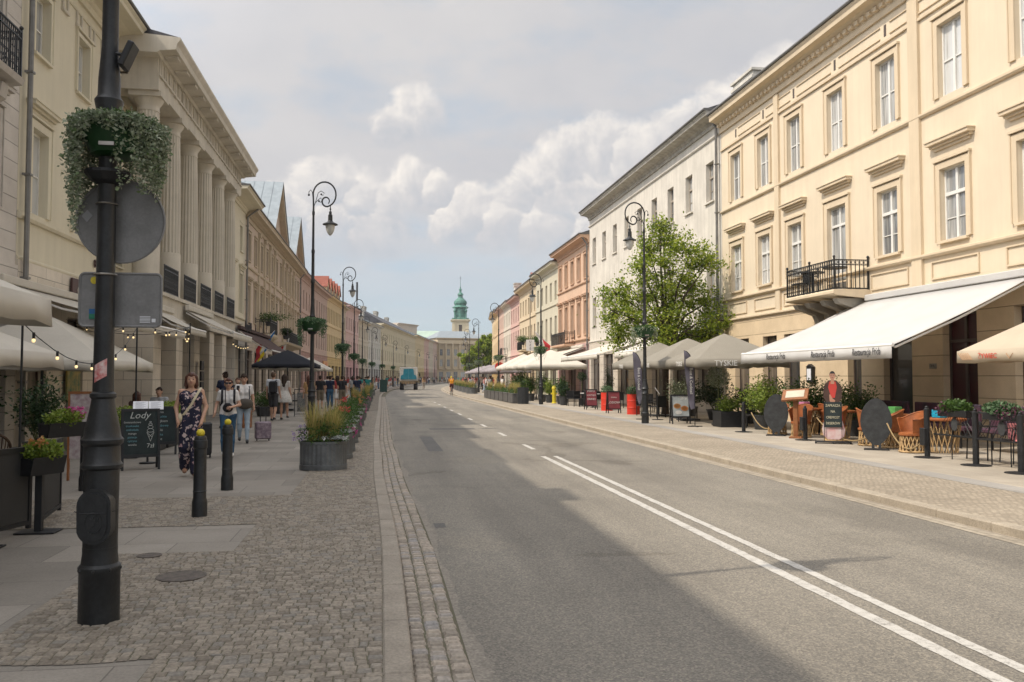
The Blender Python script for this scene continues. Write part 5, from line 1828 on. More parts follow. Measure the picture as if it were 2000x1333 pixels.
def parasol(label, loc, hw, zv, za, val, m, rz=0, mpole=None, flap=True, group='restaurant parasols', hwy=None, base=True, n=4):
    p = thing('parasol', label, 'parasol', loc, rz, group)
    hwy = hwy or hw
    c = MB()
    cs = [(-hw, -hwy), (hw, -hwy), (hw, hwy), (-hw, hwy)]
    vs = [(0, 0, za)]
    K = 8
    rim_ = []
    for k in range(4):
        a, b_ = cs[k], cs[(k + 1) % 4]
        for j in range(K):
            t = j / K
            sag = -.035 * math.sin(PI * t)
            rim_.append((a[0] + (b_[0] - a[0]) * t, a[1] + (b_[1] - a[1]) * t, zv + sag * -1 * 0.4))
    for f_ in (.12, .5, 1.0):
        for (x, y, z) in rim_:
            vs.append((x * f_, y * f_, za + (z - za) * (f_ ** 1.08)))
    N = len(rim_)
    fs = [(0, 1 + i, 1 + (i + 1) % N) for i in range(N)]
    for r in range(2):
        for i in range(N):
            fs.append((1 + r * N + i, 1 + (r + 1) * N + i, 1 + (r + 1) * N + (i + 1) % N, 1 + r * N + (i + 1) % N))
    c.add(vs, fs)
    o = c.build('canopy', m, p)
    s = o.modifiers.new('thick', 'SOLIDIFY')
    s.thickness = .012
    v = MB()
    vs = []
    for i, (x, y, z) in enumerate(rim_):
        f_ = 1.004 + .006 * math.sin(i * 1.7)
        vs += [(x * 1.002, y * 1.002, z + .01), (x * f_, y * f_, z - val + .02 * math.sin(i * 2.2) - .012 * (i % 8 == 0))]
    v.add(vs, [(2 * i, 2 * i + 1, 2 * ((i + 1) % N) + 1, 2 * ((i + 1) % N)) for i in range(N)])
    vo = v.build('valance', m, p, smooth='all')
    s = vo.modifiers.new('thick', 'SOLIDIFY')
    s.thickness = .008
    MB().lathe([(.035, .05), (.032, za - .06)], 0, 0, 10).build('pole', M[mpole or 'pole'], p, smooth=True)
    rb = MB()
    for k in range(0, N, K // 2):
        x, y, z = rim_[k]
        rb.tube([(x * .03, y * .03, za - .12), (x * .98, y * .98, z - .035)], .010, 4)
    rb.build('ribs', M[mpole or 'pole'], p)
    if base:
        MB().cbox(-.35, .35, -.35, .35, 0.02, .09, .01).lathe([(.05, .09), (.045, .4)], 0, 0, 10).build('base', M['darkgrey'], p)
    return p


parasol('nearest cream parasol cut off by the left edge of the picture', (-5.35, 7.85, 0), 1.9, 2.46, 3.35, .26, M['canvas'], mpole='black', hwy=1.75)
parasol('second cream parasol behind the nearest one, its corner by the thin black pole', (-7.25, 13.2, 0), 2.0, 2.02, 2.95, .23, M['canvas'], mpole='black')
parasol('third cream parasol behind the near lamp post under the string lights', (-7.4, 20.2, 0), 1.85, 1.98, 3.05, .20, M['canvas'], mpole='black')
pt = []
for i, (y, lab) in enumerate(((27.4, 'grey beige parasol lettered along its edge, nearest of its row under the tree'), (30.9, 'second grey beige parasol of the row under the tree'), (34.4, 'farthest grey beige parasol of the row under the tree'))):
    p = parasol(lab, (11.45, y, 0), 1.55, 2.22, 3.12, .25, M['canvas_grey'], group='grey parasols under the tree')
    text('writing', 'TYSKIE', .25, M['white'], p, (-.62, -1.605, 2.09), (R(90), 0, 0))
    text('writing', 'TYSKIE', .22, M['white'], p, (-1.605, 0, 2.08), (R(90), 0, R(-90)), sx=.9)
p = parasol('tan parasol with red and black lettering at the right edge of the picture', (12.4, 12.65, 0), 1.8, 2.12, 3.25, .21, M['canvas_tan'])
text('writing', 'ŻYWIEC', .13, M['red'], p, (-1.825, .98, 2.02), (R(90), 0, R(-90)))
text('writing', 'Food&Friends', .11, M['ink'], p, (-1.825, -.28, 2.02), (R(90), 0, R(-90)))
vv = MB().tube([(-1.822, .52, 2.06), (-1.822, .44, 1.97), (-1.822, .36, 2.06)], .006, 4)
for k in range(6):
    vv.tube([(-1.822, 1.75 - k * .05, 2.09), (-1.822, 1.62 - k * .05, 1.96)], .006, 4)
vv.build('emblem', mat('pale_orange_print', (.5, .26, .12), rough=.8), p)
for i, (x, y, lab) in enumerate(((11.3, 56.5, 'cream parasol before the peach house, nearest of the far pair'), (11.2, 61.5, 'cream parasol beyond the tall pot plants'), (11.3, 67.5, 'farther cream parasol by the red round sign'))):
    parasol(lab, (x, y, 0), 2.0, 2.45, 3.5, .28, M['canvas'], group='cream parasols on the sunny side')
parasol('black parasol over the cafe terrace farther down the left pavement', (-4.6, 43.5, 0), 1.5, 2.25, 3.0, .15, M['canvas_black'], mpole='black')
for i, (y, lab) in enumerate(((52, 'pale parasol beyond the black one on the left pavement'), (60, 'pale parasol by the pink cafe front on the left'), (69, 'small pale parasol far along the left pavement'))):
    parasol(lab, (-5.6, y, 0), 1.7, 2.3, 3.2, .2, M['canvas'], group='distant parasols on the left')
for i in range(5):
    y = 82 + i * 9
    parasol(['grey lilac parasol just past the red round sign', 'grey lilac parasol further past the round sign', 'third of the grey lilac parasols far on the sunny side', 'fourth of the grey lilac parasols far on the sunny side', 'farthest grey lilac parasol on the sunny side'][i], (12.0 + cv(y), y, 0), 2.0, 2.3, 3.1, .25, mat('lilac_grey_canvas', (.30, .27, .28), rough=.9), group='grey parasols far on the sunny side')

# ---------------------------------------------------------------- awnings
awning('beige folding awning low over the window beside the near lamp post', -1, 20.5, 27.5, -8.52, 3.8, -6.0, 3.02, .22, M['canvas'], group='beige shop awnings on the left')
awning('beige awning under the first columns of the neoclassical house', -1, 33.0, 37.6, -7.2, 4.15, -5.5, 3.32, .25, M['canvas'], group='beige shop awnings on the left')
awning('dark brown awning under the farthest columns', -1, 44.6, 56.6, -7.2 + .0, 4.1, -5.5, 3.0, .25, M['canvas_brown'], M['canvas_brown'])
awning('small pale awning over the door of the cream house behind the parasols', -1, 28.9, 31.6, -7.4, 3.9, -6.2, 3.25, .2, M['canvas'], group='beige shop awnings on the left')
awning('large beige awning in front of the white house', 1, 43.5, 52.5, 14.9, 4.0, 11.2, 2.85, .25, M['canvas'], group='beige awnings on the sunny side')
awning('short off-white awning between the parasols and the tree', 1, 36.6, 42.6, 14.9, 4.05, 11.9, 2.9, .3, mat('off_white_canvas', (.62, .59, .52), rough=.9), group='beige awnings on the sunny side')
awning('pale awning on the peach house', 1, 61.5, 70.5, 14.8, 3.9, 11.8, 2.95, .25, M['canvas'], group='beige awnings on the sunny side')

# ---------------------------------------------------------------- signs on left buildings
sb = thing('shop_sign', 'dark brown shop sign with pale script on the cream house', 'shop sign', (LW + .02, 25.9, 4.1), R(90))
MB().cbox(-.85, .85, -.14, -.075, -.36, .30, .01).build('board', mat('brown_sign_board', (.07, .035, .035), rough=.5), sb)
text('writing', 'Chopin', .42, M['canvas'], sb, (0.1, -.146, -.02), (R(90), 0, 0), shear=.2)
nb = thing('house_number', 'small brown number plate letter on the cream wall left of the round sign', 'number', (LW + .02, 27.2, 5.05), R(90))
text('figure', '8', .36, mat('brown_sign_board', (.1, .05, .04)), nb, (0, -.03, 0), (R(90), 0, 0), ext=.015)
sb = thing('shop_sign', 'dark raised lettering over the brown awning', 'shop sign', (-7.1, 45.8, 4.35), R(90))
text('writing', 'blog móji blok', .62, M['ink'], sb, (1.4, -.06, .0), (R(90), 0, 0), ext=.02, sx=.62)
for (y, w, lab, c, tcx, tx, z) in ((112.5, 5.0, 'orange shop sign with red writing far on the left', (.62, .30, .10), 'red', 'JUN', 3.3), (84, 3.0, 'green and white shop sign far on the left', (.05, .30, .20), 'white', 'Gea', 3.2), (100, 3.0, 'pink shop sign far on the left', (.55, .25, .25), 'white', 'ROSA', 3.4)):
    s_ = thing('shop_sign', lab, 'shop sign', (LW + cv(y) + .15, y, z), R(90) - cdir(y))
    MB().cbox(-w / 2, w / 2, -.12, -.02, -.4, .4, .02).build('board', mat('sign_%d' % int(y), c, rough=.5, var=.05), s_)
    text('writing', tx, .6, M[tcx], s_, (0, -.125, 0), (R(90), 0, 0))
# flags


def flag(label, loc, cols, rz=0, L=1.6, w=1.0, ang=50, name='flag'):
    f = thing(name, label, 'flag', loc, rz)
    d = Vector((math.cos(R(ang)), 0, math.sin(R(ang))))
    MB().tube([(0, 0, 0), d * L], .02, 6).build('staff', M['white'], f)
    n = len(cols)
    for i, c in enumerate(cols):
        mb = MB()
        vs = []
        K, J = 9, 4
        for k in range(K + 1):
            for j in range(J + 1):
                t = 1 - (i + j / J) / n * w / L
                p = d * (L * t)
                drop = k / K * 1.15
                vs.append((p.x * (1 - .25 * drop) + .04 * math.sin(k * .9 + j), .07 * math.sin(k * 1.3 + (i * J + j) * .8), p.z - drop * .95))
        mb.add(vs, [(k * (J + 1) + j, k * (J + 1) + j + 1, (k + 1) * (J + 1) + j + 1, (k + 1) * (J + 1) + j) for k in range(K) for j in range(J)])
        mb.build('cloth_band', mat('flag_' + '_'.join('%02d' % int(x * 99) for x in c), c, rough=.8, var=.03), f, smooth='all')
    return f


flag('blue and yellow flag hanging from the beige house on the left', (LW + .1, 60.0, 3.3), [(.02, .16, .42), (.75, .60, .03)], 0, 2.0, 1.6)
flag('red and white flag beside the blue and yellow one', (LW + .1, 58.4, 3.2), [(.7, .68, .66), (.5, .04, .05)], 0, 1.7, 1.2)
flag('small red and white flag farther along the left house', (LW + .1, 70.5, 3.4), [(.7, .68, .66), (.5, .04, .05)], 0, 1.8, 1.3)
flag('white and red flag on the pale green house of the sunny side', (14.9, 73.5, 4.2), [(.72, .70, .68), (.6, .05, .06)], PI, 2.2, 1.8, 42)

# ---------------------------------------------------------------- planters


def flower_mix(P, w, d, z0, kind, seed, n=1.0):
    """growth in a tub: fine green base, then the plants typical for that tub"""
    r_ = random.Random(seed)
    g = MB()
    pts = blob_pts(int(1900 * n), (0, 0, z0 + .06), (w * .54, d * .54, .30))
    pts = pts[pts[:, 2] > z0 - .02]
    leaves(g, pts, .055, aspect=.4, up=.25)
    g.build('greenery', M['leaf_mid'], P, recalc=False)
    if 'g' in kind:
        b_ = MB()
        for k in range(5):
            blades(b_, r_.uniform(-w * .25, w * .25), r_.uniform(-d * .25, d * .25), z0, int(95 * n), .72, .30, .0075)
        b_.build('grass', M['grass_gold'], P, recalc=False)
    if 'r' in kind:
        b_ = MB()
        for k in range(6):
            x, y, z = r_.uniform(-w * .3, w * .3), r_.uniform(-d * .3, d * .3), z0 + r_.uniform(.42, .68)
            b_.tube([(x * .8, y * .8, z0), (x, y, z)], .006, 4)
        b_.build('stalks', M['stem'], P)
        f = MB()
        for k in range(3):
            c = (r_.uniform(-w * .35, w * .35), r_.uniform(-d * .35, d * .35), z0 + r_.uniform(.4, .7))
            leaves(f, blob_pts(20, c, (.055, .055, .06)), .055, aspect=.8)
        f.build('red_flowers', M['fl_red'], P, recalc=False)
    if 'o' in kind:
        f = MB()
        for k in range(5):
            c = (r_.uniform(-w * .45, w * .45), r_.uniform(-d * .45, d * .45), z0 + r_.uniform(.18, .42))
            leaves(f, blob_pts(16, c, (.045, .045, .03)), .045, aspect=.8)
        f.build('orange_flowers', M['fl_orange'], P, recalc=False)
    if 'p' in kind:
        f = MB()
        for k in range(18):
            a = r_.uniform(0, 2 * PI)
            c = (math.cos(a) * w * .5, math.sin(a) * d * .5, z0 + r_.uniform(-.18, .12))
            leaves(f, blob_pts(14, c, (.05, .05, .04)), .045, aspect=.8)
        f.build('pink_flowers', M['fl_pink'], P, recalc=False)
    if 'l' in kind:
        f = MB()
        for k in range(16):
            c = (-w * .52 + r_.gauss(0, .06), r_.uniform(-d * .5, d * .3), z0 + r_.uniform(.0, .28))
            leaves(f, blob_pts(9, c, (.03, .03, .03)), .03, aspect=.7)
        f.build('lilac_flowers', M['fl_lilac'], P, recalc=False)
    if 'w' in kind:
        f = MB()
        for k in range(9):
            x0, y0 = r_.uniform(0, w * .5), -d * .46 * math.sqrt(max(.05, 1 - (k / 9 * .8) ** 2)) + r_.uniform(0, .08)
            for _ in range(16):
                a = r_.uniform(0, 2 * PI)
                l = r_.uniform(.07, .13)
                e = (x0 + l * math.cos(a), y0 + l * math.sin(a) * .8, z0 + .05 + r_.uniform(-.03, .07))
                f.add([(x0, y0, z0 + .03), ((x0 + e[0]) / 2 - .012 * math.sin(a), (y0 + e[1]) / 2 + .012 * math.cos(a), (z0 + .05 + e[2]) / 2 + .02), e, ((x0 + e[0]) / 2 + .012 * math.sin(a), (y0 + e[1]) / 2 - .012 * math.cos(a), (z0 + .05 + e[2]) / 2 + .02)], [(0, 1, 2, 3)])
        f.build('silver_foliage', M['leaf_white'], P, recalc=False)
    if 'b' in kind:
        f = MB()
        for k in range(4):
            a = PI + r_.uniform(-.6, .6)
            pts = [(math.cos(a) * t * .30 - w * .15, math.sin(a) * t * .2, z0 + .1 + .34 * t - .22 * t * t) for t in (0, .33, .66, 1.0, 1.2)]
            vs = []
            for q, (x, y, z) in enumerate(pts):
                ww = (.015, .05, .07, .045, .004)[q]
                vs += [(x, y - ww, z - .01), (x, y, z), (x, y + ww, z - .01)]
            f.add(vs, [(3 * q, 3 * q + 1, 3 * q + 4, 3 * q + 3) for q in range(4)] + [(3 * q + 1, 3 * q + 2, 3 * q + 5, 3 * q + 4) for q in range(4)])
        f.build('broad_leaves', M['leaf_dark'], P, recalc=False)


def tub(loc, label, rx, ry, h, kind, seed, group, n=1.0, rz=0):
    P = thing('flower_tub', label, 'flower tub', loc, rz, group)
    t = MB()
    N = 64
    prof = [(1.0, 0.0), (1.0, .085), (.985, .09), (.985, h - .05), (1.0, h - .045), (1.0, h), (.93, h), (.93, h - .06)]
    vs, fs = [], []
    for q, (r, z) in enumerate(prof):
        for i in range(N):
            a = 2 * PI * i / N
            rr = r * (.975 if (2 <= q <= 3 and i % 2) else 1)
            vs.append((rx * rr * math.cos(a), ry * rr * math.sin(a), z))
    for q in range(len(prof) - 1):
        for i in range(N):
            j = (i + 1) % N
            fs.append((q * N + i, q * N + j, (q + 1) * N + j, (q + 1) * N + i))
    t.add(vs, fs)
    t.build('tub', mat('galvanised_tub', (0.16, 0.17, 0.175), rough=.5, metal=.35, var=.25, scale=4, streak=.4, fine=.1), P)
    MB().add([(rx * .93 * math.cos(2 * PI * i / N), ry * .93 * math.sin(2 * PI * i / N), h - .05) for i in range(N)], [tuple(range(N))]).build('soil', M['soil'], P)
    flower_mix(P, rx * 2, ry * 2, h, kind, seed, n)
    return P


tubs = [(15.75, 'glbw', 'nearest flower tub with golden grass and a broad dark leaf'), (17.75, 'wp', 'second flower tub with white ragwort and red canna'), (19.4, 'rwp', 'third flower tub with tall red flowers'), (21.9, 'wob', 'fourth flower tub in the row by the left kerb'),
        (24.0, 'wp', 'fifth flower tub, silvery plants over its rim'), (26.6, 'w', 'sixth flower tub, silver foliage and no blooms'), (29.5, 'wo', 'seventh flower tub near the second lamp'), (33.2, 'p', 'eighth flower tub hung with pink flowers'), (35.6, 'po', 'ninth flower tub hung with pink flowers'),
        (42.0, 'go', 'tenth flower tub, dry grass and orange flowers'), (46.0, 'op', 'eleventh flower tub in the row by the left kerb'), (51.0, 'g', 'twelfth flower tub in the row by the left kerb'), (58, 'g', 'thirteenth flower tub in the row by the left kerb'), (66, 'o', 'fourteenth flower tub in the row by the left kerb'), (78, 'g', 'farthest flower tub of the row by the left kerb')]
for i, (y, k, lab) in enumerate(tubs):
    x = -1.02 if i == 0 else -0.98 - (.1 if y > 30 else 0)
    tub((x + cv(y), y, 0.006), lab, .42 if y < 30 else .5, .36 if y < 30 else .45, .50, k, 40 + i, 'flower tubs along the left kerb', 1.0 if y < 30 else .6)
for i in range(7):
    y = 53.0 + i * 2.15
    P = thing('flower_trough', ['first', 'second', 'third', 'fourth', 'fifth', 'sixth', 'last'][i] + ' grey slatted flower trough counting from the grey bin on the sunny side', 'flower trough', (8.35 + cv(y), y, .02), 0, 'slatted flower troughs on the sunny side')
    t = MB()
    for k in range(10):
        t.box(-.34, .34, -.9 + k * .18, -.9 + k * .18 + .15, .02, .55) if False else None
    for sx in (-.36, .33):
        for k in range(9):
            t.box(sx, sx + .03, -.88 + k * .2, -.88 + k * .2 + .16, .03, .58)
    for sy in (-.92, .89):
        for k in range(4):
            t.box(-.34 + k * .175, -.34 + k * .175 + .14, sy, sy + .03, .03, .58)
    t.box(-.33, .33, -.89, .89, .05, .5)
    t.box(-.38, .38, -.94, .94, .582, .62)
    t.build('trough', mat('trough_grey', (.13, .125, .12), rough=.6, var=.15), P)
    flower_mix(P, .7, 1.8, .62, ['gw', 'g', 'o', 'gw', 'g', 'o', 'g'][i], 90 + i, .9)
for i in range(8):
    y = 84.5 + i * 6.6
    tub((8.75 + cv(y), y, .02), ['first', 'second', 'third', 'fourth', 'fifth', 'sixth', 'seventh', 'last'][i] + ' flower tub of the distant row on the sunny side past the third lamp', .55, 1.6, .6, 'go' if i % 2 else 'g', 120 + i, 'distant flower tubs on the sunny side', .7)
bn = thing('litter_bin', 'dark grey slatted litter bin at the near end of the sunny flower troughs', 'litter bin', (8.55, 51.4, .02))
MB().lathe([(.33, 0), (.33, .06), (.32, .07), (.32, .93), (.34, .94), (.34, 1.0), (.30, 1.0), (.30, .9)], 0, 0, 40, flute=0).build('body', M['darkgrey'], bn, smooth=True)
sl = MB()
for k in range(26):
    a = 2 * PI * k / 26
    sl.box(.325 * math.cos(a) - .02, .325 * math.cos(a) + .02, .325 * math.sin(a) - .02, .325 * math.sin(a) + .02, .08, .92)
sl.build('slats', M['darkgrey'], bn)
bn = thing('litter_bin', 'tall dark green litter bin beside the truck on the left pavement', 'litter bin', (.25, 96, 0))
MB().cbox(-.4, .4, -.4, .4, 0, 1.25, .03).cbox(-.44, .44, -.44, .44, 1.252, 1.36, .02).build('body', mat('bin_green', (.02, .06, .05), rough=.5), bn)
yb_ = thing('yellow_post', 'bright yellow fire hydrant post between pot plants on the sunny side', 'hydrant', (10.6, 52.0, .02))
MB().lathe([(.16, 0), (.16, .05), (.12, .08), (.12, .85), (.15, .88), (.15, .95), (.1, 1.05), (.02, 1.1)], 0, 0, 16).build('post', M['yellow'], yb_, smooth=True)
MB().tube([(-.2, 0, .6), (.2, 0, .6)], .05, 8).build('outlet', M['yellow'], yb_)

# ---------------------------------------------------------------- street tree


def make_tree(name, label, loc, H, crown, n_leaf, trunk_r=.16, lm='leaf', lsize=.14, group=None, seed=4, lean=(0, 0), low=0.0, sub=26):
    """tapered trunk, forked limbs, leaf clusters on twig ends; crown = list of (dx, dy, z, rx, ry, rz)"""
    r_ = random.Random(seed)
    T = thing(name, label, 'tree', loc, 0, group)
    tr = MB()
    top = Vector((lean[0], lean[1], H * .42))
    tr.tube([(0, 0, -.1), (0.02, 0, .4), (lean[0] * .4, lean[1] * .4, H * .22), top], [trunk_r * 1.25, trunk_r, trunk_r * .85, trunk_r * .7], 10)
    lf = MB()
    P = []
    for (dx, dy, z, rx, ry, rz) in crown:
        c = Vector((dx, dy, z))
        tr.tube([top * .85, (top + c) / 2 + Vector((r_.uniform(-.2, .2), 0, .1)), c], [trunk_r * .55, trunk_r * .3, trunk_r * .12], 6)
        vol = rx * ry * rz
        for k in range(sub):
            a = r_.uniform(0, 2 * PI)
            ph = math.acos(r_.uniform(-1, 1))
            q = r_.uniform(.45, 1.12)
            e = c + Vector((rx * q * math.sin(ph) * math.cos(a), ry * q * math.sin(ph) * math.sin(a), rz * q * math.cos(ph)))
            tr.tube([c, (c + e) / 2 + Vector((0, 0, .06)), e], [trunk_r * .10, trunk_r * .07, trunk_r * .03], 4)
            m = int(n_leaf * vol ** (1 / 3) * r_.uniform(.6, 1.3) / sub)
            s_ = r_.uniform(.22, .42)
            P.append(rng.normal(0, 1, (m, 3)) * (s_ * .62, s_ * .62, s_ * .42) + np.array(e))
            # leaves strung along the twig
            t = rng.uniform(.3, 1, (m // 3, 1))
            P.append(np.array(c) * (1 - t) + np.array(e) * t + rng.normal(0, .10, (m // 3, 3)))
    leaves(lf, np.concatenate(P), lsize, aspect=.55, up=.15)
    tr.build('trunk', M['bark'], T, smooth=True)
    lf.build('crown', M[lm], T, recalc=False)
    return T


crown = []
rt = random.Random(12)
for (dx, z, w) in ((-.2, 8.3, .55), (.1, 7.6, .95), (-.5, 7.1, .9), (.9, 7.0, 1.0), (1.6, 6.5, .8), (-1.1, 6.2, .9), (.1, 6.2, 1.2), (1.4, 5.7, 1.1), (-2.0, 5.3, .9), (-.9, 5.2, 1.1), (.5, 5.1, 1.2), (2.0, 4.9, 1.0), (-2.5, 4.4, .7), (-1.6, 4.2, 1.0), (-.3, 4.1, 1.1), (1.1, 4.0, 1.1), (2.2, 4.1, .9), (-1.9, 3.4, .7), (-.6, 3.2, .8), (.7, 3.1, .8), (1.9, 3.3, .7)):
    crown.append((dx, rt.uniform(-1.1, 1.1), z, w * .95, w, w * .8))
make_tree('street_tree', 'leafy green street tree standing before the weathered white house', (12.35, 36.2, .02), 8.6, crown, 1020, .15, 'leaf', .125, seed=8, lean=(.15, 0), sub=24)
make_tree('street_tree', 'round green tree at the far end of the sunny side under the sky gap', (22.5, 190, 0), 9, [(0, 0, 6.5, 4, 4, 3.2), (3.2, 1, 5, 3, 3, 2.5), (-3, 1, 5.5, 2.6, 3, 2.4), (1, 0, 9, 2.5, 3, 2)], 1500, .3, 'leaf', .5, seed=3, sub=30)
make_tree('street_tree', 'second distant tree behind the round one at the street end', (29, 215, 0), 9, [(0, 0, 6, 4.5, 4, 3.2), (-4, 1, 5, 3.5, 3, 2.5)], 1300, .3, 'leaf', .55, seed=5, sub=30)


def shrub(label, loc, w, h, pot, lm, n, lsize=.09, seed=1, cat='pot plant', name='pot_plant', potm=None, ball=False, group=None, shape=None):
    P = thing(name, label, cat, loc, 0, group)
    r_ = random.Random(seed)
    pw, ph = pot
    if ph > 0:
        pm = potm or M['darkgrey']
        if ball == 'box':
            t = MB().cbox(-pw, pw, -pw, pw, 0, ph, .01)
            t.box(-pw * .9, pw * .9, -pw * .9, pw * .9, ph, ph + .004)
            t.build('box', pm, P)
        else:
            MB().lathe([(pw * .75, 0), (pw, ph * .92), (pw * 1.08, ph * .93), (pw * 1.08, ph), (pw * .95, ph), (pw * .9, ph * .92)], 0, 0, 18).build('pot', pm, P, smooth=True)
    s = MB()
    g = MB()
    if ball is True:
        s.tube([(0, 0, ph * .8), (0.01, 0, h - w * .6)], .022, 6)
        leaves(g, blob_pts(n, (0, 0, h - w * .75), (w, w, w * .9), .3), lsize, aspect=.5)
    else:
        pts = []
        for k in range(16):
            a = r_.uniform(0, 2 * PI)
            q = r_.uniform(.1, 1) * w
            zt = ph + (h - ph) * r_.uniform(.55, 1.0) * (1 - .25 * q / w)
            e = Vector((q * math.cos(a), q * math.sin(a), zt))
            s.tube([(e.x * .1, e.y * .1, ph * .85), (e.x * .55, e.y * .55, (ph + zt) / 2), e], [.014, .009, .004], 4)
            m = n // 16
            t = rng.uniform(.25, 1.05, (m, 1))
            base = np.array([[e.x * .1, e.y * .1, ph]]) * (1 - t) + np.array([list(e)]) * t
            base[:, 0] += rng.normal(0, w * .22, m)
            base[:, 1] += rng.normal(0, w * .22, m)
            base[:, 2] += rng.normal(0, .07, m)
            pts.append(base)
        leaves(g, np.concatenate(pts), lsize, aspect=.42, up=.3)
    s.build('stems', M['stem'], P)
    g.build('foliage', M[lm], P, recalc=False)
    return P


shrub('tall lime green shrub left of the big oleander behind the leather chairs', (11.75, 25.2, .02), .75, 1.85, (.3, .45), 'leaf_lime', 2600, .085, 1)
shrub('dark glossy oleander with many upright shoots next to the wooden menu stand', (12.4, 23.4, .02), .85, 1.85, (.35, .45), 'leaf_mid', 3200, .085, 2)
shrub('second bushy oleander beside the wall menu box', (12.9, 22.0, .02), .65, 1.6, (.32, .45), 'leaf_mid', 2200, .08, 22)
shrub('small olive tree with a pale round crown under the nearest grey parasol', (11.3, 27.6, .02), .42, 1.95, (.2, .5), 'leaf_silver', 1500, .06, 3, ball=True)
shrub('leafy grasses in a black box at the corner of the grey parasol terrace', (11.25, 26.75, .02), .45, .95, (.36, .5), 'leaf_lime', 1300, .10, 4, ball='box', potm=M['black'])
shrub('pale olive bush behind the menu stand under the tree', (11.8, 33.0, .02), .6, 1.75, (.3, .4), 'leaf_silver', 1500, .09, 5)
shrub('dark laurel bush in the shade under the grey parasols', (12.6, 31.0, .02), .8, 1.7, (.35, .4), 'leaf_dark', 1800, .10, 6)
shrub('dark thuja behind the black chairs of the peach house', (12.6, 46.5, .02), .33, 2.5, (.25, .4), 'leaf_dark', 1500, .07, 7)
shrub('small dark ball tree behind the black chairs', (11.6, 48.8, .02), .3, 1.9, (.2, .4), 'leaf_dark', 700, .07, 8, ball=True)
tall = [(10.75, 50.6, 'tall bamboo like pot plant right of the yellow hydrant', 1.75, .4, 'leaf_mid'), (10.6, 53.4, 'light green pot plant left of the yellow hydrant', 1.5, .35, 'leaf_lime'), (10.4, 55.0, 'tall pot plant hiding the second lamp foot', 2.0, .5, 'leaf_mid'), (10.1, 57.5, 'dense pot plant between lamp and trough row', 1.7, .5, 'leaf_mid'),
        (9.95, 60.0, 'tall dense hedge plant behind the grey bin', 2.3, .55, 'leaf_mid'), (10.1, 62.5, 'second tall hedge plant behind the grey bin', 2.2, .55, 'leaf_mid'), (10.3, 65, 'reddish green hedge plant under the cream parasol', 1.9, .6, 'leaf_mid'), (10.5, 48.7, 'dark leaved pot plant beside the black chairs', 1.4, .4, 'leaf_dark')]
for i_, (x_, y_, l_) in enumerate(((12.9, 28.7, 'dark bush against the ochre wall under the nearest grey parasol'), (12.8, 34.3, 'dark bush at the foot of the street tree'), (12.7, 26.3, 'dark bush between olive tree and lime green shrub'))):
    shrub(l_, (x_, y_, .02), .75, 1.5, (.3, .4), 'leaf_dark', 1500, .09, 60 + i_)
for i, (x, y, lab, h, w, lm) in enumerate(tall):
    shrub(lab, (x, y, .02), w, h, (.28, .5), lm, 1100, .12, 30 + i, group='pot plants on the sunny side')
# left: plants on the terrace
shrub('dark climbing plant in a tub under the second cream parasol', (-6.6, 14.8, 0), .55, 2.0, (.28, .5), 'leaf_dark', 2200, .08, 50)
shrub('dark thuja like bush behind the rattan chair', (-8.0, 15.2, 0), .5, 1.5, (.3, .5), 'leaf_dark', 1800, .07, 51)
shrub('leafy shrub with white blossom behind the fence', (-6.0, 16.4, 0), .5, 1.75, (.28, .5), 'leaf_dark', 1600, .08, 52)
shrub('small bush beside the black parasol on the left terrace', (-4.6, 40.0, 0), .7, 1.3, (.35, .4), 'leaf_dark', 1200, .10, 53)
shrub('second bush of the cafe terrace farther down the left pavement', (-4.9, 37.3, 0), .6, 1.2, (.35, .4), 'leaf_mid', 1000, .10, 54)
for i, (y, lab) in enumerate(((19.6, 'low box hedge trough behind the menu boards, nearer half'), (22.2, 'low box hedge trough behind the menu boards, farther half'))):
    P = thing('hedge_trough', lab, 'hedge trough', (-5.15, y, 0))
    MB().cbox(-.25, .25, -1.2, 1.2, 0, .62, .02).build('trough', M['black'], P)
    g = MB()
    pts = rng.uniform(-1, 1, (3000, 3)) * (.3, 1.25, .20) + np.array((0, 0, .82))
    leaves(g, pts, .06, aspect=.5)
    g.build('greenery', M['leaf_lime'], P, recalc=False)
# balcony plants
for (x, y, z, w, lab, lm) in ((LW + .7, 62, 5.25, 1.5, 'overgrown green plant on the balcony of the long beige house', 'leaf_mid'), (LW + .9, 71, 4.7, .5, 'small potted plant on the low balcony of the beige house', 'leaf_dark'), (14.4, 88, 5.0, 1.0, 'plants on the balcony of the cream yellow house', 'leaf_mid'), (14.6, 80, 4.6, .9, 'reddish flowers on the pale green house', 'leaf_mid')):
    shrub(lab, (x + cv(y), y, z), w, 1.0, (.2, .3), lm, 900, .14, int(y))

# ---------------------------------------------------------------- left terrace: fence, planters, boards


def fence_panel(label, p0, p1, h=.92):
    p0, p1 = Vector((*p0, 0)), Vector((*p1, 0))
    d = p1 - p0
    L = d.length
    F = thing('terrace_fence_panel', label, 'terrace fence', p0, math.atan2(d.y, d.x), 'dark terrace fence panels')
    f = MB()
    f.box(0, .04, -.02, .02, .06, h).box(L - .04, L, -.02, .02, .06, h).box(.04, L - .04, -.02, .02, h - .05, h).box(.04, L - .04, -.02, .02, .10, .14)
    f.build('frame', M['black'], F)
    MB().box(.042, L - .042, -.006, .006, .142, h - .052).build('screen', mat('fence_screen', (.035, .034, .032), rough=.8, var=.1, bump=.3, bscale=150, fine=.15), F)
    return F


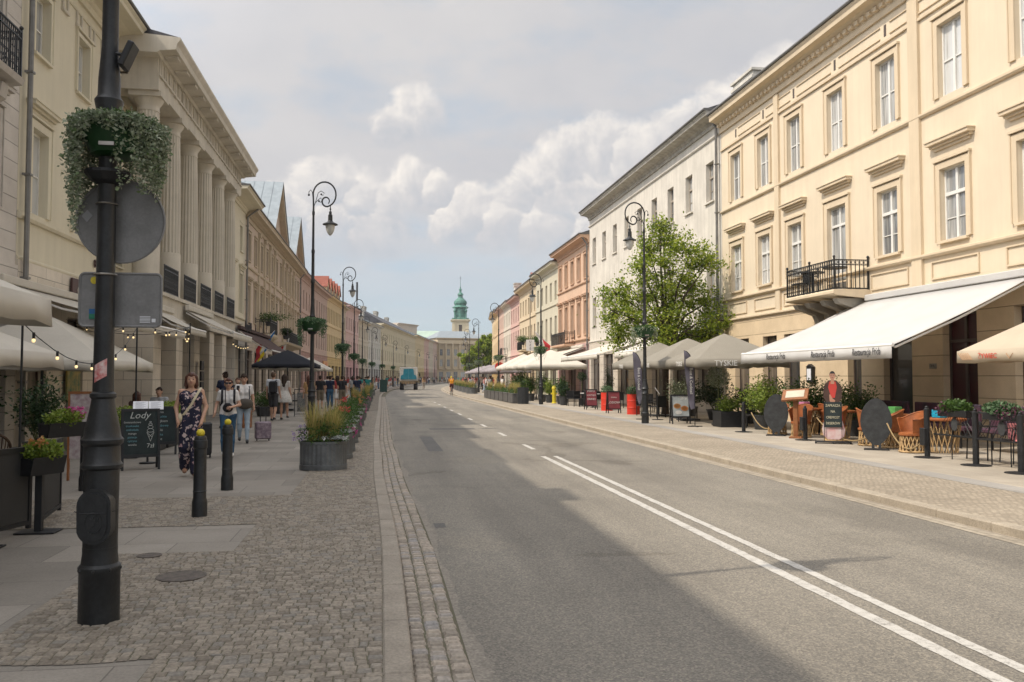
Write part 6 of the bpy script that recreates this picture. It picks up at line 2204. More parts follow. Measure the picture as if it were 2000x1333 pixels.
def fence_post(label, loc):
    P = thing('fence_post', label, 'fence post', (*loc, 0), 0, 'flat footed posts of the terrace fence')
    MB().box(-.035, .035, -.035, .035, .012, 1.0).build('post', M['black'], P)
    MB().cbox(-.20, .20, -.14, .14, 0, .014, .003).build('foot', M['black'], P)


fence_panel('dark fence panel at the left edge of the picture', (-4.3, 7.0), (-3.92, 8.85), .98)
fence_panel('dark screened fence panel below the near flower box', (-3.88, 9.05), (-3.66, 9.75), .92)
fence_panel('dark fence panel beyond the flower box post', (-3.62, 9.92), (-3.80, 11.0), .92)
fence_post('fence post with a flat foot under the near flower box', (-3.60, 9.83))
fence_post('fence post with a flat foot at the left edge of the picture', (-3.82, 8.95))


def flower_box(label, loc, rz, L=.55, pink=False, seed=1, z=0.0):
    P = thing('flower_box', label, 'flower box', (loc[0], loc[1], loc[2]), rz, 'hanging flower boxes')
    MB().prism([(-.07, 0), (.07, 0), (.12, .19), (.10, .19), (.06, .02), (-.06, .02), (-.10, .19), (-.12, .19)], 'x', -L / 2, L / 2).box(-L / 2, -L / 2 + .01, -.08, .08, .01, .18).box(L / 2 - .01, L / 2, -.08, .08, .01, .18).build('box', M['black'], P)
    g = MB()
    leaves(g, blob_pts(1100, (0, 0, .24), (L * .50, .15, .12)), .045, aspect=.6, up=.2)
    g.build('greenery', M['leaf_lime'], P, recalc=False)
    f = MB()
    for k in range(14 if pink else 5):
        c = (random.uniform(.05, L * .5) if pink else random.uniform(-L * .4, L * .4), random.uniform(-.1, .1), random.uniform(.22, .40))
        leaves(f, blob_pts(14, c, (.035, .035, .035)), .035, aspect=.8)
    f.build('flowers', M['fl_pink'] if pink else M['fl_orange'], P, recalc=False)
    return P


flower_box('black flower box with lime green leaves hooked on the near terrace fence', (-3.55, 9.75, .62), R(62), .42)
flower_box('black flower box with bright pink flowers farther along the terrace fence', (-4.15, 12.1, .86), R(60), .6, True)
tp = thing('terrace_pole', 'thin black pole of the terrace lights near the left edge', 'pole', (-4.30, 11.1, 0))
MB().lathe([(.016, 0), (.014, 2.45)], 0, 0, 8).build('rod', M['black'], tp)
for i, (x, y, lab) in enumerate(((-5.35, 19.9, 'thin black pole of the string lights behind the chalkboard'), (-5.1, 24.0, 'thin black pole of the string lights nearer the woman'))):
    tp = thing('terrace_pole', lab, 'pole', (x, y, 0))
    MB().lathe([(.02, 0), (.018, 3.0 + i * .1)], 0, 0, 8).build('rod', M['black'], tp)


def string_lights(label, pts, n, sag=.35):
    Sx = thing('string_lights', label, 'string lights', pts[0], 0, 'warm bulbs on black cables')
    o = Vector(pts[0])
    path = []
    for a, b_ in zip(pts, pts[1:]):
        a, b_ = Vector(a) - o, Vector(b_) - o
        for k in range(12):
            t = k / 12
            p = a + (b_ - a) * t
            p.z -= sag * 4 * t * (1 - t)
            path.append(p)
    path.append(Vector(pts[-1]) - o)
    MB().tube(path, .007, 4).build('cable', M['black'], Sx)
    for k in range(n):
        f = (k + .5) / n * (len(path) - 1)
        i = int(f)
        p = path[i] + (path[i + 1] - path[i]) * (f - i)
        h = MB().lathe([(.016, -.06), (.016, .01)], p.x, p.y, 8)
        for q in range(len(h.v)):
            h.v[q] = (h.v[q][0], h.v[q][1], h.v[q][2] + p.z)
        ho = h.build('socket', M['black'], Sx)
        MB().ball((p.x, p.y, p.z - .08), .021, 10, 6, sc=(1, 1, 1.15)).build('bulb', M['bulb'], ho, smooth='all')


string_lights('bulb string swinging from the near parasol corner to the second pole', [(-3.75, 9.6, 2.25), (-5.35, 19.9, 2.75)], 8, .62)
string_lights('bulb string between the two thin poles beside the near lamp post', [(-5.35, 19.9, 2.95), (-5.1, 24.0, 3.0)], 5, .22)
string_lights('bulb string running from the far pole back to the wall', [(-5.35, 19.9, 2.9), (-8.4, 24.5, 3.2), (-5.1, 24.0, 3.0)], 6, .3)
string_lights('bulb string close to the beige awning edge', [(-5.1, 24.0, 2.98), (-6.0, 27.6, 2.95)], 5, .2)
string_lights('bulb string hanging under the farthest beige awning', [(-5.55, 33.2, 3.0), (-5.55, 37.4, 3.0)], 7, .12)


def a_board(label, loc, rz, w, h, mface, writing, name='chalkboard_stand', cat='chalkboard', lean=.16, legs=.22):
    A = thing(name, label, cat, loc, rz)
    f = MB()
    t = .03
    for sg in (1, -1):
        y0 = -lean * sg
        def P(x, z, y):
            return (x, y0 * (1 - z / (h + legs)) + y * sg, z)
        z0 = legs
        f.add([P(-w / 2, 0, -t), P(-w / 2 + .04, 0, -t), P(-w / 2 + .04, h + legs, -t), P(-w / 2, h + legs, -t), P(-w / 2, 0, 0), P(-w / 2 + .04, 0, 0), P(-w / 2 + .04, h + legs, 0), P(-w / 2, h + legs, 0)], [(0, 1, 2, 3), (4, 7, 6, 5), (0, 3, 7, 4), (1, 5, 6, 2), (3, 2, 6, 7), (0, 4, 5, 1)])
        f.add([P(w / 2 - .04, 0, -t), P(w / 2, 0, -t), P(w / 2, h + legs, -t), P(w / 2 - .04, h + legs, -t), P(w / 2 - .04, 0, 0), P(w / 2, 0, 0), P(w / 2, h + legs, 0), P(w / 2 - .04, h + legs, 0)], [(0, 1, 2, 3), (4, 7, 6, 5), (0, 3, 7, 4), (1, 5, 6, 2), (3, 2, 6, 7), (0, 4, 5, 1)])
        for za, zb in ((legs, legs + .05), (h + legs - .05, h + legs)):
            f.add([P(-w / 2 + .04, za, -t), P(w / 2 - .04, za, -t), P(w / 2 - .04, zb, -t), P(-w / 2 + .04, zb, -t), P(-w / 2 + .04, za, 0), P(w / 2 - .04, za, 0), P(w / 2 - .04, zb, 0), P(-w / 2 + .04, zb, 0)], [(0, 1, 2, 3), (4, 7, 6, 5), (0, 3, 7, 4), (1, 5, 6, 2), (3, 2, 6, 7), (0, 4, 5, 1)])
    f.build('frame', M['black'], A)
    for sg in (1, -1):
        y0 = -lean * sg
        a = (-w / 2 + .04, y0 * (1 - (legs + .05) / (h + legs)) - .012 * sg, legs + .05)
        b_ = (w / 2 - .04, a[1], legs + .05)
        c = (w / 2 - .04, y0 * (1 - (h + legs - .05) / (h + legs)) - .012 * sg, h + legs - .05)
        d = (-w / 2 + .04, c[1], c[2])
        MB().quad(a, b_, c, d).build('panel', mface, A)
    tilt = math.atan2(lean, h + legs)
    for (s, size, x, z, mm, kw) in writing:
        y = -lean * (1 - z / (h + legs)) - .02
        text('writing', s, size, mm, A, (x, y, z), (R(90) - tilt, 0, 0), **kw)
    return A


W_, B_ = M['chalk_w'], M['chalk_b']
A1 = a_board('black chalkboard stand reading Lody with a chalk drawn ice cream cone', (-4.28, 16.25, 0), R(20), .64, .86, M['chalk'],
             [('Lody', .17, -.02, .96, W_, dict(shear=.3)), ('7zł', .11, .16, .42, W_, {})] +
             [(s, .052, -.14, .84 - i * .066, (B_ if i % 3 else W_), dict(align='CENTER')) for i, s in enumerate(('śmietankowe', 'truskawka', 'czekolada', 'mango', 'pistacja', 'cytryna', 'wanilia'))])
cone = MB()
for (x0, z0, x1, z1) in ((.10, .66, .16, .50), (.22, .66, .16, .50), (.10, .66, .22, .66), (.115, .64, .19, .57), (.205, .64, .13, .57)):
    y0, y1 = -.16 * (1 - z0 / 1.08) - .018, -.16 * (1 - z1 / 1.08) - .018
    cone.tube([(x0, y0, z0), (x1, y1, z1)], .004, 4)
for k, (zz, rr) in enumerate(((.69, .055), (.75, .045), (.80, .03), (.84, .016))):
    yy = -.16 * (1 - zz / 1.08) - .018
    cone.tube([(.16 + rr * math.cos(t), yy, zz + rr * .6 * math.sin(t)) for t in [2 * PI * i / 12 for i in range(12)]], .004, 4, closed=True)
cone.build('chalk_drawing', W_, A1)
A2 = a_board('second chalkboard stand with dense chalk lines, half hidden behind the Lody board', (-4.75, 19.3, 0), R(12), .80, .80, M['chalk'],
             [(s, .07, 0, .90 - i * .095, (B_ if i % 2 else W_), {}) for i, s in enumerate(('zupa dnia', 'pierogi ruskie', 'żurek z jajkiem', 'kotlet schabowy', 'naleśniki', 'szarlotka', 'kompot'))])
ms = thing('menu_stand', 'open menu with white pages on a stand above the chalkboards', 'menu stand', (-4.42, 17.3, 0), R(14))
MB().lathe([(.15, 0), (.15, .02), (.02, .03), (.018, 1.05)], 0, 0, 14).build('post', M['black'], ms, smooth=True)
mn = MB().box(-.27, -.005, -.14, .14, 0, .012).box(.005, .27, -.14, .14, 0, .012)
mn.xf(Matrix.Translation((0, 0, 1.10)) @ Matrix.Rotation(R(32), 4, 'X'))
mno = mn.build('pages', M['paper'], ms)
ml = MB()
for cx in (-.137, .137):
    for k in range(9):
        ml.box(cx - .09, cx + .09 - .03 * (k % 3), .10 - k * .026, .108 - k * .026, .0125, .0135)
ml.xf(Matrix.Translation((0, 0, 1.10)) @ Matrix.Rotation(R(32), 4, 'X'))
ml.build('print', mat('grey_print', (.35, .37, .42), rough=.8), mno)
# poster rack behind the fence
pr = thing('poster_rack', 'upright poster rack with pale pictures behind the plain bollard', 'poster rack', (-4.75, 14.6, 0), R(-5))
MB().box(-.20, -.17, -.02, .02, 0, 1.42).box(.17, .20, -.02, .02, 0, 1.42).box(-.17, .17, -.02, .02, 1.38, 1.42).build('frame', M['wood'], pr)
MB().box(-.168, .168, -.012, .012, .35, 1.378).build('poster', mat('pale_poster', (.50, .46, .44), col2=(.25, .16, .18), rough=.6, scale=9), pr)
pt2 = thing('wall_painting', 'green and orange painted panel in the shop front under the third parasol', 'painting', (LW + .1, 25.2, 1.7), R(90))
MB().cbox(-.5, .5, -.10, -.04, -.7, .7, .01).build('panel', mat('green_orange_painting', (.42, .30, .08), col2=(.03, .13, .08), scale=5, rough=.6), pt2)
mb3 = thing('menu_case', 'three dark menu frames one above the other on the left pillar', 'menu case', (-7.2, 35.7, 1.7), R(90))
for k in range(3):
    MB().cbox(-.25, .25, -.13, -.06, -.62 + k * .42, -.24 + k * .42, .01).build('frame', M['black'], mb3)
sf = thing('sign_frame', 'black frame stand with price sheets before the cafe farther on the left', 'sign stand', (-3.2, 37.0, 0), R(8))
MB().box(-.42, -.39, -.02, .02, 0, 1.15).box(.39, .42, -.02, .02, 0, 1.15).box(-.39, .39, -.02, .02, 1.12, 1.15).box(-.39, .39, -.02, .02, .08, .11).build('frame', M['black'], sf)
MB().box(-.3, .3, -.014, .014, .2, 1.0).build('sheet', mat('price_sheet', (.20, .20, .19), col2=(.05, .05, .05), scale=20), sf)

# rattan chairs and tables on the left terrace


def rattan(label, loc, rz, group='rattan chairs of the left terrace'):
    c = thing('rattan_chair', label, 'chair', loc, rz, group)
    b = MB()
    for k in range(14):
        a = PI * (.05 + .9 * k / 13)
        b.tube([(.25 * math.cos(a), .22 * math.sin(a), .45), (.29 * math.cos(a), .27 * math.sin(a), .68 + .22 * math.sin(a))], .008, 4)
    for (z, r) in ((.55, .27), (.66, .285)):
        b.tube([(r * math.cos(PI * k / 12), (r - .02) * math.sin(PI * k / 12), z) for k in range(13)], .01, 4)
    b.tube([(.29 * math.cos(PI * k / 16), .28 * math.sin(PI * k / 16), .68 + .23 * math.sin(PI * k / 16)) for k in range(17)], .02, 6)
    b.build('backrest', mat('dark_rattan', (.085, .05, .03), rough=.6, var=.3, scale=15), c)
    MB().lathe([(.24, .42), (.26, .44), (.26, .46), (.22, .47)], 0, 0, 16).build('seat', mat('dark_rattan', (.1, .1, .1)), c)
    for (x, y) in ((-.2, -.18), (.2, -.18), (-.2, .18), (.2, .18)):
        MB().tube([(x, y, .43), (x * 1.15, y * 1.15, 0)], .014, 6).build('leg', mat('dark_rattan', (.1, .1, .1)), c)
    return c


rc = rattan('dark rattan chair nearest the left edge behind the fence', (-5.1, 11.0, 0), R(140))
copy_tree(rc, (-5.35, 12.7, 0), R(200), 'dark rattan chair just beyond the near terrace table')
copy_tree(rc, (-6.3, 11.6, 0), R(60), 'dark rattan chair on the far side of the near terrace table')


def cafe_table(label, loc, r=.35, h=.75, top=None, group=None):
    t = thing('cafe_table', label, 'table', loc, 0, group)
    MB().lathe([(r, h - .03), (r, h)], 0, 0, 20).build('tabletop', top or M['wood'], t)
    MB().lathe([(.03, .03), (.03, h - .03)], 0, 0, 8).lathe([(.22, 0), (.2, .02), (.03, .04)], 0, 0, 14).build('pedestal', M['black'], t)
    return t


cafe_table('round wooden cafe table beside the thin black pole', (-5.55, 11.75, 0))
t0 = cafe_table('round table where the people sit behind the chalkboards', (-6.9, 24.2, 0))

# ---------------------------------------------------------------- right terrace


def equipale(label, loc, rz):
    c = thing('barrel_chair', label, 'chair', loc, rz, 'orange leather barrel chairs')
    b = MB()
    vs, fs = [], []
    K = 18
    for k in range(K + 1):
        a = PI * (-.18 + 1.36 * k / K)
        h = .72 + .16 * math.sin(max(0, min(PI, a))) ** 1
        for (r, z) in ((.25, .40), (.29, (.40 + h) / 2), (.33, h), (.315, h), (.275, (.4 + h) / 2), (.235, .40)):
            vs.append((r * math.cos(a), r * .92 * math.sin(a), z))
    for k in range(K):
        for q in range(5):
            fs.append((k * 6 + q, k * 6 + q + 1, (k + 1) * 6 + q + 1, (k + 1) * 6 + q))
    fs += [tuple(range(6)), tuple(K * 6 + q for q in range(6))[::-1]]
    b.add(vs, fs)
    b.build('backrest', M['leather'], c, smooth=True)
    rim_ = MB().tube([(.325 * math.cos(PI * (-.18 + 1.36 * k / 18)), .30 * math.sin(PI * (-.18 + 1.36 * k / 18)), .725 + .16 * math.sin(max(0, min(PI, PI * (-.18 + 1.36 * k / 18))))) for k in range(19)], .018, 6)
    rim_.build('rim', M['leather'], c, smooth='all')
    MB().lathe([(.24, .36), (.27, .38), (.27, .42), (.2, .44)], 0, 0, 20).build('seat', M['leather'], c, smooth=True)
    s = MB()
    for k in range(18):
        a = 2 * PI * k / 18
        for sg in (1, -1):
            a2 = a + sg * .42
            p, q = Vector((.235 * math.cos(a), .235 * math.sin(a), .37)), Vector((.255 * math.cos(a2), .255 * math.sin(a2), .03))
            s.tube([p, q], .0125, 4)
    s.tube([(.26 * math.cos(t), .26 * math.sin(t), .03) for t in [2 * PI * i / 20 for i in range(20)]], .022, 6, closed=True)
    s.build('slat_base', M['cane'], c)
    return c


e0 = equipale('leather barrel chair left of the first oval board', (11.15, 22.95, .02), R(-60))
for (x, y, rz, lab) in ((11.25, 21.75, -50, 'leather barrel chair between oval board and wooden menu stand'), (11.4, 20.25, -100, 'leather barrel chair just right of the second black post'), (11.5, 18.85, 60, 'leather barrel chair right of the cut out sign'), (11.6, 18.2, -120, 'leather barrel chair hidden behind the second oval board'), (11.35, 17.0, -90, 'large leather barrel chair right of the second oval board'),
                        (12.4, 22.3, 90, 'leather barrel chair at the back by the oleander'), (12.6, 19.6, 90, 'leather barrel chair at the back behind the cut out sign')):
    copy_tree(e0, (x, y, .02), R(rz), lab)


def drum_table(label, loc, boxc, boxn, boxlab):
    t = thing('drum_table', label, 'table', loc, 0, 'round leather topped tables')
    MB().lathe([(.42, .70), (.44, .72), (.44, .75), (.40, .76)], 0, 0, 24).build('tabletop', M['leather'], t, smooth=True)
    s = MB()
    for k in range(16):
        a = 2 * PI * k / 16
        for sg in (1, -1):
            a2 = a + sg * .5
            s.tube([(.34 * math.cos(a), .34 * math.sin(a), .70), (.26 * math.cos(a2), .26 * math.sin(a2), .03)], .012, 4)
    s.build('slat_base', M['cane'], t)
    nb_ = thing('napkin_box', boxlab, 'napkin box', (loc[0] - .1, loc[1], loc[2] + .762), R(10))
    MB().cbox(-.11, .11, -.11, .11, 0, .17, .01).build('box', mat(boxn, boxc, rough=.5, var=.25, scale=30), nb_)


drum_table('round leather topped table behind the first oval board', (11.9, 22.6, .02), (.62, .22, .38), 'pink_box', 'pink napkin box behind the first oval board')
drum_table('round leather topped table left of the second black post', (11.9, 20.95, .02), (.55, .25, .45), 'mauve_box', 'mauve napkin box by the wooden menu stand')
drum_table('round leather topped table between sign and second oval board', (12.1, 18.6, .02), (.12, .42, .12), 'green_box', 'green napkin box between the cut out sign and the second oval board')
drum_table('round leather topped table right of the second oval board', (11.9, 16.7, .02), (.02, .38, .58), 'turquoise_box', 'turquoise patterned napkin box right of the second oval board')
bench_m = mat('dark_cushion', (.03, .03, .045), col2=(.10, .03, .05), rough=.9, scale=3)
for i, (y, lab) in enumerate(((21.6, 'long dark cushioned bench by the wall behind the wooden menu stand'), (18.9, 'long dark cushioned bench by the wall behind the cut out sign'), (16.2, 'long dark cushioned bench by the wall near the dark red door'))):
    B = thing('bench', lab, 'bench', (13.3, y, .02))
    MB().cbox(-.25, .25, -1.2, 1.2, .40, .50, .02).build('seat', bench_m, B)
    MB().cbox(.20, .28, -1.2, 1.2, .45, 1.0, .02).build('backrest', bench_m, B)
    for (a, c) in ((-.2, -1.1), (.2, -1.1), (-.2, 1.1), (.2, 1.1)):
        MB().box(a - .02, a + .02, c - .02, c + .02, 0, .4).build('leg', M['black'], B)


def oval_board(label, loc, rz, w=.62, h=1.08):
    o = thing('oval_board', label, 'sign board', loc, rz, 'blank black oval boards')
    poly = []
    for k in range(36):
        t = 2 * PI * k / 36
        y_ = math.sin(t)
        x_ = math.cos(t) * (1 if y_ > -.2 else 1)
        x_ *= (1 - .10 * max(0, -y_) ** 2)
        poly.append((w / 2 * x_ * (1 - .12 * abs(y_) ** 3), .10 + h / 2 + h / 2 * y_))
    mb = MB().prism(poly, 'y', -.012, .012)
    mb.box(-.10, -.04, -.014, .014, .02, .2).box(.04, .10, -.014, .014, .02, .2)
    mb.xf(Matrix.Rotation(R(-6), 4, 'X'))
    mb.build('board', mat('slate_board', (.035, .038, .04), rough=.7, var=.3, scale=6, fine=.15), o)
    MB().cbox(-.26, .26, -.14, .14, 0, .03, .005).build('foot', M['black'], o)
    for a in (-.26, .26):
        pass
    return o


ov = oval_board('blank black oval board left of the wooden menu stand', (10.87, 22.45, .02), R(-32), .66, 1.06)
copy_tree(ov, (10.98, 17.75, .02), R(-32), 'blank black oval board right of the cut out figure sign')
wm = thing('menu_stand', 'wooden lectern menu stand with a tilted frame among the leather chairs', 'menu stand', (10.95, 21.45, .02), R(-35))
MB().cbox(-.06, .06, -.05, .05, .05, 1.05, .008).build('post', M['wood'], wm)
MB().cbox(-.16, .16, -.16, .16, 0, .05, .008).build('foot', M['wood'], wm)
tx = Matrix.Translation((0, 0, 1.14)) @ Matrix.Rotation(R(38), 4, 'X') @ Matrix.Rotation(R(-6), 4, 'Y')
MB().cbox(-.34, .34, -.22, .22, -.02, .05, .01).xf(tx).build('frame', M['wood'], wm)
MB().box(-.24, .24, -.14, .14, .052, .058).xf(tx).build('menu', mat('aged_paper', (.52, .48, .38), rough=.7, var=.1), wm)


def black_post(label, loc, h=1.0, boxy=False):
    P = thing('terrace_post', label, 'post', (*loc, .02), 0, 'black posts edging the sunny terrace')
    MB().lathe([(.055, .02), (.055, h), (.03, h + .02)], 0, 0, 12).ball((0, 0, h + .035), .035, 8, 6).build('post', M['black'], P, smooth=True)
    MB().lathe([(.26, 0), (.26, .012), (.06, .03)], 0, 0, 22).build('foot', M['black'], P)
    if boxy:
        MB().cbox(-.12, -.05, -.08, .08, .25, .6, .01).build('side_box', M['black'], P)


for (x, y, b_, lab) in ((10.65, 24.1, 0, 'first black terrace post, left of the leather chairs'), (10.85, 20.75, 1, 'second black terrace post, right of the wooden menu stand'), (10.95, 15.9, 1, 'third black terrace post, where the iron chairs begin'), (10.86, 14.35, 0, 'fourth black terrace post between two green window boxes'), (10.72, 13.05, 0, 'last black terrace post at the right edge')):
    black_post(lab, (x, y), .82 if y > 20 else .98, b_)


def rope_swag(label, a, b_, sag):
    a, b_ = Vector(a), Vector(b_)
    o = thing('rope', label, 'rope', a, 0, 'tan ropes hanging along the terrace edge')
    pts = []
    for k in range(17):
        t = k / 16
        p = (b_ - a) * t
        p.z -= sag * 4 * t * (1 - t)
        pts.append(p)
    MB().tube(pts, .017, 6).build('strand', M['rope'], o, smooth='all')


rope_swag('tan rope left of the first oval board', (10.85, 24.0, .6), (11.05, 22.5, .58), .42)
rope_swag('tan rope between the two oval boards', (11.15, 20.7, .6), (11.2, 17.8, .56), .46)
rope_swag('tan rope right of the second oval board', (11.15, 17.6, .62), (11.1, 16.0, .62), .5)

# cut-out sign: painted woman with a chalk board skirt
cs = thing('cutout_sign', 'cut out painted woman in a red top holding a chalkboard, on a low metal stand', 'cut out sign', (10.98, 19.6, .02), R(-30))
K_ = [(-.17, .16), (-.20, .42), (-.15, .62), (-.145, .95)]


def flat(name, poly, m, y0, y1, parent=cs):
    return MB().prism(poly, 'y', y0, y1).build(name, m, parent)


skirt = [(-.10, .10), (.12, .10), (.22, .18), (.24, .34), (.18, .60), (.14, 1.0), (-.14, 1.0), (-.17, .6), (-.22, .36), (-.20, .2)]
flat('skirt', [(x * 1.15, z) for x, z in skirt], mat('painted_white_skirt', (.62, .58, .56), col2=(.55, .25, .25), scale=4, rough=.6), -.012, .012)
flat('sash', [(-.2, .44), (.22, .40), (.2, .5), (.23, .62), (.17, .98), (-.12, .98), (-.19, .6)], mat('painted_red', (.5, .05, .04), rough=.6, var=.1), -.016, .010)
shawl = [(-.13, .98), (.13, .98), (.21, 1.12), (.215, 1.32), (.17, 1.46), (.09, 1.55), (-.09, 1.55), (-.17, 1.46), (-.215, 1.32), (-.21, 1.12)]
flat('shawl', shawl, mat('painted_brown_shawl', (.085, .045, .035), rough=.6, var=.3), -.014, .012)
flat('blouse', [(-.03, 1.12), (.05, 1.12), (.10, 1.38), (.07, 1.52), (-.07, 1.52), (-.10, 1.38)], mat('painted_red', (.5, .05, .04)), -.018, .010)
sk = mat('painted_skin', (.42, .22, .15), rough=.6, var=.05)
flat('neck', [(-.045, 1.46), (.045, 1.46), (.035, 1.60), (-.035, 1.60)], sk, -.022, .008)
flat('face', [(.066 * math.cos(t), 1.655 + .09 * math.sin(t)) for t in [2 * PI * i / 20 for i in range(20)]], sk, -.024, .008)
flat('hair', [(.068 * math.cos(t), 1.685 + .095 * math.sin(t)) for t in [2 * PI * i / 20 for i in range(20)]] , mat('painted_black_hair', (.02, .015, .012), rough=.6), -.010, .014)
flat('hairline', [(.066 * math.cos(t), 1.70 + .065 * math.sin(t)) for t in [PI * (.08 + .84 * i / 12) for i in range(13)]], M['ink'], -.027, -.024)
flat('hands', [(-.05, 1.0), (.04, .99), (.06, 1.06), (.0, 1.10), (-.05, 1.2), (-.08, 1.2), (-.07, 1.05)], sk, -.024, .004)
brow = MB().box(-.045, -.012, -.029, -.0245, 1.672, 1.680).box(.012, .045, -.029, -.0245, 1.672, 1.680).box(-.018, .018, -.029, -.0245, 1.612, 1.620)
brow.build('face_lines', M['ink'], cs)
MB().cbox(-.20, .20, -.045, -.02, .40, 1.02, .004).build('chalkboard', M['chalk'], cs)
for i, s in enumerate(('ZAPRASZA', 'NA', 'CREMOST', 'DESERÓW')):
    text('writing', s, .085, mat('cream_chalk', (.62, .58, .42), rough=.9), cs, (0, -.048, .93 - i * .145), (R(90), 0, 0), sx=.82)
MB().box(-.21, -.195, -.06, -.045, .05, 1.02).box(.195, .21, -.06, -.045, .05, 1.02).cbox(-.42, .42, -.16, .14, .03, .06, .008).build('stand', M['black'], cs)
for (x, y) in ((-.4, -.14), (.4, -.14), (0, -.2), (.4, .1)):
    MB().ball((x, y, .02), .025, 8, 6).build('castor', M['black'], cs)


def iron_chair(label, loc, rz):
    c = thing('iron_chair', label, 'chair', loc, rz, 'black wrought iron chairs')
    f = MB()
    f.tube([(-.23, .2, 0), (-.22, .22, .45), (-.25, .27, .75), (-.15, .30, .90), (0, .31, .94), (.15, .30, .90), (.25, .27, .75), (.22, .22, .45), (.23, .2, 0)], .013, 6)
    for a in (-.16, -.08, .08, .16):
        f.tube([(a * 1.25, .29, .86), (a * .35, .25, .62), (a, .22, .46)], .007, 4)
    f.tube([(-.25, .25, .68), (-.28, -.1, .68), (-.24, -.2, .45), (-.24, -.2, 0)], .012, 6)
    f.tube([(.25, .25, .68), (.28, -.1, .68), (.24, -.2, .45), (.24, -.2, 0)], .012, 6)
    f.build('frame', M['black'], c, smooth=True)
    MB().lathe([(.001, 0), (.075, 0), (.075, .01), (.001, .01)], 0, 0, 16, sy=1.4).xf(Matrix.Translation((0, .275, .66)) @ Matrix.Rotation(R(84), 4, 'X')).build('back_plate', M['black'], c)
    MB().cbox(-.22, .22, -.2, .22, .44, .465, .008).build('seat', M['black'], c)
    return c


ic = iron_chair('wrought iron chair right behind the third black post', (11.45, 15.3, .02), R(-75))
for (x, y, rz, lab) in ((11.5, 14.65, -100, 'wrought iron chair left of the fourth black post'), (11.5, 13.75, -80, 'wrought iron chair right of the fourth black post'), (11.45, 13.1, -95, 'wrought iron chair by the last black post'), (12.7, 14.6, 90, 'wrought iron chair on the wall side of the checked table'), (12.8, 13.2, 95, 'wrought iron chair deep under the tan parasol')):
    copy_tree(ic, (x, y, .02), R(rz), lab)
for i, (x, y, lab) in enumerate(((12.1, 14.2, 'table with a red checked cloth under the tan parasol'), (12.15, 12.8, 'second dark table under the tan parasol'))):
    T = thing('square_table', lab, 'table', (x, y, .02))
    MB().cbox(-.36, .36, -.36, .36, .72, .75, .008).build('tabletop', M['wood'], T)
    MB().box(-.05, .05, -.05, .05, .02, .72).cbox(-.25, .25, -.25, .25, 0, .025, .004).build('pedestal', M['black'], T)
    if i == 0:
        cm_ = blocks('red_check_cloth', (.55, .20, .20), bw=.08, bh=.08, mortar=.02, jcol=1.6, plane='XZ', var=.45, bump=.05, off=.5)
        cl_ = thing('tablecloth', 'red and white checked cloth on the table under the tan parasol', 'tablecloth', (x, y, .772))
        cm2 = MB().box(-.38, .38, -.38, .38, 0, .006)
        cm2.box(-.39, -.383, -.38, .38, -.34, .005).box(.383, .39, -.38, .38, -.34, .005).box(-.38, .38, -.39, -.383, -.34, .005)
        cm2.build('cloth', cm_, cl_)
# iron rail planters with trailing green
for i, (x, y, lab) in enumerate(((11.0, 15.1, 'green geranium box between third and fourth black post'), (10.9, 13.7, 'green geranium box with purple leaves between the last two black posts'))):
    P = thing('planter_rail', lab, 'planter rail', (x, y, .02), R(-90 + 4), 'iron rails with green boxes')
    f = MB()
    f.box(-.6, .6, -.012, .012, .48, .51).box(-.6, .6, -.012, .012, .96, .985)
    for k in range(9):
        a = -.55 + 1.1 * k / 8
        f.tube([(a, 0, .5), (a * .25, 0, .96)], .006, 4)
    f.tube([(.10 * math.cos(t), 0, .72 + .13 * math.sin(t)) for t in [2 * PI * q / 16 for q in range(16)]], .008, 4, closed=True)
    f.build('rail', M['black'], P)
    MB().lathe([(.001, -.004), (.09, -.004), (.09, .006), (.001, .006)], 0, 0, 16, sy=1.45).xf(Matrix.Translation((0, -.02, .72)) @ Matrix.Rotation(R(90), 4, 'X')).build('oval_plate', M['darkgrey'], P)
    MB().cbox(-.38, .38, -.09, .09, .86, .99, .01).build('box', M['black'], P)
    g = MB()
    leaves(g, blob_pts(900, (0, 0, 1.06), (.42, .15, .13)), .06, aspect=.75, up=.1)
    g.build('greenery', M['leaf_basket'] if i else M['leaf_mid'], P, recalc=False)
    f2 = MB()
    leaves(f2, blob_pts(160, (.22 if i else -.2, -.05, 1.0), (.28, .14, .14)), .05, aspect=.7)
    f2.build('purple_leaves', mat('purple_leaf', (.12, .04, .07), rough=.6, var=.3), P, recalc=False)

# wall things on the yellow house
mcs = thing('menu_case', 'black framed menu box on the ochre wall right of the oleander', 'menu box', (14.93, 28.0, 1.75), R(-90))
MB().cbox(-.20, .20, -.12, -.005, -.28, .25, .012).build('case', M['black'], mcs)
MB().box(-.14, .14, -.126, -.1215, -.20, .19).build('menu', M['paper'], mcs)
MB().prism([(-.23, .25), (.23, .25), (0, .36)], 'y', -.13, -.005).build('top', M['black'], mcs)
hp = thing('house_plate', 'small house name plate on the broad ochre pillar', 'plate', (14.93, 21.35, 1.95), R(-90))
MB().cbox(-.15, .15, -.02, 0, -.07, .07, .005).build('plate', M['stone'], hp)
text('writing', 'OHU', .11, M['ink'], hp, (0, -.022, 0), (R(90), 0, 0))
for (x, y, lab) in ((14.1, 26.3, 'round black table with two chairs on the iron balcony, farther one'), (14.15, 25.0, 'round black table on the near half of the iron balcony')):
    cafe_table(lab, (x, y, 4.37), .38, .74, M['black'], 'black tables on the balcony')
bc = thing('balcony_chair', 'low black chair at the far end of the iron balcony', 'chair', (14.0, 26.9, 4.37))
MB().cbox(-.24, .24, -.24, .24, .38, .44, .02).build('seat', M['black'], bc)
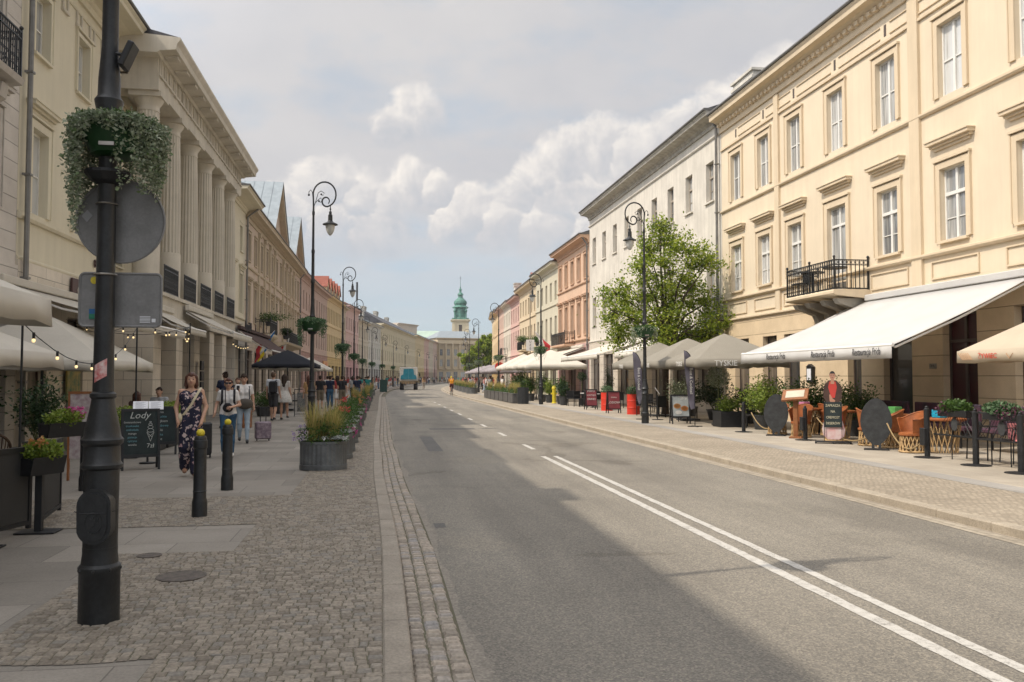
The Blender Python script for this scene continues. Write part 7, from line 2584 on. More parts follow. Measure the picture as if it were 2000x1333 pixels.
MB().cbox(.18, .24, -.24, .24, .44, .82, .02).build('backrest', M['black'], bc)
for (a, c) in ((-.2, -.2), (.2, -.2), (-.2, .2), (.2, .2)):
    MB().box(a - .015, a + .015, c - .015, c + .015, 0, .38).build('leg', M['black'], bc)

# feather flags, stands, barrels, sandwich boards


def feather_flag(label, loc, rz, h, w, txt):
    F = thing('feather_flag', label, 'feather flag', loc, rz, 'dark feather flags')
    pole = []
    for k in range(22):
        t = k / 21
        z = h * t
        x = 0 if t < .72 else -w * .95 * ((t - .72) / .28) ** 1.9
        zz = z if t < .8 else h * (.8 + .2 * math.sin((t - .8) / .2 * PI / 2))
        pole.append((x, 0, zz))
    MB().tube(pole, .014, 6).build('pole', M['black'], F, smooth=True)
    vs = []
    n = len(pole)
    lo = 5
    for k in range(lo, n):
        x, _, z = pole[k]
        t = (k - lo) / (n - 1 - lo)
        left = -w * (.35 + .65 * t ** .6) if k < n - 1 else x
        left = min(left, x)
        vs += [(x, .012 * math.sin(k), z), ((x + left) / 2, .035 * math.sin(k * .9), z - .0), (left, .02 * math.cos(k * .8), z - .04 * (1 - t))]
    m = len(vs) // 3
    MB().add(vs, [(3 * i + j, 3 * i + j + 1, 3 * (i + 1) + j + 1, 3 * (i + 1) + j) for i in range(m - 1) for j in (0, 1)]).build('cloth', mat('dark_flag_cloth', (.13, .12, .155), rough=.8, var=.15), F, smooth='all')
    text('writing', txt, w * .36, M['white'], F, (-w * .36, -.045, h * .60), (R(90), R(90), 0))
    MB().cbox(-.25, .25, -.03, .03, 0, .03, .005).cbox(-.03, .03, -.25, .25, 0, .03, .005).build('foot', M['black'], F)


feather_flag('dark feather flag with white vertical lettering beside the food poster', (10.2, 26.9, .02), R(0), 2.5, .38, 'Best & Cocktail')
feather_flag('dark feather flag behind the nearest lamp of the sunny pavement', (9.95, 31.8, .02), R(-10), 2.6, .38, 'Best & Cocktail')
fs_ = a_board('stand with a bright food poster and price flashes beside the feather flag', (10.35, 28.75, .02), R(-4), .66, .80, mat('food_poster', (.40, .44, .45), rough=.5, var=.2), [('PIZZA', .10, 0, .98, M['white'], {}), ('29 zł', .12, .12, .87, M['white'], {})], 'poster_stand', 'poster stand', lean=.18)
fp = MB()


def disc(mb, x, z, r, sy=.6, mi=0):
    y = -.18 * (1 - z / 1.02) - .018
    mb.lathe([(.001, 0), (r, 0), (r, .004), (.001, .004)], 0, 0, 16, mi)
    st = len(mb.v) - 64
    mt = Matrix.Translation((x, y, z)) @ Matrix.Rotation(R(80), 4, 'X') @ Matrix.Scale(sy, 4, (0, 1, 0))
    for i in range(st, len(mb.v)):
        mb.v[i] = tuple(mt @ Vector(mb.v[i]))


disc(fp, -.12, .62, .13, .7, 0)
disc(fp, .14, .54, .13, .7, 0)
disc(fp, -.08, .40, .12, .6, 1)
disc(fp, -.12, .62, .09, .7, 2)
disc(fp, .14, .54, .09, .7, 2)
fp.build('pictures', [M['fl_orange'], mat('plate_white', (.6, .6, .58)), mat('food_brown', (.45, .2, .06), var=.3, scale=30)], fs_)
MB().add([(-.05, -.045, .80), (.28, -.045, .80), (.28, -.028, .93), (-.05, -.028, .93)], [(0, 1, 2, 3)]).build('price_flash', M['red'], fs_)
lm_ = thing('menu_stand', 'thin stand with a tilted white menu left of the food poster', 'menu stand', (10.45, 31.5, .02), R(-20))
MB().lathe([(.22, 0), (.22, .015), (.02, .03), (.018, .95)], 0, 0, 14).build('post', M['black'], lm_, smooth=True)
MB().cbox(-.16, .16, -.25, .25, -.01, .01, .004).xf(Matrix.Translation((0, 0, 1.1)) @ Matrix.Rotation(R(55), 4, 'Y')).build('menu', M['paper'], lm_)


def barrel(label, loc, seed):
    B = thing('oil_barrel', label, 'barrel', loc, 0, 'red oil barrels used as planters')
    pr = []
    for k in range(31):
        z = .88 * k / 30
        r = .285
        for zc in (.29, .59):
            r += .014 * math.exp(-((z - zc) / .018) ** 2)
        if k in (0, 30):
            r = .292
        pr.append((r, z))
    pr += [(.275, .88), (.27, .85)]
    MB().lathe(pr, 0, 0, 28).build('drum', M['red'], B, smooth=True)
    g = MB()
    leaves(g, blob_pts(500, (0, 0, 1.0), (.3, .3, .22)), .09, aspect=.4, up=.4)
    g.build('greenery', M['leaf_basket'], B, recalc=False)


barrel('red oil barrel planter between the two red sandwich boards', (10.85, 40.4, .02), 1)
barrel('red oil barrel planter closest to the nearest sunny lamp', (10.95, 36.3, .02), 2)
mr = mat('wine_red_poster', (.28, .065, .08), rough=.5, var=.2, scale=3)
a_board('wine red sandwich board left of the first red barrel', (10.45, 42.0, .02), R(5), .62, .86, mr, [('PIWO', .15, 0, .92, M['white'], {}), ('KOKTAJLE', .10, 0, .72, M['white'], {}), ('DRINKI', .13, 0, .52, M['white'], {})], 'sandwich_board', 'sandwich board', legs=.16)
a_board('wine red sandwich board between the two red barrels', (10.4, 37.6, .02), R(2), .62, .84, mr, [('menu', .12, 0, .72, M['white'], {}), ('LODOVA', .14, 0, .48, M['white'], {})], 'sandwich_board', 'sandwich board', legs=.16)
# black garden chairs and small tables before the peach house


def garden_chair(label, loc, rz):
    c = thing('garden_chair', label, 'chair', loc, rz, 'black garden chairs on the sunny side')
    b = MB()
    b.box(-.24, .24, .20, .23, .45, .86)
    b.build('backrest', M['black'], c)
    MB().cbox(-.25, .25, -.24, .22, .41, .45, .01).build('seat', M['black'], c)
    for (x, y) in ((-.22, -.2), (.22, -.2), (-.22, .2), (.22, .2)):
        MB().box(x - .015, x + .015, y - .015, y + .015, 0, .41).build('leg', M['black'], c)
    MB().box(-.27, -.235, -.22, .2, .62, .65).box(.235, .27, -.22, .2, .62, .65).build('armrests', M['black'], c)
    return c


gc = garden_chair('black garden chair right of the dark pot plant', (10.7, 47.6, .02), R(0))
gcp = [(10.9, 30.3, 20, 'black garden chair left of the food poster'), (11.1, 33.4, 200, 'black garden chair behind the farther feather flag'), (11.0, 35.0, 10, 'black garden chair right behind the second red barrel'), (11.9, 32.0, 120, 'black garden chair in the shade between the two feather flags'), (11.6, 25.6, 60, 'black garden chair hidden by the lime green shrub'), (11.6, 47.9, 170, 'black garden chair in front of the dark thuja'), (10.8, 46.0, 30, 'black garden chair between pot plants and white topped table'), (11.7, 45.5, 200, 'black garden chair behind the white topped table'), (10.9, 44.0, 10, 'black garden chair nearest the wine red board'), (12.3, 43.6, 190, 'black garden chair deep under the beige awning'), (12.4, 40.0, 180, 'black garden chair behind the barrel by the entrance'), (12.2, 38.0, 150, 'black garden chair between the barrels at the back'), (12.3, 29.5, 90, 'black garden chair in the shade of the second grey parasol'), (12.5, 28.2, 60, 'black garden chair in the shade of the nearest grey parasol'), (12.2, 26.6, 100, 'black garden chair just left of the lime green shrub')]
for (x, y, rz, lab) in gcp:
    copy_tree(gc, (x, y, .02), R(rz), lab)
for i, (x, y, lab) in enumerate(((11.2, 46.9, 'white topped cafe table by the pot plants'), (11.3, 44.8, 'white topped cafe table behind the wine red board'), (11.9, 39.0, 'cafe table with yellow menus between the barrels'), (12.0, 28.9, 'dark cafe table under the nearest grey parasol'))):
    cafe_table(lab, (x, y, .02), .36, .74, M['white'] if i < 2 else (M['yellow'] if i == 2 else M['black']))
# far signs
rs = thing('round_shop_sign', 'red round shop sign by the third lamp of the sunny side', 'shop sign', (10.0, 72.5, 2.55))
MB().lathe([(.001, -.04), (.38, -.04), (.38, .04), (.001, .04)], 0, 0, 24).xf(Matrix.Rotation(R(90), 4, 'X')).build('disc', M['red'], rs)
MB().box(-.22, .22, -.05, -.042, -.05, .05).build('bar', M['white'], rs)
MB().lathe([(.03, -2.5), (.03, -.3)], 0, 0, 8).build('post', M['darkgrey'], rs)
ds_ = thing('direction_sign', 'small white direction sign on a thin pole before the pale green house', 'sign', (12.6, 72.0, 4.4))
MB().box(-.35, .35, -.03, .03, -.5, .45).build('plate', M['white'], ds_)
for k in range(3):
    text('writing', ('U', 'Z', 'E')[k], .28, M['ink'], ds_, (0, -.035, .28 - k * .3), (R(90), 0, 0))
MB().box(-.03, .03, .03, .06, -4.4, 4.5).build('post', M['darkgrey'], ds_)

# ---------------------------------------------------------------- people


def surfnets(D, o, h):
    s = D < 0
    nx, ny, nz = D.shape
    C = [(i, j, k) for i in (0, 1) for j in (0, 1) for k in (0, 1)]
    sub = lambda A, c: A[c[0]:nx - 1 + c[0], c[1]:ny - 1 + c[1], c[2]:nz - 1 + c[2]]
    cnt = sum(sub(s, c).astype(np.int8) for c in C)
    act = (cnt > 0) & (cnt < 8)
    idx = -np.ones(act.shape, int)
    n = int(act.sum())
    idx[act] = np.arange(n)
    base = np.argwhere(act).astype(float)
    acc = np.zeros((n, 3))
    w = np.zeros(n)
    for a in C:
        for b in C:
            if sum(b) - sum(a) == 1 and sum(abs(x - y) for x, y in zip(a, b)) == 1:
                va, vb = sub(D, a)[act], sub(D, b)[act]
                m = (va < 0) != (vb < 0)
                t = va / np.where(m, va - vb, 1)
                p = np.array(a, float) + np.outer(t, np.array(b, float) - np.array(a, float))
                acc[m] += p[m]
                w[m] += 1
    V = (base + acc / w[:, None]) * h + np.array(o)
    F = []
    for ax in range(3):
        d = [0, 0, 0]
        d[ax] = 1
        A = s[:nx - d[0], :ny - d[1], :nz - d[2]]
        B = s[d[0]:, d[1]:, d[2]:]
        u, v = [(1, 2), (2, 0), (0, 1)][ax]
        E = np.argwhere(A != B)
        E = E[(E[:, u] > 0) & (E[:, v] > 0)]
        sh = act.shape
        E = E[(E[:, 0] < sh[0]) & (E[:, 1] < sh[1]) & (E[:, 2] < sh[2])]
        du, dv = np.zeros(3, int), np.zeros(3, int)
        du[u] = 1
        dv[v] = 1
        q = [idx[tuple((E - x).T)] for x in (du + dv, dv, du * 0, du)]
        q = np.stack(q, 1)
        fl = A[tuple(E.T)]
        q[~fl] = q[~fl][:, ::-1]
        F.append(q)
    F = np.concatenate(F)
    F = F[(F >= 0).all(1)]
    return V, F


def sdf_mesh(prims, h, k=.022):
    """smooth union of round cones; prim = (a, b, ra, rb, tag[, k])"""
    P = np.array([list(p[0]) + [p[2]] for p in prims] + [list(p[1]) + [p[3]] for p in prims])
    lo = (P[:, :3] - P[:, 3:]).min(0) - 2.5 * h
    hi = (P[:, :3] + P[:, 3:]).max(0) + 2.5 * h
    n = np.ceil((hi - lo) / h).astype(int) + 1
    g = [lo[i] + h * np.arange(n[i]) for i in range(3)]
    X, Y, Z = np.meshgrid(*g, indexing='ij')
    D = np.full(X.shape, 9.0)

    def ev(p, x, y, z):
        a, b = np.array(p[0], float), np.array(p[1], float)
        d = b - a
        L = max(1e-9, d @ d)
        t = np.clip(((x - a[0]) * d[0] + (y - a[1]) * d[1] + (z - a[2]) * d[2]) / L, 0, 1)
        return np.sqrt((x - a[0] - t * d[0]) ** 2 + (y - a[1] - t * d[1]) ** 2 + (z - a[2] - t * d[2]) ** 2) - (p[2] + (p[3] - p[2]) * t)
    for p in prims:
        kk = p[5] if len(p) > 5 else k
        # evaluate only near the primitive
        a, b = np.minimum(p[0], p[1]) - max(p[2], p[3]) - .1, np.maximum(p[0], p[1]) + max(p[2], p[3]) + .1
        i0 = np.maximum(((a - lo) / h).astype(int), 0)
        i1 = np.minimum(((b - lo) / h).astype(int) + 2, n)
        sl = tuple(slice(i0[i], i1[i]) for i in range(3))
        d = ev(p, X[sl], Y[sl], Z[sl])
        D0 = D[sl]
        hh = np.clip(.5 + .5 * (D0 - d) / kk, 0, 1)
        D[sl] = D0 * (1 - hh) + d * hh - kk * hh * (1 - hh)
    V, F = surfnets(D, lo, h)
    dd = np.stack([ev(p, V[:, 0], V[:, 1], V[:, 2]) for p in prims], 1)
    tg = np.array([p[4] for p in prims])[dd.argmin(1)]
    return V, F, tg


def mesh_from(name, V, F, tg, mats, extra=None):
    v = V.tolist()
    f = F.tolist()
    mi = tg[F[:, 0]].tolist() if tg is not None else [0] * len(f)
    if extra is not None:
        o = len(v)
        v += [list(p) for p in extra.v]
        f += [[i + o for i in q] for q in extra.f]
        mi += extra.m
    me = bpy.data.meshes.new(name)
    me.from_pydata(v, [], f)
    for m in mats:
        me.materials.append(m)
    me.polygons.foreach_set('material_index', mi)
    me.polygons.foreach_set('use_smooth', [True] * len(f))
    me.update()
    return me


def cloth(name, col, **k):
    return mat(name, col, rough=.85, var=k.pop('var', .12), scale=k.pop('scale', 6), bump=.2, bscale=25, dist=.01, **k)


def person(label, loc, rz, H=1.68, pose=None, top=None, bottom=None, shoes=None, skin='skin', hair=None, hairstyle='short', sleeves='short', legs='long', fem=True, res=.016, group=None, seated=False, walk=0.0, slim=1.0, wide=0.0, head_turn=0.0, head_down=0.0, toplen=.0):
    s = H / 1.72
    pz = .93
    dz = 0.0
    if seated:
        dz = -.46
    J = dict(hipL=(.085, 0, pz), hipR=(-.085, 0, pz), kneeL=(.095, -.02, .50), kneeR=(-.095, -.02, .50), ankL=(.10, .01, .09), ankR=(-.10, .01, .09),
             shL=(.155 if fem else .18, .01, 1.405), shR=(-.155 if fem else -.18, .01, 1.405), elL=(.215, .03, 1.13), elR=(-.215, .03, 1.13), wrL=(.235, -.04, .90), wrR=(-.235, -.04, .90), head=(0, -.015, 1.60))
    if walk:
        w = walk
        J.update(kneeL=(.09, -.02 - .20 * w, .51), ankL=(.09, -.10 - .24 * w + .12 * abs(w), .09), kneeR=(-.09, -.02 + .06 * w, .50), ankR=(-.09, .04 + .30 * w, .14))
    if seated:
        J.update(kneeL=(.11, -.42, pz + .0), kneeR=(-.11, -.42, pz + .0), ankL=(.11, -.40, pz - .41), ankR=(-.11, -.40, pz - .41), elL=(.22, -.10, 1.16), elR=(-.22, -.10, 1.16), wrL=(.12, -.34, 1.18), wrR=(-.12, -.34, 1.18))
    if pose:
        J.update(pose)
    V_ = lambda k: np.array(J[k], float)
    SK, TP, BT, SH = 0, 1, 2, 3
    A = SK if sleeves == 'none' else TP
    fa = TP if sleeves == 'long' else SK
    wa = .062 if fem else .07
    t_ = .012 * slim
    P = []
    L = lambda a, b, t: a + (b - a) * t
    # torso
    for sg in (1, -1):
        P.append(((sg * .085, .0, 1.33), (sg * .062 * slim, .0, 1.10), .098 * slim + t_ * .3, .088 * slim + t_ * .3, TP))
        P.append(((sg * .062 * slim, .0, 1.10), (sg * .075, .005, .96), .088 * slim + t_, .105, TP if toplen >= 0 else BT))
        P.append(((sg * .075, .015, .95), (sg * .08, .02, .90), .104, .10, BT))
    if fem:
        for sg in (1, -1):
            P.append(((sg * .075, -.075, 1.27), (sg * .07, -.065, 1.25), .052, .055, TP))
    P.append((J['shL'], J['shR'], .062 if sleeves != 'none' else .05, .062 if sleeves != 'none' else .05, TP if sleeves != 'none' else SK))
    P.append(((0, .015, 1.40), (0, .0, 1.53), .05, .046, SK))
    # head
    hd = V_('head')
    ct, st_ = math.cos(head_turn), math.sin(head_turn)
    fwd = np.array([-st_ * 1.0, -ct, -head_down])
    fwd /= np.linalg.norm(fwd)
    up = np.array([0, 0, 1.0]) + fwd * head_down * .5
    up -= fwd * (up @ fwd)
    up /= np.linalg.norm(up)
    sd = np.cross(fwd, up)
    hp = lambda a, b, c: hd + sd * a + fwd * b + up * c
    P += [(hp(0, -.02, .035), hp(0, .0, -.03), .086, .070, SK), (hp(0, .03, -.03), hp(0, .035, -.075), .050, .034, SK), (hp(0, .083, .0), hp(0, .098, -.02), .010, .014, SK, .012), (hp(.08, -.005, -.005), hp(.082, -.01, -.03), .018, .012, SK, .01), (hp(-.08, -.005, -.005), hp(-.082, -.01, -.03), .018, .012, SK, .01)]
    # arms
    for sfx in 'LR':
        sh, el, wr = V_('sh' + sfx), V_('el' + sfx), V_('wr' + sfx)
        if sleeves == 'short':
            mid = L(sh, el, .55)
            P.append((sh, mid, .058 * 1.05, .052, TP))
            P.append((mid, el, .040, .036, SK))
        elif sleeves == 'none':
            P.append((sh, el, .046, .036, SK))
        else:
            P.append((sh, el, .056, .047, TP))
        P.append((el, wr, .035 if fa == SK else .043, .025 if fa == SK else .035, fa))
        hv = wr - el
        hv /= np.linalg.norm(hv)
        P.append((wr, wr + hv * .07, .024, .028, SK))
        hip, kn, an = V_('hip' + sfx), V_('knee' + sfx), V_('ank' + sfx)
        if legs == 'short':
            mid = L(hip, kn, .88)
            P.append((hip, mid, .098, .085, BT))
            P.append((mid, kn, .056, .052, SK))
            P.append((kn, L(kn, an, .35), .050, .052, SK))
            P.append((L(kn, an, .3), an, .052, .034, SK))
        elif legs == 'bare':
            P.append((hip, kn, .085, .052, SK))
            P.append((kn, L(kn, an, .35), .048, .052, SK))
            P.append((L(kn, an, .3), an, .052, .033, SK))
        else:
            P.append((hip, kn, .094 + wide * .2, .060 + wide, BT))
            P.append((kn, L(kn, an, .4), .060 + wide, .058 + wide, BT))
            P.append((L(kn, an, .4), an + np.array((0, 0, .02)), .058 + wide, .042 + wide * 1.3, BT))
        P.append((an + np.array((0, .02, -.045)), an + np.array((0, -.14, -.058)), .040, .033, SH))
    V, F, tg = sdf_mesh(P, res)
    ex = MB()
    if res < .02:
        # fingers, rooted in the palm, unequal and slightly curled
        for sfx, sg in (('L', 1), ('R', -1)):
            el, wr = V_('el' + sfx), V_('wr' + sfx)
            d = wr - el
            d /= np.linalg.norm(d)
            side = np.cross(d, np.array([1.0, 0, 0]) * sg)
            if np.linalg.norm(side) < .2:
                side = np.array([0, 1.0, 0])
            side /= np.linalg.norm(side)
            pal = np.cross(side, d) * sg
            for i, (o_, ln) in enumerate(((-.027, .066), (-.009, .076), (.009, .072), (.026, .056))):
                b0 = wr + d * .075 + side * o_
                m1 = b0 + d * ln * .5 - pal * .008
                m2 = b0 + d * ln * .85 - pal * .028
                ex.tube([b0 - d * .02, b0, m1, m2], [.0095, .0095, .0085, .0065], 6, SK)
            th = wr + d * .03 - side * .026
            ex.tube([th, th + d * .025 - side * .022, th + d * .055 - side * .028 - pal * .01], [.011, .010, .007], 6, SK)
        for sg in (1, -1):
            e = hp(sg * .032, .074, .012)
            ex.ball(e, .010, 6, 4, 4, sc=(1.2, .7, .7))
            a = hp(sg * .016, .082, .036)
            b_ = hp(sg * .050, .066, .038)
            ex.tube([a, b_], .0035, 4, 4)
        ex.tube([hp(-.024, .082, -.046), hp(0, .090, -.047), hp(.024, .082, -.046)], [.003, .007, .003], 5, 5)
    o = thing('person', label, 'person', loc, rz, group)
    o.scale = (s, s, s)
    zo = dz
    mats = [M[skin], top, bottom or top, shoes or M['black'], M['ink'], mat('lips', (.32, .09, .08), rough=.5)]
    me = mesh_from('body', V, F, tg, mats, ex)
    bo = link('body', me, o, (0, 0, zo))
    # hair
    hm = hair or mat('dark_brown_hair', (.035, .02, .012), rough=.55, var=.3, scale=30, bump=.5, bscale=90)
    HP = [(hp(0, -.035, .05), hp(0, -.04, .0), .078, .078, 0), (hp(0, .022, .078), hp(0, -.03, .08), .048, .055, 0), (hp(.052, .0, .05), hp(-.052, .0, .05), .042, .042, 0)]
    if hairstyle in ('bob', 'long'):
        ln = .15 if hairstyle == 'bob' else .36
        for sg in (1, -1):
            HP.append((hp(sg * .068, -.01, .04), hp(sg * .082, -.012, .04 - ln * .85), .034, .034, 0))
            HP.append((hp(sg * .05, -.06, .02), hp(sg * .06, -.065, .04 - ln), .055, .045, 0))
        HP.append((hp(0, -.08, .0), hp(0, -.085, .04 - ln), .06, .05, 0))
    if hairstyle == 'bun':
        HP.append((hp(0, -.11, .09), hp(0, -.12, .10), .035, .035, 0))
    if hairstyle == 'pony':
        HP.append((hp(0, -.12, .03), hp(0, -.14, -.14), .035, .02, 0))
    hV, hF, hT = sdf_mesh(HP, max(.011, res * .8), .02)
    link('hair', mesh_from('hair', hV, hF, np.zeros(len(hV), int), [hm]), o, (0, 0, zo))
    o['_'] = 0
    del o['_']
    return o, hp, J, s


def floral(name, ground=(.012, .012, .035), spots=((.42, .26, .27), (.55, .45, .43))):
    if name in MATS:
        return MATS[name]
    m = bpy.data.materials.new(name)
    m.use_nodes = True
    t = m.node_tree
    b = t.nodes['Principled BSDF']
    b.inputs['Roughness'].default_value = .8
    tc = nd(t, 'ShaderNodeTexCoord')
    n = nd(t, 'ShaderNodeTexNoise', i_Scale=9, i_Detail=3)
    t.links.new(tc.outputs['Object'], n.inputs['Vector'])
    mx = nd(t, 'ShaderNodeMix', data_type='VECTOR')
    mx.inputs[0].default_value = .12
    t.links.new(tc.outputs['Object'], mx.inputs[4])
    t.links.new(n.outputs['Color'], mx.inputs[5])
    v = nd(t, 'ShaderNodeTexVoronoi')
    v.inputs['Scale'].default_value = 13
    t.links.new(mx.outputs[1], v.inputs['Vector'])
    v2 = nd(t, 'ShaderNodeTexVoronoi')
    v2.inputs['Scale'].default_value = 38
    t.links.new(mx.outputs[1], v2.inputs['Vector'])
    w = math_n(t, 'ADD', v.outputs['Distance'], math_n(t, 'MULTIPLY', v2.outputs['Distance'], .55))
    f = ramp(t, w, [(.60, (1, 1, 1)), (.66, (0, 0, 0))])
    bw = nd(t, 'ShaderNodeRGBToBW')
    t.links.new(v.outputs['Color'], bw.inputs[0])
    sp = ramp(t, bw.outputs[0], [(.3, spots[0]), (.6, spots[1])])
    t.links.new(mixc(t, f, ground, sp), b.inputs['Base Color'])
    MATS[name] = m
    return m


jeans = cloth('blue_jeans', (.045, .12, .22), var=.25, scale=5, fine=.1)
pale_jeans = cloth('pale_jeans', (.34, .42, .50), var=.1, scale=5)
wt = cloth('white_cotton', (.66, .64, .62), var=.05)
blk = cloth('black_cotton', (.02, .02, .024))
red_h = mat('reddish_brown_hair', (.10, .035, .02), rough=.5, var=.3, scale=30, bump=.5, bscale=90)
blond = mat('blond_hair', (.34, .22, .10), rough=.5, var=.25, scale=30, bump=.5, bscale=90)
dk_h = mat('dark_brown_hair', (.035, .02, .012))
fl = floral('navy_floral_fabric')


def strap(name, parent, pts, w, m, z=0):
    mb = MB()
    vs = []
    for (x, y, zz) in pts:
        vs += [(x - w / 2, y, zz), (x + w / 2, y, zz), (x + w / 2, y + .008, zz), (x - w / 2, y + .008, zz)]
    n = len(pts)
    fs = []
    for i in range(n - 1):
        for j in range(4):
            fs.append((4 * i + j, 4 * i + (j + 1) % 4, 4 * i + 4 + (j + 1) % 4, 4 * i + 4 + j))
    mb.add(vs, fs)
    return mb.build(name, m, parent)


# woman in the navy floral outfit
o, hp, J, s = person('woman in a sleeveless navy floral jumpsuit with a cream strap across her chest', (-3.13, 14.9, 0), R(10), 1.72, dict(elL=(.235, .02, 1.15), wrL=(.175, -.13, .93), elR=(-.235, .04, 1.15), wrR=(-.20, -.09, .94)), fl, fl, M['skin2'], 'skin', red_h, 'bob', 'none', 'long', res=.0115, walk=.45, wide=.036, toplen=1)
bag = thing('crossbody_strap', 'cream crossbody strap over the floral jumpsuit', 'bag strap', (-3.13, 14.9, 0), R(10))
strap('strap', bag, [(.15, .03, 1.475), (.135, -.055, 1.44), (.10, -.10, 1.38), (.05, -.135, 1.28), (.01, -.128, 1.2), (-.06, -.12, 1.10), (-.12, -.105, 1.02)], .045, mat('cream_strap', (.60, .52, .36), rough=.7))
MB().ball((-.165, -.03, .97), .085, 12, 8, sc=(.55, 1.1, 1)).build('pouch', mat('cream_strap', (.6, .5, .4)), bag, smooth='all')
# woman in jeans with camera
o, hp, J, s = person('woman in sunglasses, pale T-shirt and blue jeans with black backpack straps', (-3.13, 18.4, 0), R(8), 1.62, dict(elL=(.24, -.02, 1.14), wrL=(.08, -.22, 1.10), elR=(-.24, .06, 1.16), wrR=(-.27, -.10, .98)), wt, jeans, wt, 'skin', red_h, 'pony', 'short', 'long', res=.0125, walk=-.5)
sgl = MB()
for sg in (1, -1):
    sgl.cbox(-.030 + sg * .034, .030 + sg * .034, -.105, -.085, 1.598, 1.640, .006)
    sgl.tube([(sg * .062, -.09, 1.622), (sg * .085, -.0, 1.62)], .004, 4)
sgl.box(-.01, .01, -.10, -.09, 1.622, 1.630)
sgl.build('sunglasses', M['ink'], o)
bp = thing('backpack', 'black backpack with straps worn by the woman in blue jeans', 'backpack', (-3.13, 18.4, 0), R(8))
MB().cbox(-.14, .14, .12, .27, .98, 1.38, .04).build('sack', blk, bp)
for sg in (1, -1):
    strap('strap', bp, [(sg * .11, .12, 1.36), (sg * .115, .02, 1.405), (sg * .12, -.06, 1.385), (sg * .12, -.115, 1.28), (sg * .12, -.11, 1.16), (sg * .13, -.05, 1.06)], .045, blk)
cb = thing('camera_bag', 'black camera pouch hanging at the waist of the woman in blue jeans', 'camera bag', (-3.13, 18.4, 0), R(8))
MB().ball((.0, -.18, 1.02), .10, 14, 10, sc=(1.05, .7, .95)).cbox(-.07, .05, -.26, -.16, 1.05, 1.12, .015).build('pouch', blk, cb, smooth=True)
strap('strap', cb, [(-.06, -.12, 1.40), (-.055, -.13, 1.28), (-.05, -.16, 1.12)], .018, blk)
# rolling case beside her
rc_ = thing('suitcase', 'tall black wheeled case with a long pale handle beside the woman in jeans', 'suitcase', (-3.58, 18.3, 0), R(8))
MB().cbox(-.15, .15, -.13, .13, .06, .72, .03).build('body', M['black'], rc_)
MB().cbox(-.025, .025, -.02, .02, .72, 1.02, .005).cbox(-.035, .035, -.03, .03, 1.02, 1.06, .008).build('handle', M['palewood'], rc_)
for sg in (1, -1):
    MB().lathe([(.04, -.015), (.04, .015)], 0, 0, 12).xf(Matrix.Translation((sg * .12, 0, .04)) @ Matrix.Rotation(R(90), 4, 'Y')).build('wheel', M['ink'], rc_)
# woman reading her phone
o, hp, J, s = person('woman in a white T-shirt and pale jeans looking at her phone', (-3.42, 22.3, 0), R(10), 1.72, dict(elR=(-.24, -.03, 1.15), wrR=(-.15, -.20, 1.27), elL=(.225, .04, 1.13), wrL=(.24, -.02, .90)), wt, pale_jeans, M['black'], 'skin', dk_h, 'pony', 'short', 'long', res=.013, walk=.2, head_down=.35)
ph = thing('phone', 'dark phone held by the woman in pale jeans', 'phone', (-3.42, 22.3, 0), R(10))
MB().cbox(-.18, -.105, -.285, -.275, 1.29, 1.44, .004).build('body', M['ink'], ph)
hb = thing('shoulder_bag', 'brown grey shoulder bag across the woman with the phone', 'bag', (-3.42, 22.3, 0), R(10))
MB().ball((.03, -.16, .98), .19, 18, 10, sc=(1.05, .38, .72)).build('body', mat('olive_bag', (.09, .075, .06), rough=.7, var=.2), hb, smooth='all')
strap('strap', hb, [(.13, .05, 1.45), (.13, -.06, 1.42), (.13, -.115, 1.30), (.14, -.12, 1.15), (.13, -.12, 1.05)], .035, mat('grey_strap', (.10, .10, .11), rough=.7))
sc_ = thing('suitcase', 'small patterned suitcase standing next to the woman with the phone', 'suitcase', (-3.02, 22.9, 0), R(15))
MB().cbox(-.20, .20, -.12, .12, .05, .50, .03).build('body', mat('patterned_case', (.30, .24, .27), col2=(.10, .07, .10), scale=14, rough=.5), sc_)
MB().box(-.08, -.06, -.01, .01, .5, .85).box(.06, .08, -.01, .01, .5, .85).box(-.08, .08, -.01, .01, .85, .88).build('handle', M['black'], sc_)
for sg in (1, -1):
    MB().lathe([(.03, -.012), (.03, .012)], 0, 0, 10).xf(Matrix.Translation((sg * .15, 0, .03)) @ Matrix.Rotation(R(90), 4, 'Y')).build('wheel', M['ink'], sc_)
# couple seen from behind
o, hp, J, s = person('man seen from behind in a white T-shirt and dark shorts', (-4.02, 33.2, 0), R(172), 1.84, dict(), cloth('bluish_white_cotton', (.56, .58, .62)), cloth('dark_grey_shorts', (.045, .045, .05)), M['black'], 'skin', mat('short_brown_hair', (.12, .07, .04), rough=.6, var=.2, bump=.4, bscale=80), 'short', 'short', 'short', fem=False, res=.018, walk=.5)
bp = thing('backpack', 'black backpack of the man walking away', 'backpack', (-4.02, 33.2, 0), R(172))
MB().cbox(-.20, .10, .13, .30, 1.05, 1.50, .05).build('sack', blk, bp)
strap('strap', bp, [(-.12, .14, 1.5), (-.13, .02, 1.56), (-.13, -.11, 1.5), (-.13, -.13, 1.3)], .05, blk)
o, hp, J, s = person('woman with long dark hair and a white lace skirt walking away', (-3.72, 34.2, 0), R(170), 1.76, dict(), cloth('cream_top', (.52, .48, .44)), cloth('white_lace', (.66, .64, .60), var=.2, scale=25), M['black'], 'skin', dk_h, 'long', 'short', 'bare', res=.018, walk=-.5)
MB().lathe([(.155, 1.10), (.20, 1.0), (.26, .85), (.29, .68), (.285, .66)], 0, .01, 24, sx=1.0, sy=.85, cap=False).build('skirt', cloth('white_lace', (.6, .6, .6)), o, smooth='all')
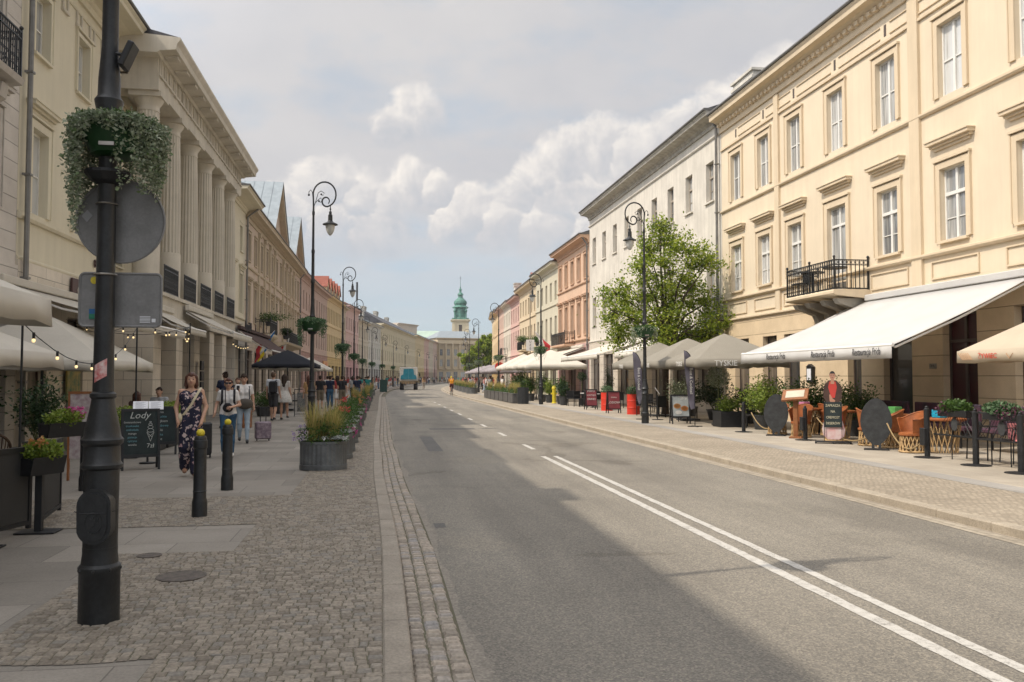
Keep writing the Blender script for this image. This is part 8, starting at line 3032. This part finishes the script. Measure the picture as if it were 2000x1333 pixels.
# seated guests on the left terrace
seat = [((-6.55, 21.6), R(-95), 'woman with tied hair in a black top sitting by the third parasol', 'bun', blk, red_h, True), ((-6.5, 24.3), R(170), 'woman with long reddish hair seen from behind at the terrace table', 'long', cloth('brown_top', (.14, .09, .08)), red_h, True), ((-6.3, 25.8), R(-10), 'bearded man in a pale grey T-shirt sitting at the terrace table', 'short', cloth('pale_grey_tee', (.42, .43, .45)), dk_h, False), ((-6.1, 28.6), R(40), 'dark haired man in a grey shirt sitting and looking right', 'short', cloth('mid_grey_tee', (.30, .31, .31)), dk_h, False)]
for (xy, rz, lab, hs, tp, hm, fem) in seat:
    person(lab, (*xy, 0), rz, 1.72 if fem else 1.85, None, tp, jeans, M['black'], 'skin', hm, hs, 'short', 'long', fem=fem, res=.02, seated=True)
    c = thing('terrace_chair', 'black chair of the ' + ' '.join(lab.split()[:9]), 'chair', (*xy, 0), rz)
    MB().cbox(-.2, .2, -.2, .2, .30, .34, .01).cbox(-.2, .2, .2, .23, .34, .80, .01).build('seat', M['black'], c)
    for (a, b_) in ((-.18, -.18), (.18, -.18), (-.18, .18), (.18, .18)):
        MB().box(a - .015, a + .015, b_ - .015, b_ + .015, 0, .3).build('leg', M['black'], c)
person('waiter with tied back hair and dark navy shirt standing behind the floral woman', (-5.0, 28.8, 0), R(-150), 1.82, dict(elL=(.24, -.05, 1.15), wrL=(.10, -.25, 1.15)), cloth('navy_cotton', (.012, .018, .045)), blk, M['black'], 'skin', dk_h, 'bun', 'short', 'long', fem=False, res=.02)
person('woman with sun glasses sitting low behind a green plant beyond the phone woman', (-4.9, 30.6, 0), R(20), 1.62, None, blk, jeans, M['black'], 'skin', red_h, 'bun', 'short', 'long', res=.022)
shrub('potted green plant in a wooden box beside the couple walking away', (-4.4, 29.0, 0), .3, 1.15, (.2, .55), 'leaf_mid', 700, .07, 77, ball='box', potm=M['wood'])

# ---- crowd: one low detail figure of each outfit, then copies
cols = [('black T-shirt and shorts', blk, cloth('khaki', (.16, .13, .09)), 'short', 'short', False), ('white shirt and dark trousers', wt, blk, 'short', 'long', False), ('red top and pale skirt like shorts', cloth('brick_red', (.35, .05, .045)), wt, 'long', 'short', True), ('teal shirt and shorts', cloth('teal', (.03, .22, .20)), cloth('khaki', (.1, .1, .1)), 'short', 'short', False),
        ('navy shirt and jeans', cloth('navy_cotton', (.01, .02, .04)), jeans, 'short', 'long', False), ('pink blouse and pale trousers', cloth('pink_cotton', (.50, .26, .26)), pale_jeans, 'bob', 'long', True), ('ochre blouse and trousers', cloth('ochre_cotton', (.36, .22, .10)), cloth('sand_trousers', (.30, .25, .2)), 'long', 'long', True), ('grey shirt and black trousers', cloth('mid_grey_tee', (.3, .3, .3)), blk, 'bob', 'long', True)]
protos = []
first_used = {}


def crowd(i, x, y, rz, lab, group=None, sc=1.0):
    if i not in first_used:
        c = cols[i]
        o = person(lab, (x, y, 0), rz, 1.72, None, c[1], c[2], M['black'], 'skin', dk_h if i != 6 else red_h, c[3], 'short', c[4], fem=c[5], res=.03, group=group, walk=.4 if i % 2 else -.35)[0]
        first_used[i] = o
        return o
    o = copy_tree(first_used[i], (x, y, 0), rz, lab, None)
    if group:
        o['group'] = group
    elif 'group' in o.keys():
        del o['group']
    o.scale = (sc, sc, sc)
    return o


L_named = [(6, -2.75, 33.9, 175, 'woman with long reddish hair and ochre clothes hidden behind the first planter flowers'), (0, -3.0, 43.5, 185, 'man in black left of the second lamp, walking away'), (4, -2.7, 46.5, 175, 'dark clad man just right of the black parasol'), (2, -2.35, 47.0, 200, 'woman in red beside the second lamp'), (1, -2.9, 50.5, 10, 'man in white beyond the second lamp'),
           (0, -1.95, 44.0, 178, 'man in black T-shirt with bare legs right of the second lamp'), (7, -1.7, 53, 175, 'grey clad walker before the third lamp'), (4, -1.35, 49.5, 180, 'man in dark T-shirt just left of the third lamp'), (3, -1.55, 62.5, 185, 'person in teal right of the third lamp'), (5, -2.1, 64, 10, 'woman in pink beyond the third lamp'), (3, -1.0, 67, 150, 'second person in teal near the fourth lamp'), (2, -2.5, 58, 190, 'woman in red farther behind the second lamp'), (1, -3.4, 56, 160, 'man in a white shirt by the far parasols'), (6, -3.0, 61, 20, 'woman in ochre by the far parasols')]
for (i, x, y, rz, lab) in L_named:
    crowd(i, x, y, R(rz), lab)
rr2 = random.Random(21)
used_ci = []


def clab(k, y, side):
    lamp_ = ORD[min(11, max(3, int((y + 12) / 20)))]
    n = sum(1 for q in used_ci if q == (lamp_, side))
    used_ci.append((lamp_, side))
    return '%s nearest pedestrian in the %s pavement crowd around its %s lamp' % (ORD[min(15, n)], side, lamp_)


G1 = 'people crowding the far left pavement'
for k in range(76):
    y = 76 + 3.0 * k + rr2.uniform(-1.5, 1.5)
    x = -4.2 + rr2.uniform(-1.8, 3.2) + cv(y)
    crowd(rr2.randrange(8), x, y, rr2.uniform(0, 6.28), clab(k, y, 'left'), G1, rr2.uniform(.92, 1.05))
G2 = 'people crowding the far sunny pavement'
for k in range(46):
    y = 74 + 2.9 * k + rr2.uniform(-1.2, 1.2)
    x = 11.2 + rr2.uniform(-1.5, 1.9) + cv(y)
    crowd(rr2.choice([0, 1, 2, 5, 6, 7, 2, 5]), x, y, rr2.uniform(0, 6.28), clab(k, y, 'sunny right'), G2, rr2.uniform(.90, 1.05))
G3 = 'people filling the end of the street'
for k in range(66):
    y = 228 + 1.9 * k
    x = cv(y) + rr2.uniform(-6, 9)
    crowd(rr2.randrange(8), x, y, rr2.uniform(0, 6.28), 'one of the tiny figures filling the end of the street', G3)
crowd(6, 6.0 - .4, 114.5, R(185), 'person in ochre standing on the road right of the truck')
crowd(1, 9.7, 68.5, R(100), 'person in white by the third lamp of the sunny pavement')

# ---------------------------------------------------------------- cyclist
o, hp, J, s = person('cyclist in an orange yellow top riding away down the road', (6.6, 81, -.08), R(184), 1.78, dict(hipL=(.08, .06, 1.0), hipR=(-.08, .06, 1.0), kneeL=(.09, -.26, .80), kneeR=(-.09, -.12, .62), ankL=(.10, -.10, .42), ankR=(-.10, -.02, .20), shL=(.18, -.16, 1.46), shR=(-.18, -.16, 1.46), elL=(.24, -.32, 1.24), elR=(-.24, -.32, 1.24), wrL=(.22, -.50, 1.10), wrR=(-.22, -.50, 1.10), head=(0, -.26, 1.62)),
                     cloth('cycling_orange', (.72, .30, .02)), cloth('dark_red_shorts', (.10, .02, .02)), M['black'], 'skin', M['yellow'], 'short', 'short', 'short', fem=False, res=.022)
bi = thing('bicycle', 'black bicycle ridden by the cyclist in orange', 'bicycle', (6.6, 81, -.08), R(184))
for y in (.48, -.58):
    w = MB().tube([(0, y + .34 * math.cos(t), .35 + .34 * math.sin(t)) for t in [2 * PI * q / 24 for q in range(24)]], .018, 6, closed=True)
    wo = w.build('wheel', M['ink'], bi, smooth='all')
    sp = MB()
    for q in range(8):
        t = PI * q / 8
        sp.tube([(0, y + .33 * math.cos(t), .35 + .33 * math.sin(t)), (0, y - .33 * math.cos(t), .35 - .33 * math.sin(t))], .003, 3)
    sp.build('spokes', M['steel'], wo)
MB().tube([(0, .48, .35), (0, .1, .35), (0, .16, .86), (0, .48, .35)], .014, 6).tube([(0, .1, .35), (0, -.42, .82), (0, .14, .80)], .015, 6).tube([(0, -.58, .35), (0, -.42, .95)], .014, 6).build('frame', M['black'], bi)
MB().tube([(-.24, -.55, 1.05), (-.2, -.44, .98), (.2, -.44, .98), (.24, -.55, 1.05)], .014, 6).build('handlebar', M['black'], bi)
MB().ball((0, .18, .90), .10, 10, 6, sc=(.7, 1.3, .4)).build('saddle', M['black'], bi)

# ---------------------------------------------------------------- truck seen from behind
tk = thing('truck', 'old truck seen from behind with rounded teal panels on its white body', 'truck', (3.62, 115.5, -.08), R(-3.2))
MB().cbox(-1.2, -1.02, 0, 4.2, 1.25, 3.0, .03).cbox(1.02, 1.2, 0, 4.2, 1.25, 3.0, .03).cbox(-1.2, 1.2, 0, 4.2, 2.86, 3.02, .03).cbox(-1.02, 1.02, .03, 4.2, 1.25, 2.86, .01).build('body', mat('truck_white', (.55, .53, .48), rough=.6, var=.15, streak=.4), tk)
teal = mat('teal_paint', (.015, .19, .26), rough=.5, var=.2, streak=.3, scale=2)
for sg in (1, -1):
    poly = [(0.01, 1.42), (1.02, 1.42), (1.08, 1.6), (1.05, 1.85), (.92, 2.0), (.72, 2.06), (.70, 2.35), (.66, 2.7), (.60, 2.82), (.01, 2.84)]
    MB().prism([(x * sg, z) for x, z in poly], 'y', -.05, .02).build('teal_panel', teal, tk)
MB().cbox(-1.1, 1.1, 0, 6.2, 1.0, 1.24, .03).cbox(-.95, .95, -.06, .02, .82, 1.18, .02).build('chassis', mat('chassis_rust', (.20, .15, .09), rough=.8, var=.3, scale=4), tk)
for k in range(5):
    MB().ball((-.7 + .35 * k, -.07, .92), .05, 8, 5).build('tail_light', M['fl_orange'], tk)
for sg in (1, -1):
    for (yy, w_) in ((.9, .52), (4.9, .3)):
        wh = MB().lathe([(.28, -w_ / 2), (.50, -w_ / 2), (.52, -w_ / 2 + .05), (.52, w_ / 2 - .05), (.50, w_ / 2), (.28, w_ / 2)], 0, 0, 24).xf(Matrix.Translation((sg * (.92 if w_ > .4 else 1.0), yy, .52)) @ Matrix.Rotation(R(90), 4, 'Y'))
        who = wh.build('wheel', M['ink'], tk, smooth=True)
        MB().lathe([(.26, -w_ / 2 + .03), (.26, w_ / 2 - .03)], 0, 0, 16).xf(Matrix.Translation((sg * (.92 if w_ > .4 else 1.0), yy, .52)) @ Matrix.Rotation(R(90), 4, 'Y')).build('rim', M['darkgrey'], who)
MB().cbox(-1.15, 1.15, 4.3, 6.1, 1.1, 2.75, .12).build('cab', mat('truck_white', (.5, .5, .5)), tk)
for sg in (1, -1):
    MB().tube([(sg * 1.15, 5.6, 2.4), (sg * 1.42, 5.6, 2.4), (sg * 1.42, 5.6, 1.8)], .02, 5).cbox(sg * 1.42 - .09, sg * 1.42 + .09, 5.52, 5.60, 1.8, 2.3, .01).build('mirror', M['black'], tk)
MB().tube([(-1.0, .4, 3.06), (1.0, .4, 3.06), (1.0, 3.8, 3.06), (-1.0, 3.8, 3.06)], .04, 6, closed=True).build('roof_rack', M['darkgrey'], tk)

# ---------------------------------------------------------------- the air between: faint summer haze
hz = MB().box(-140, 190, -60, 700, -1.3, 62)
ho = hz.mesh('haze', [])
hm_ = bpy.data.materials.new('haze_air')
hm_.use_nodes = True
t_ = hm_.node_tree
for n_ in list(t_.nodes):
    t_.nodes.remove(n_)
o_ = t_.nodes.new('ShaderNodeOutputMaterial')
v_ = t_.nodes.new('ShaderNodeVolumePrincipled')
v_.inputs['Color'].default_value = (0.93, 0.95, 1.0, 1)
v_.inputs['Density'].default_value = 0.0002
v_.inputs['Anisotropy'].default_value = 0.2
t_.links.new(v_.outputs[0], o_.inputs['Volume'])
ho.materials.append(hm_)
tag(link('haze', ho), kind='stuff')
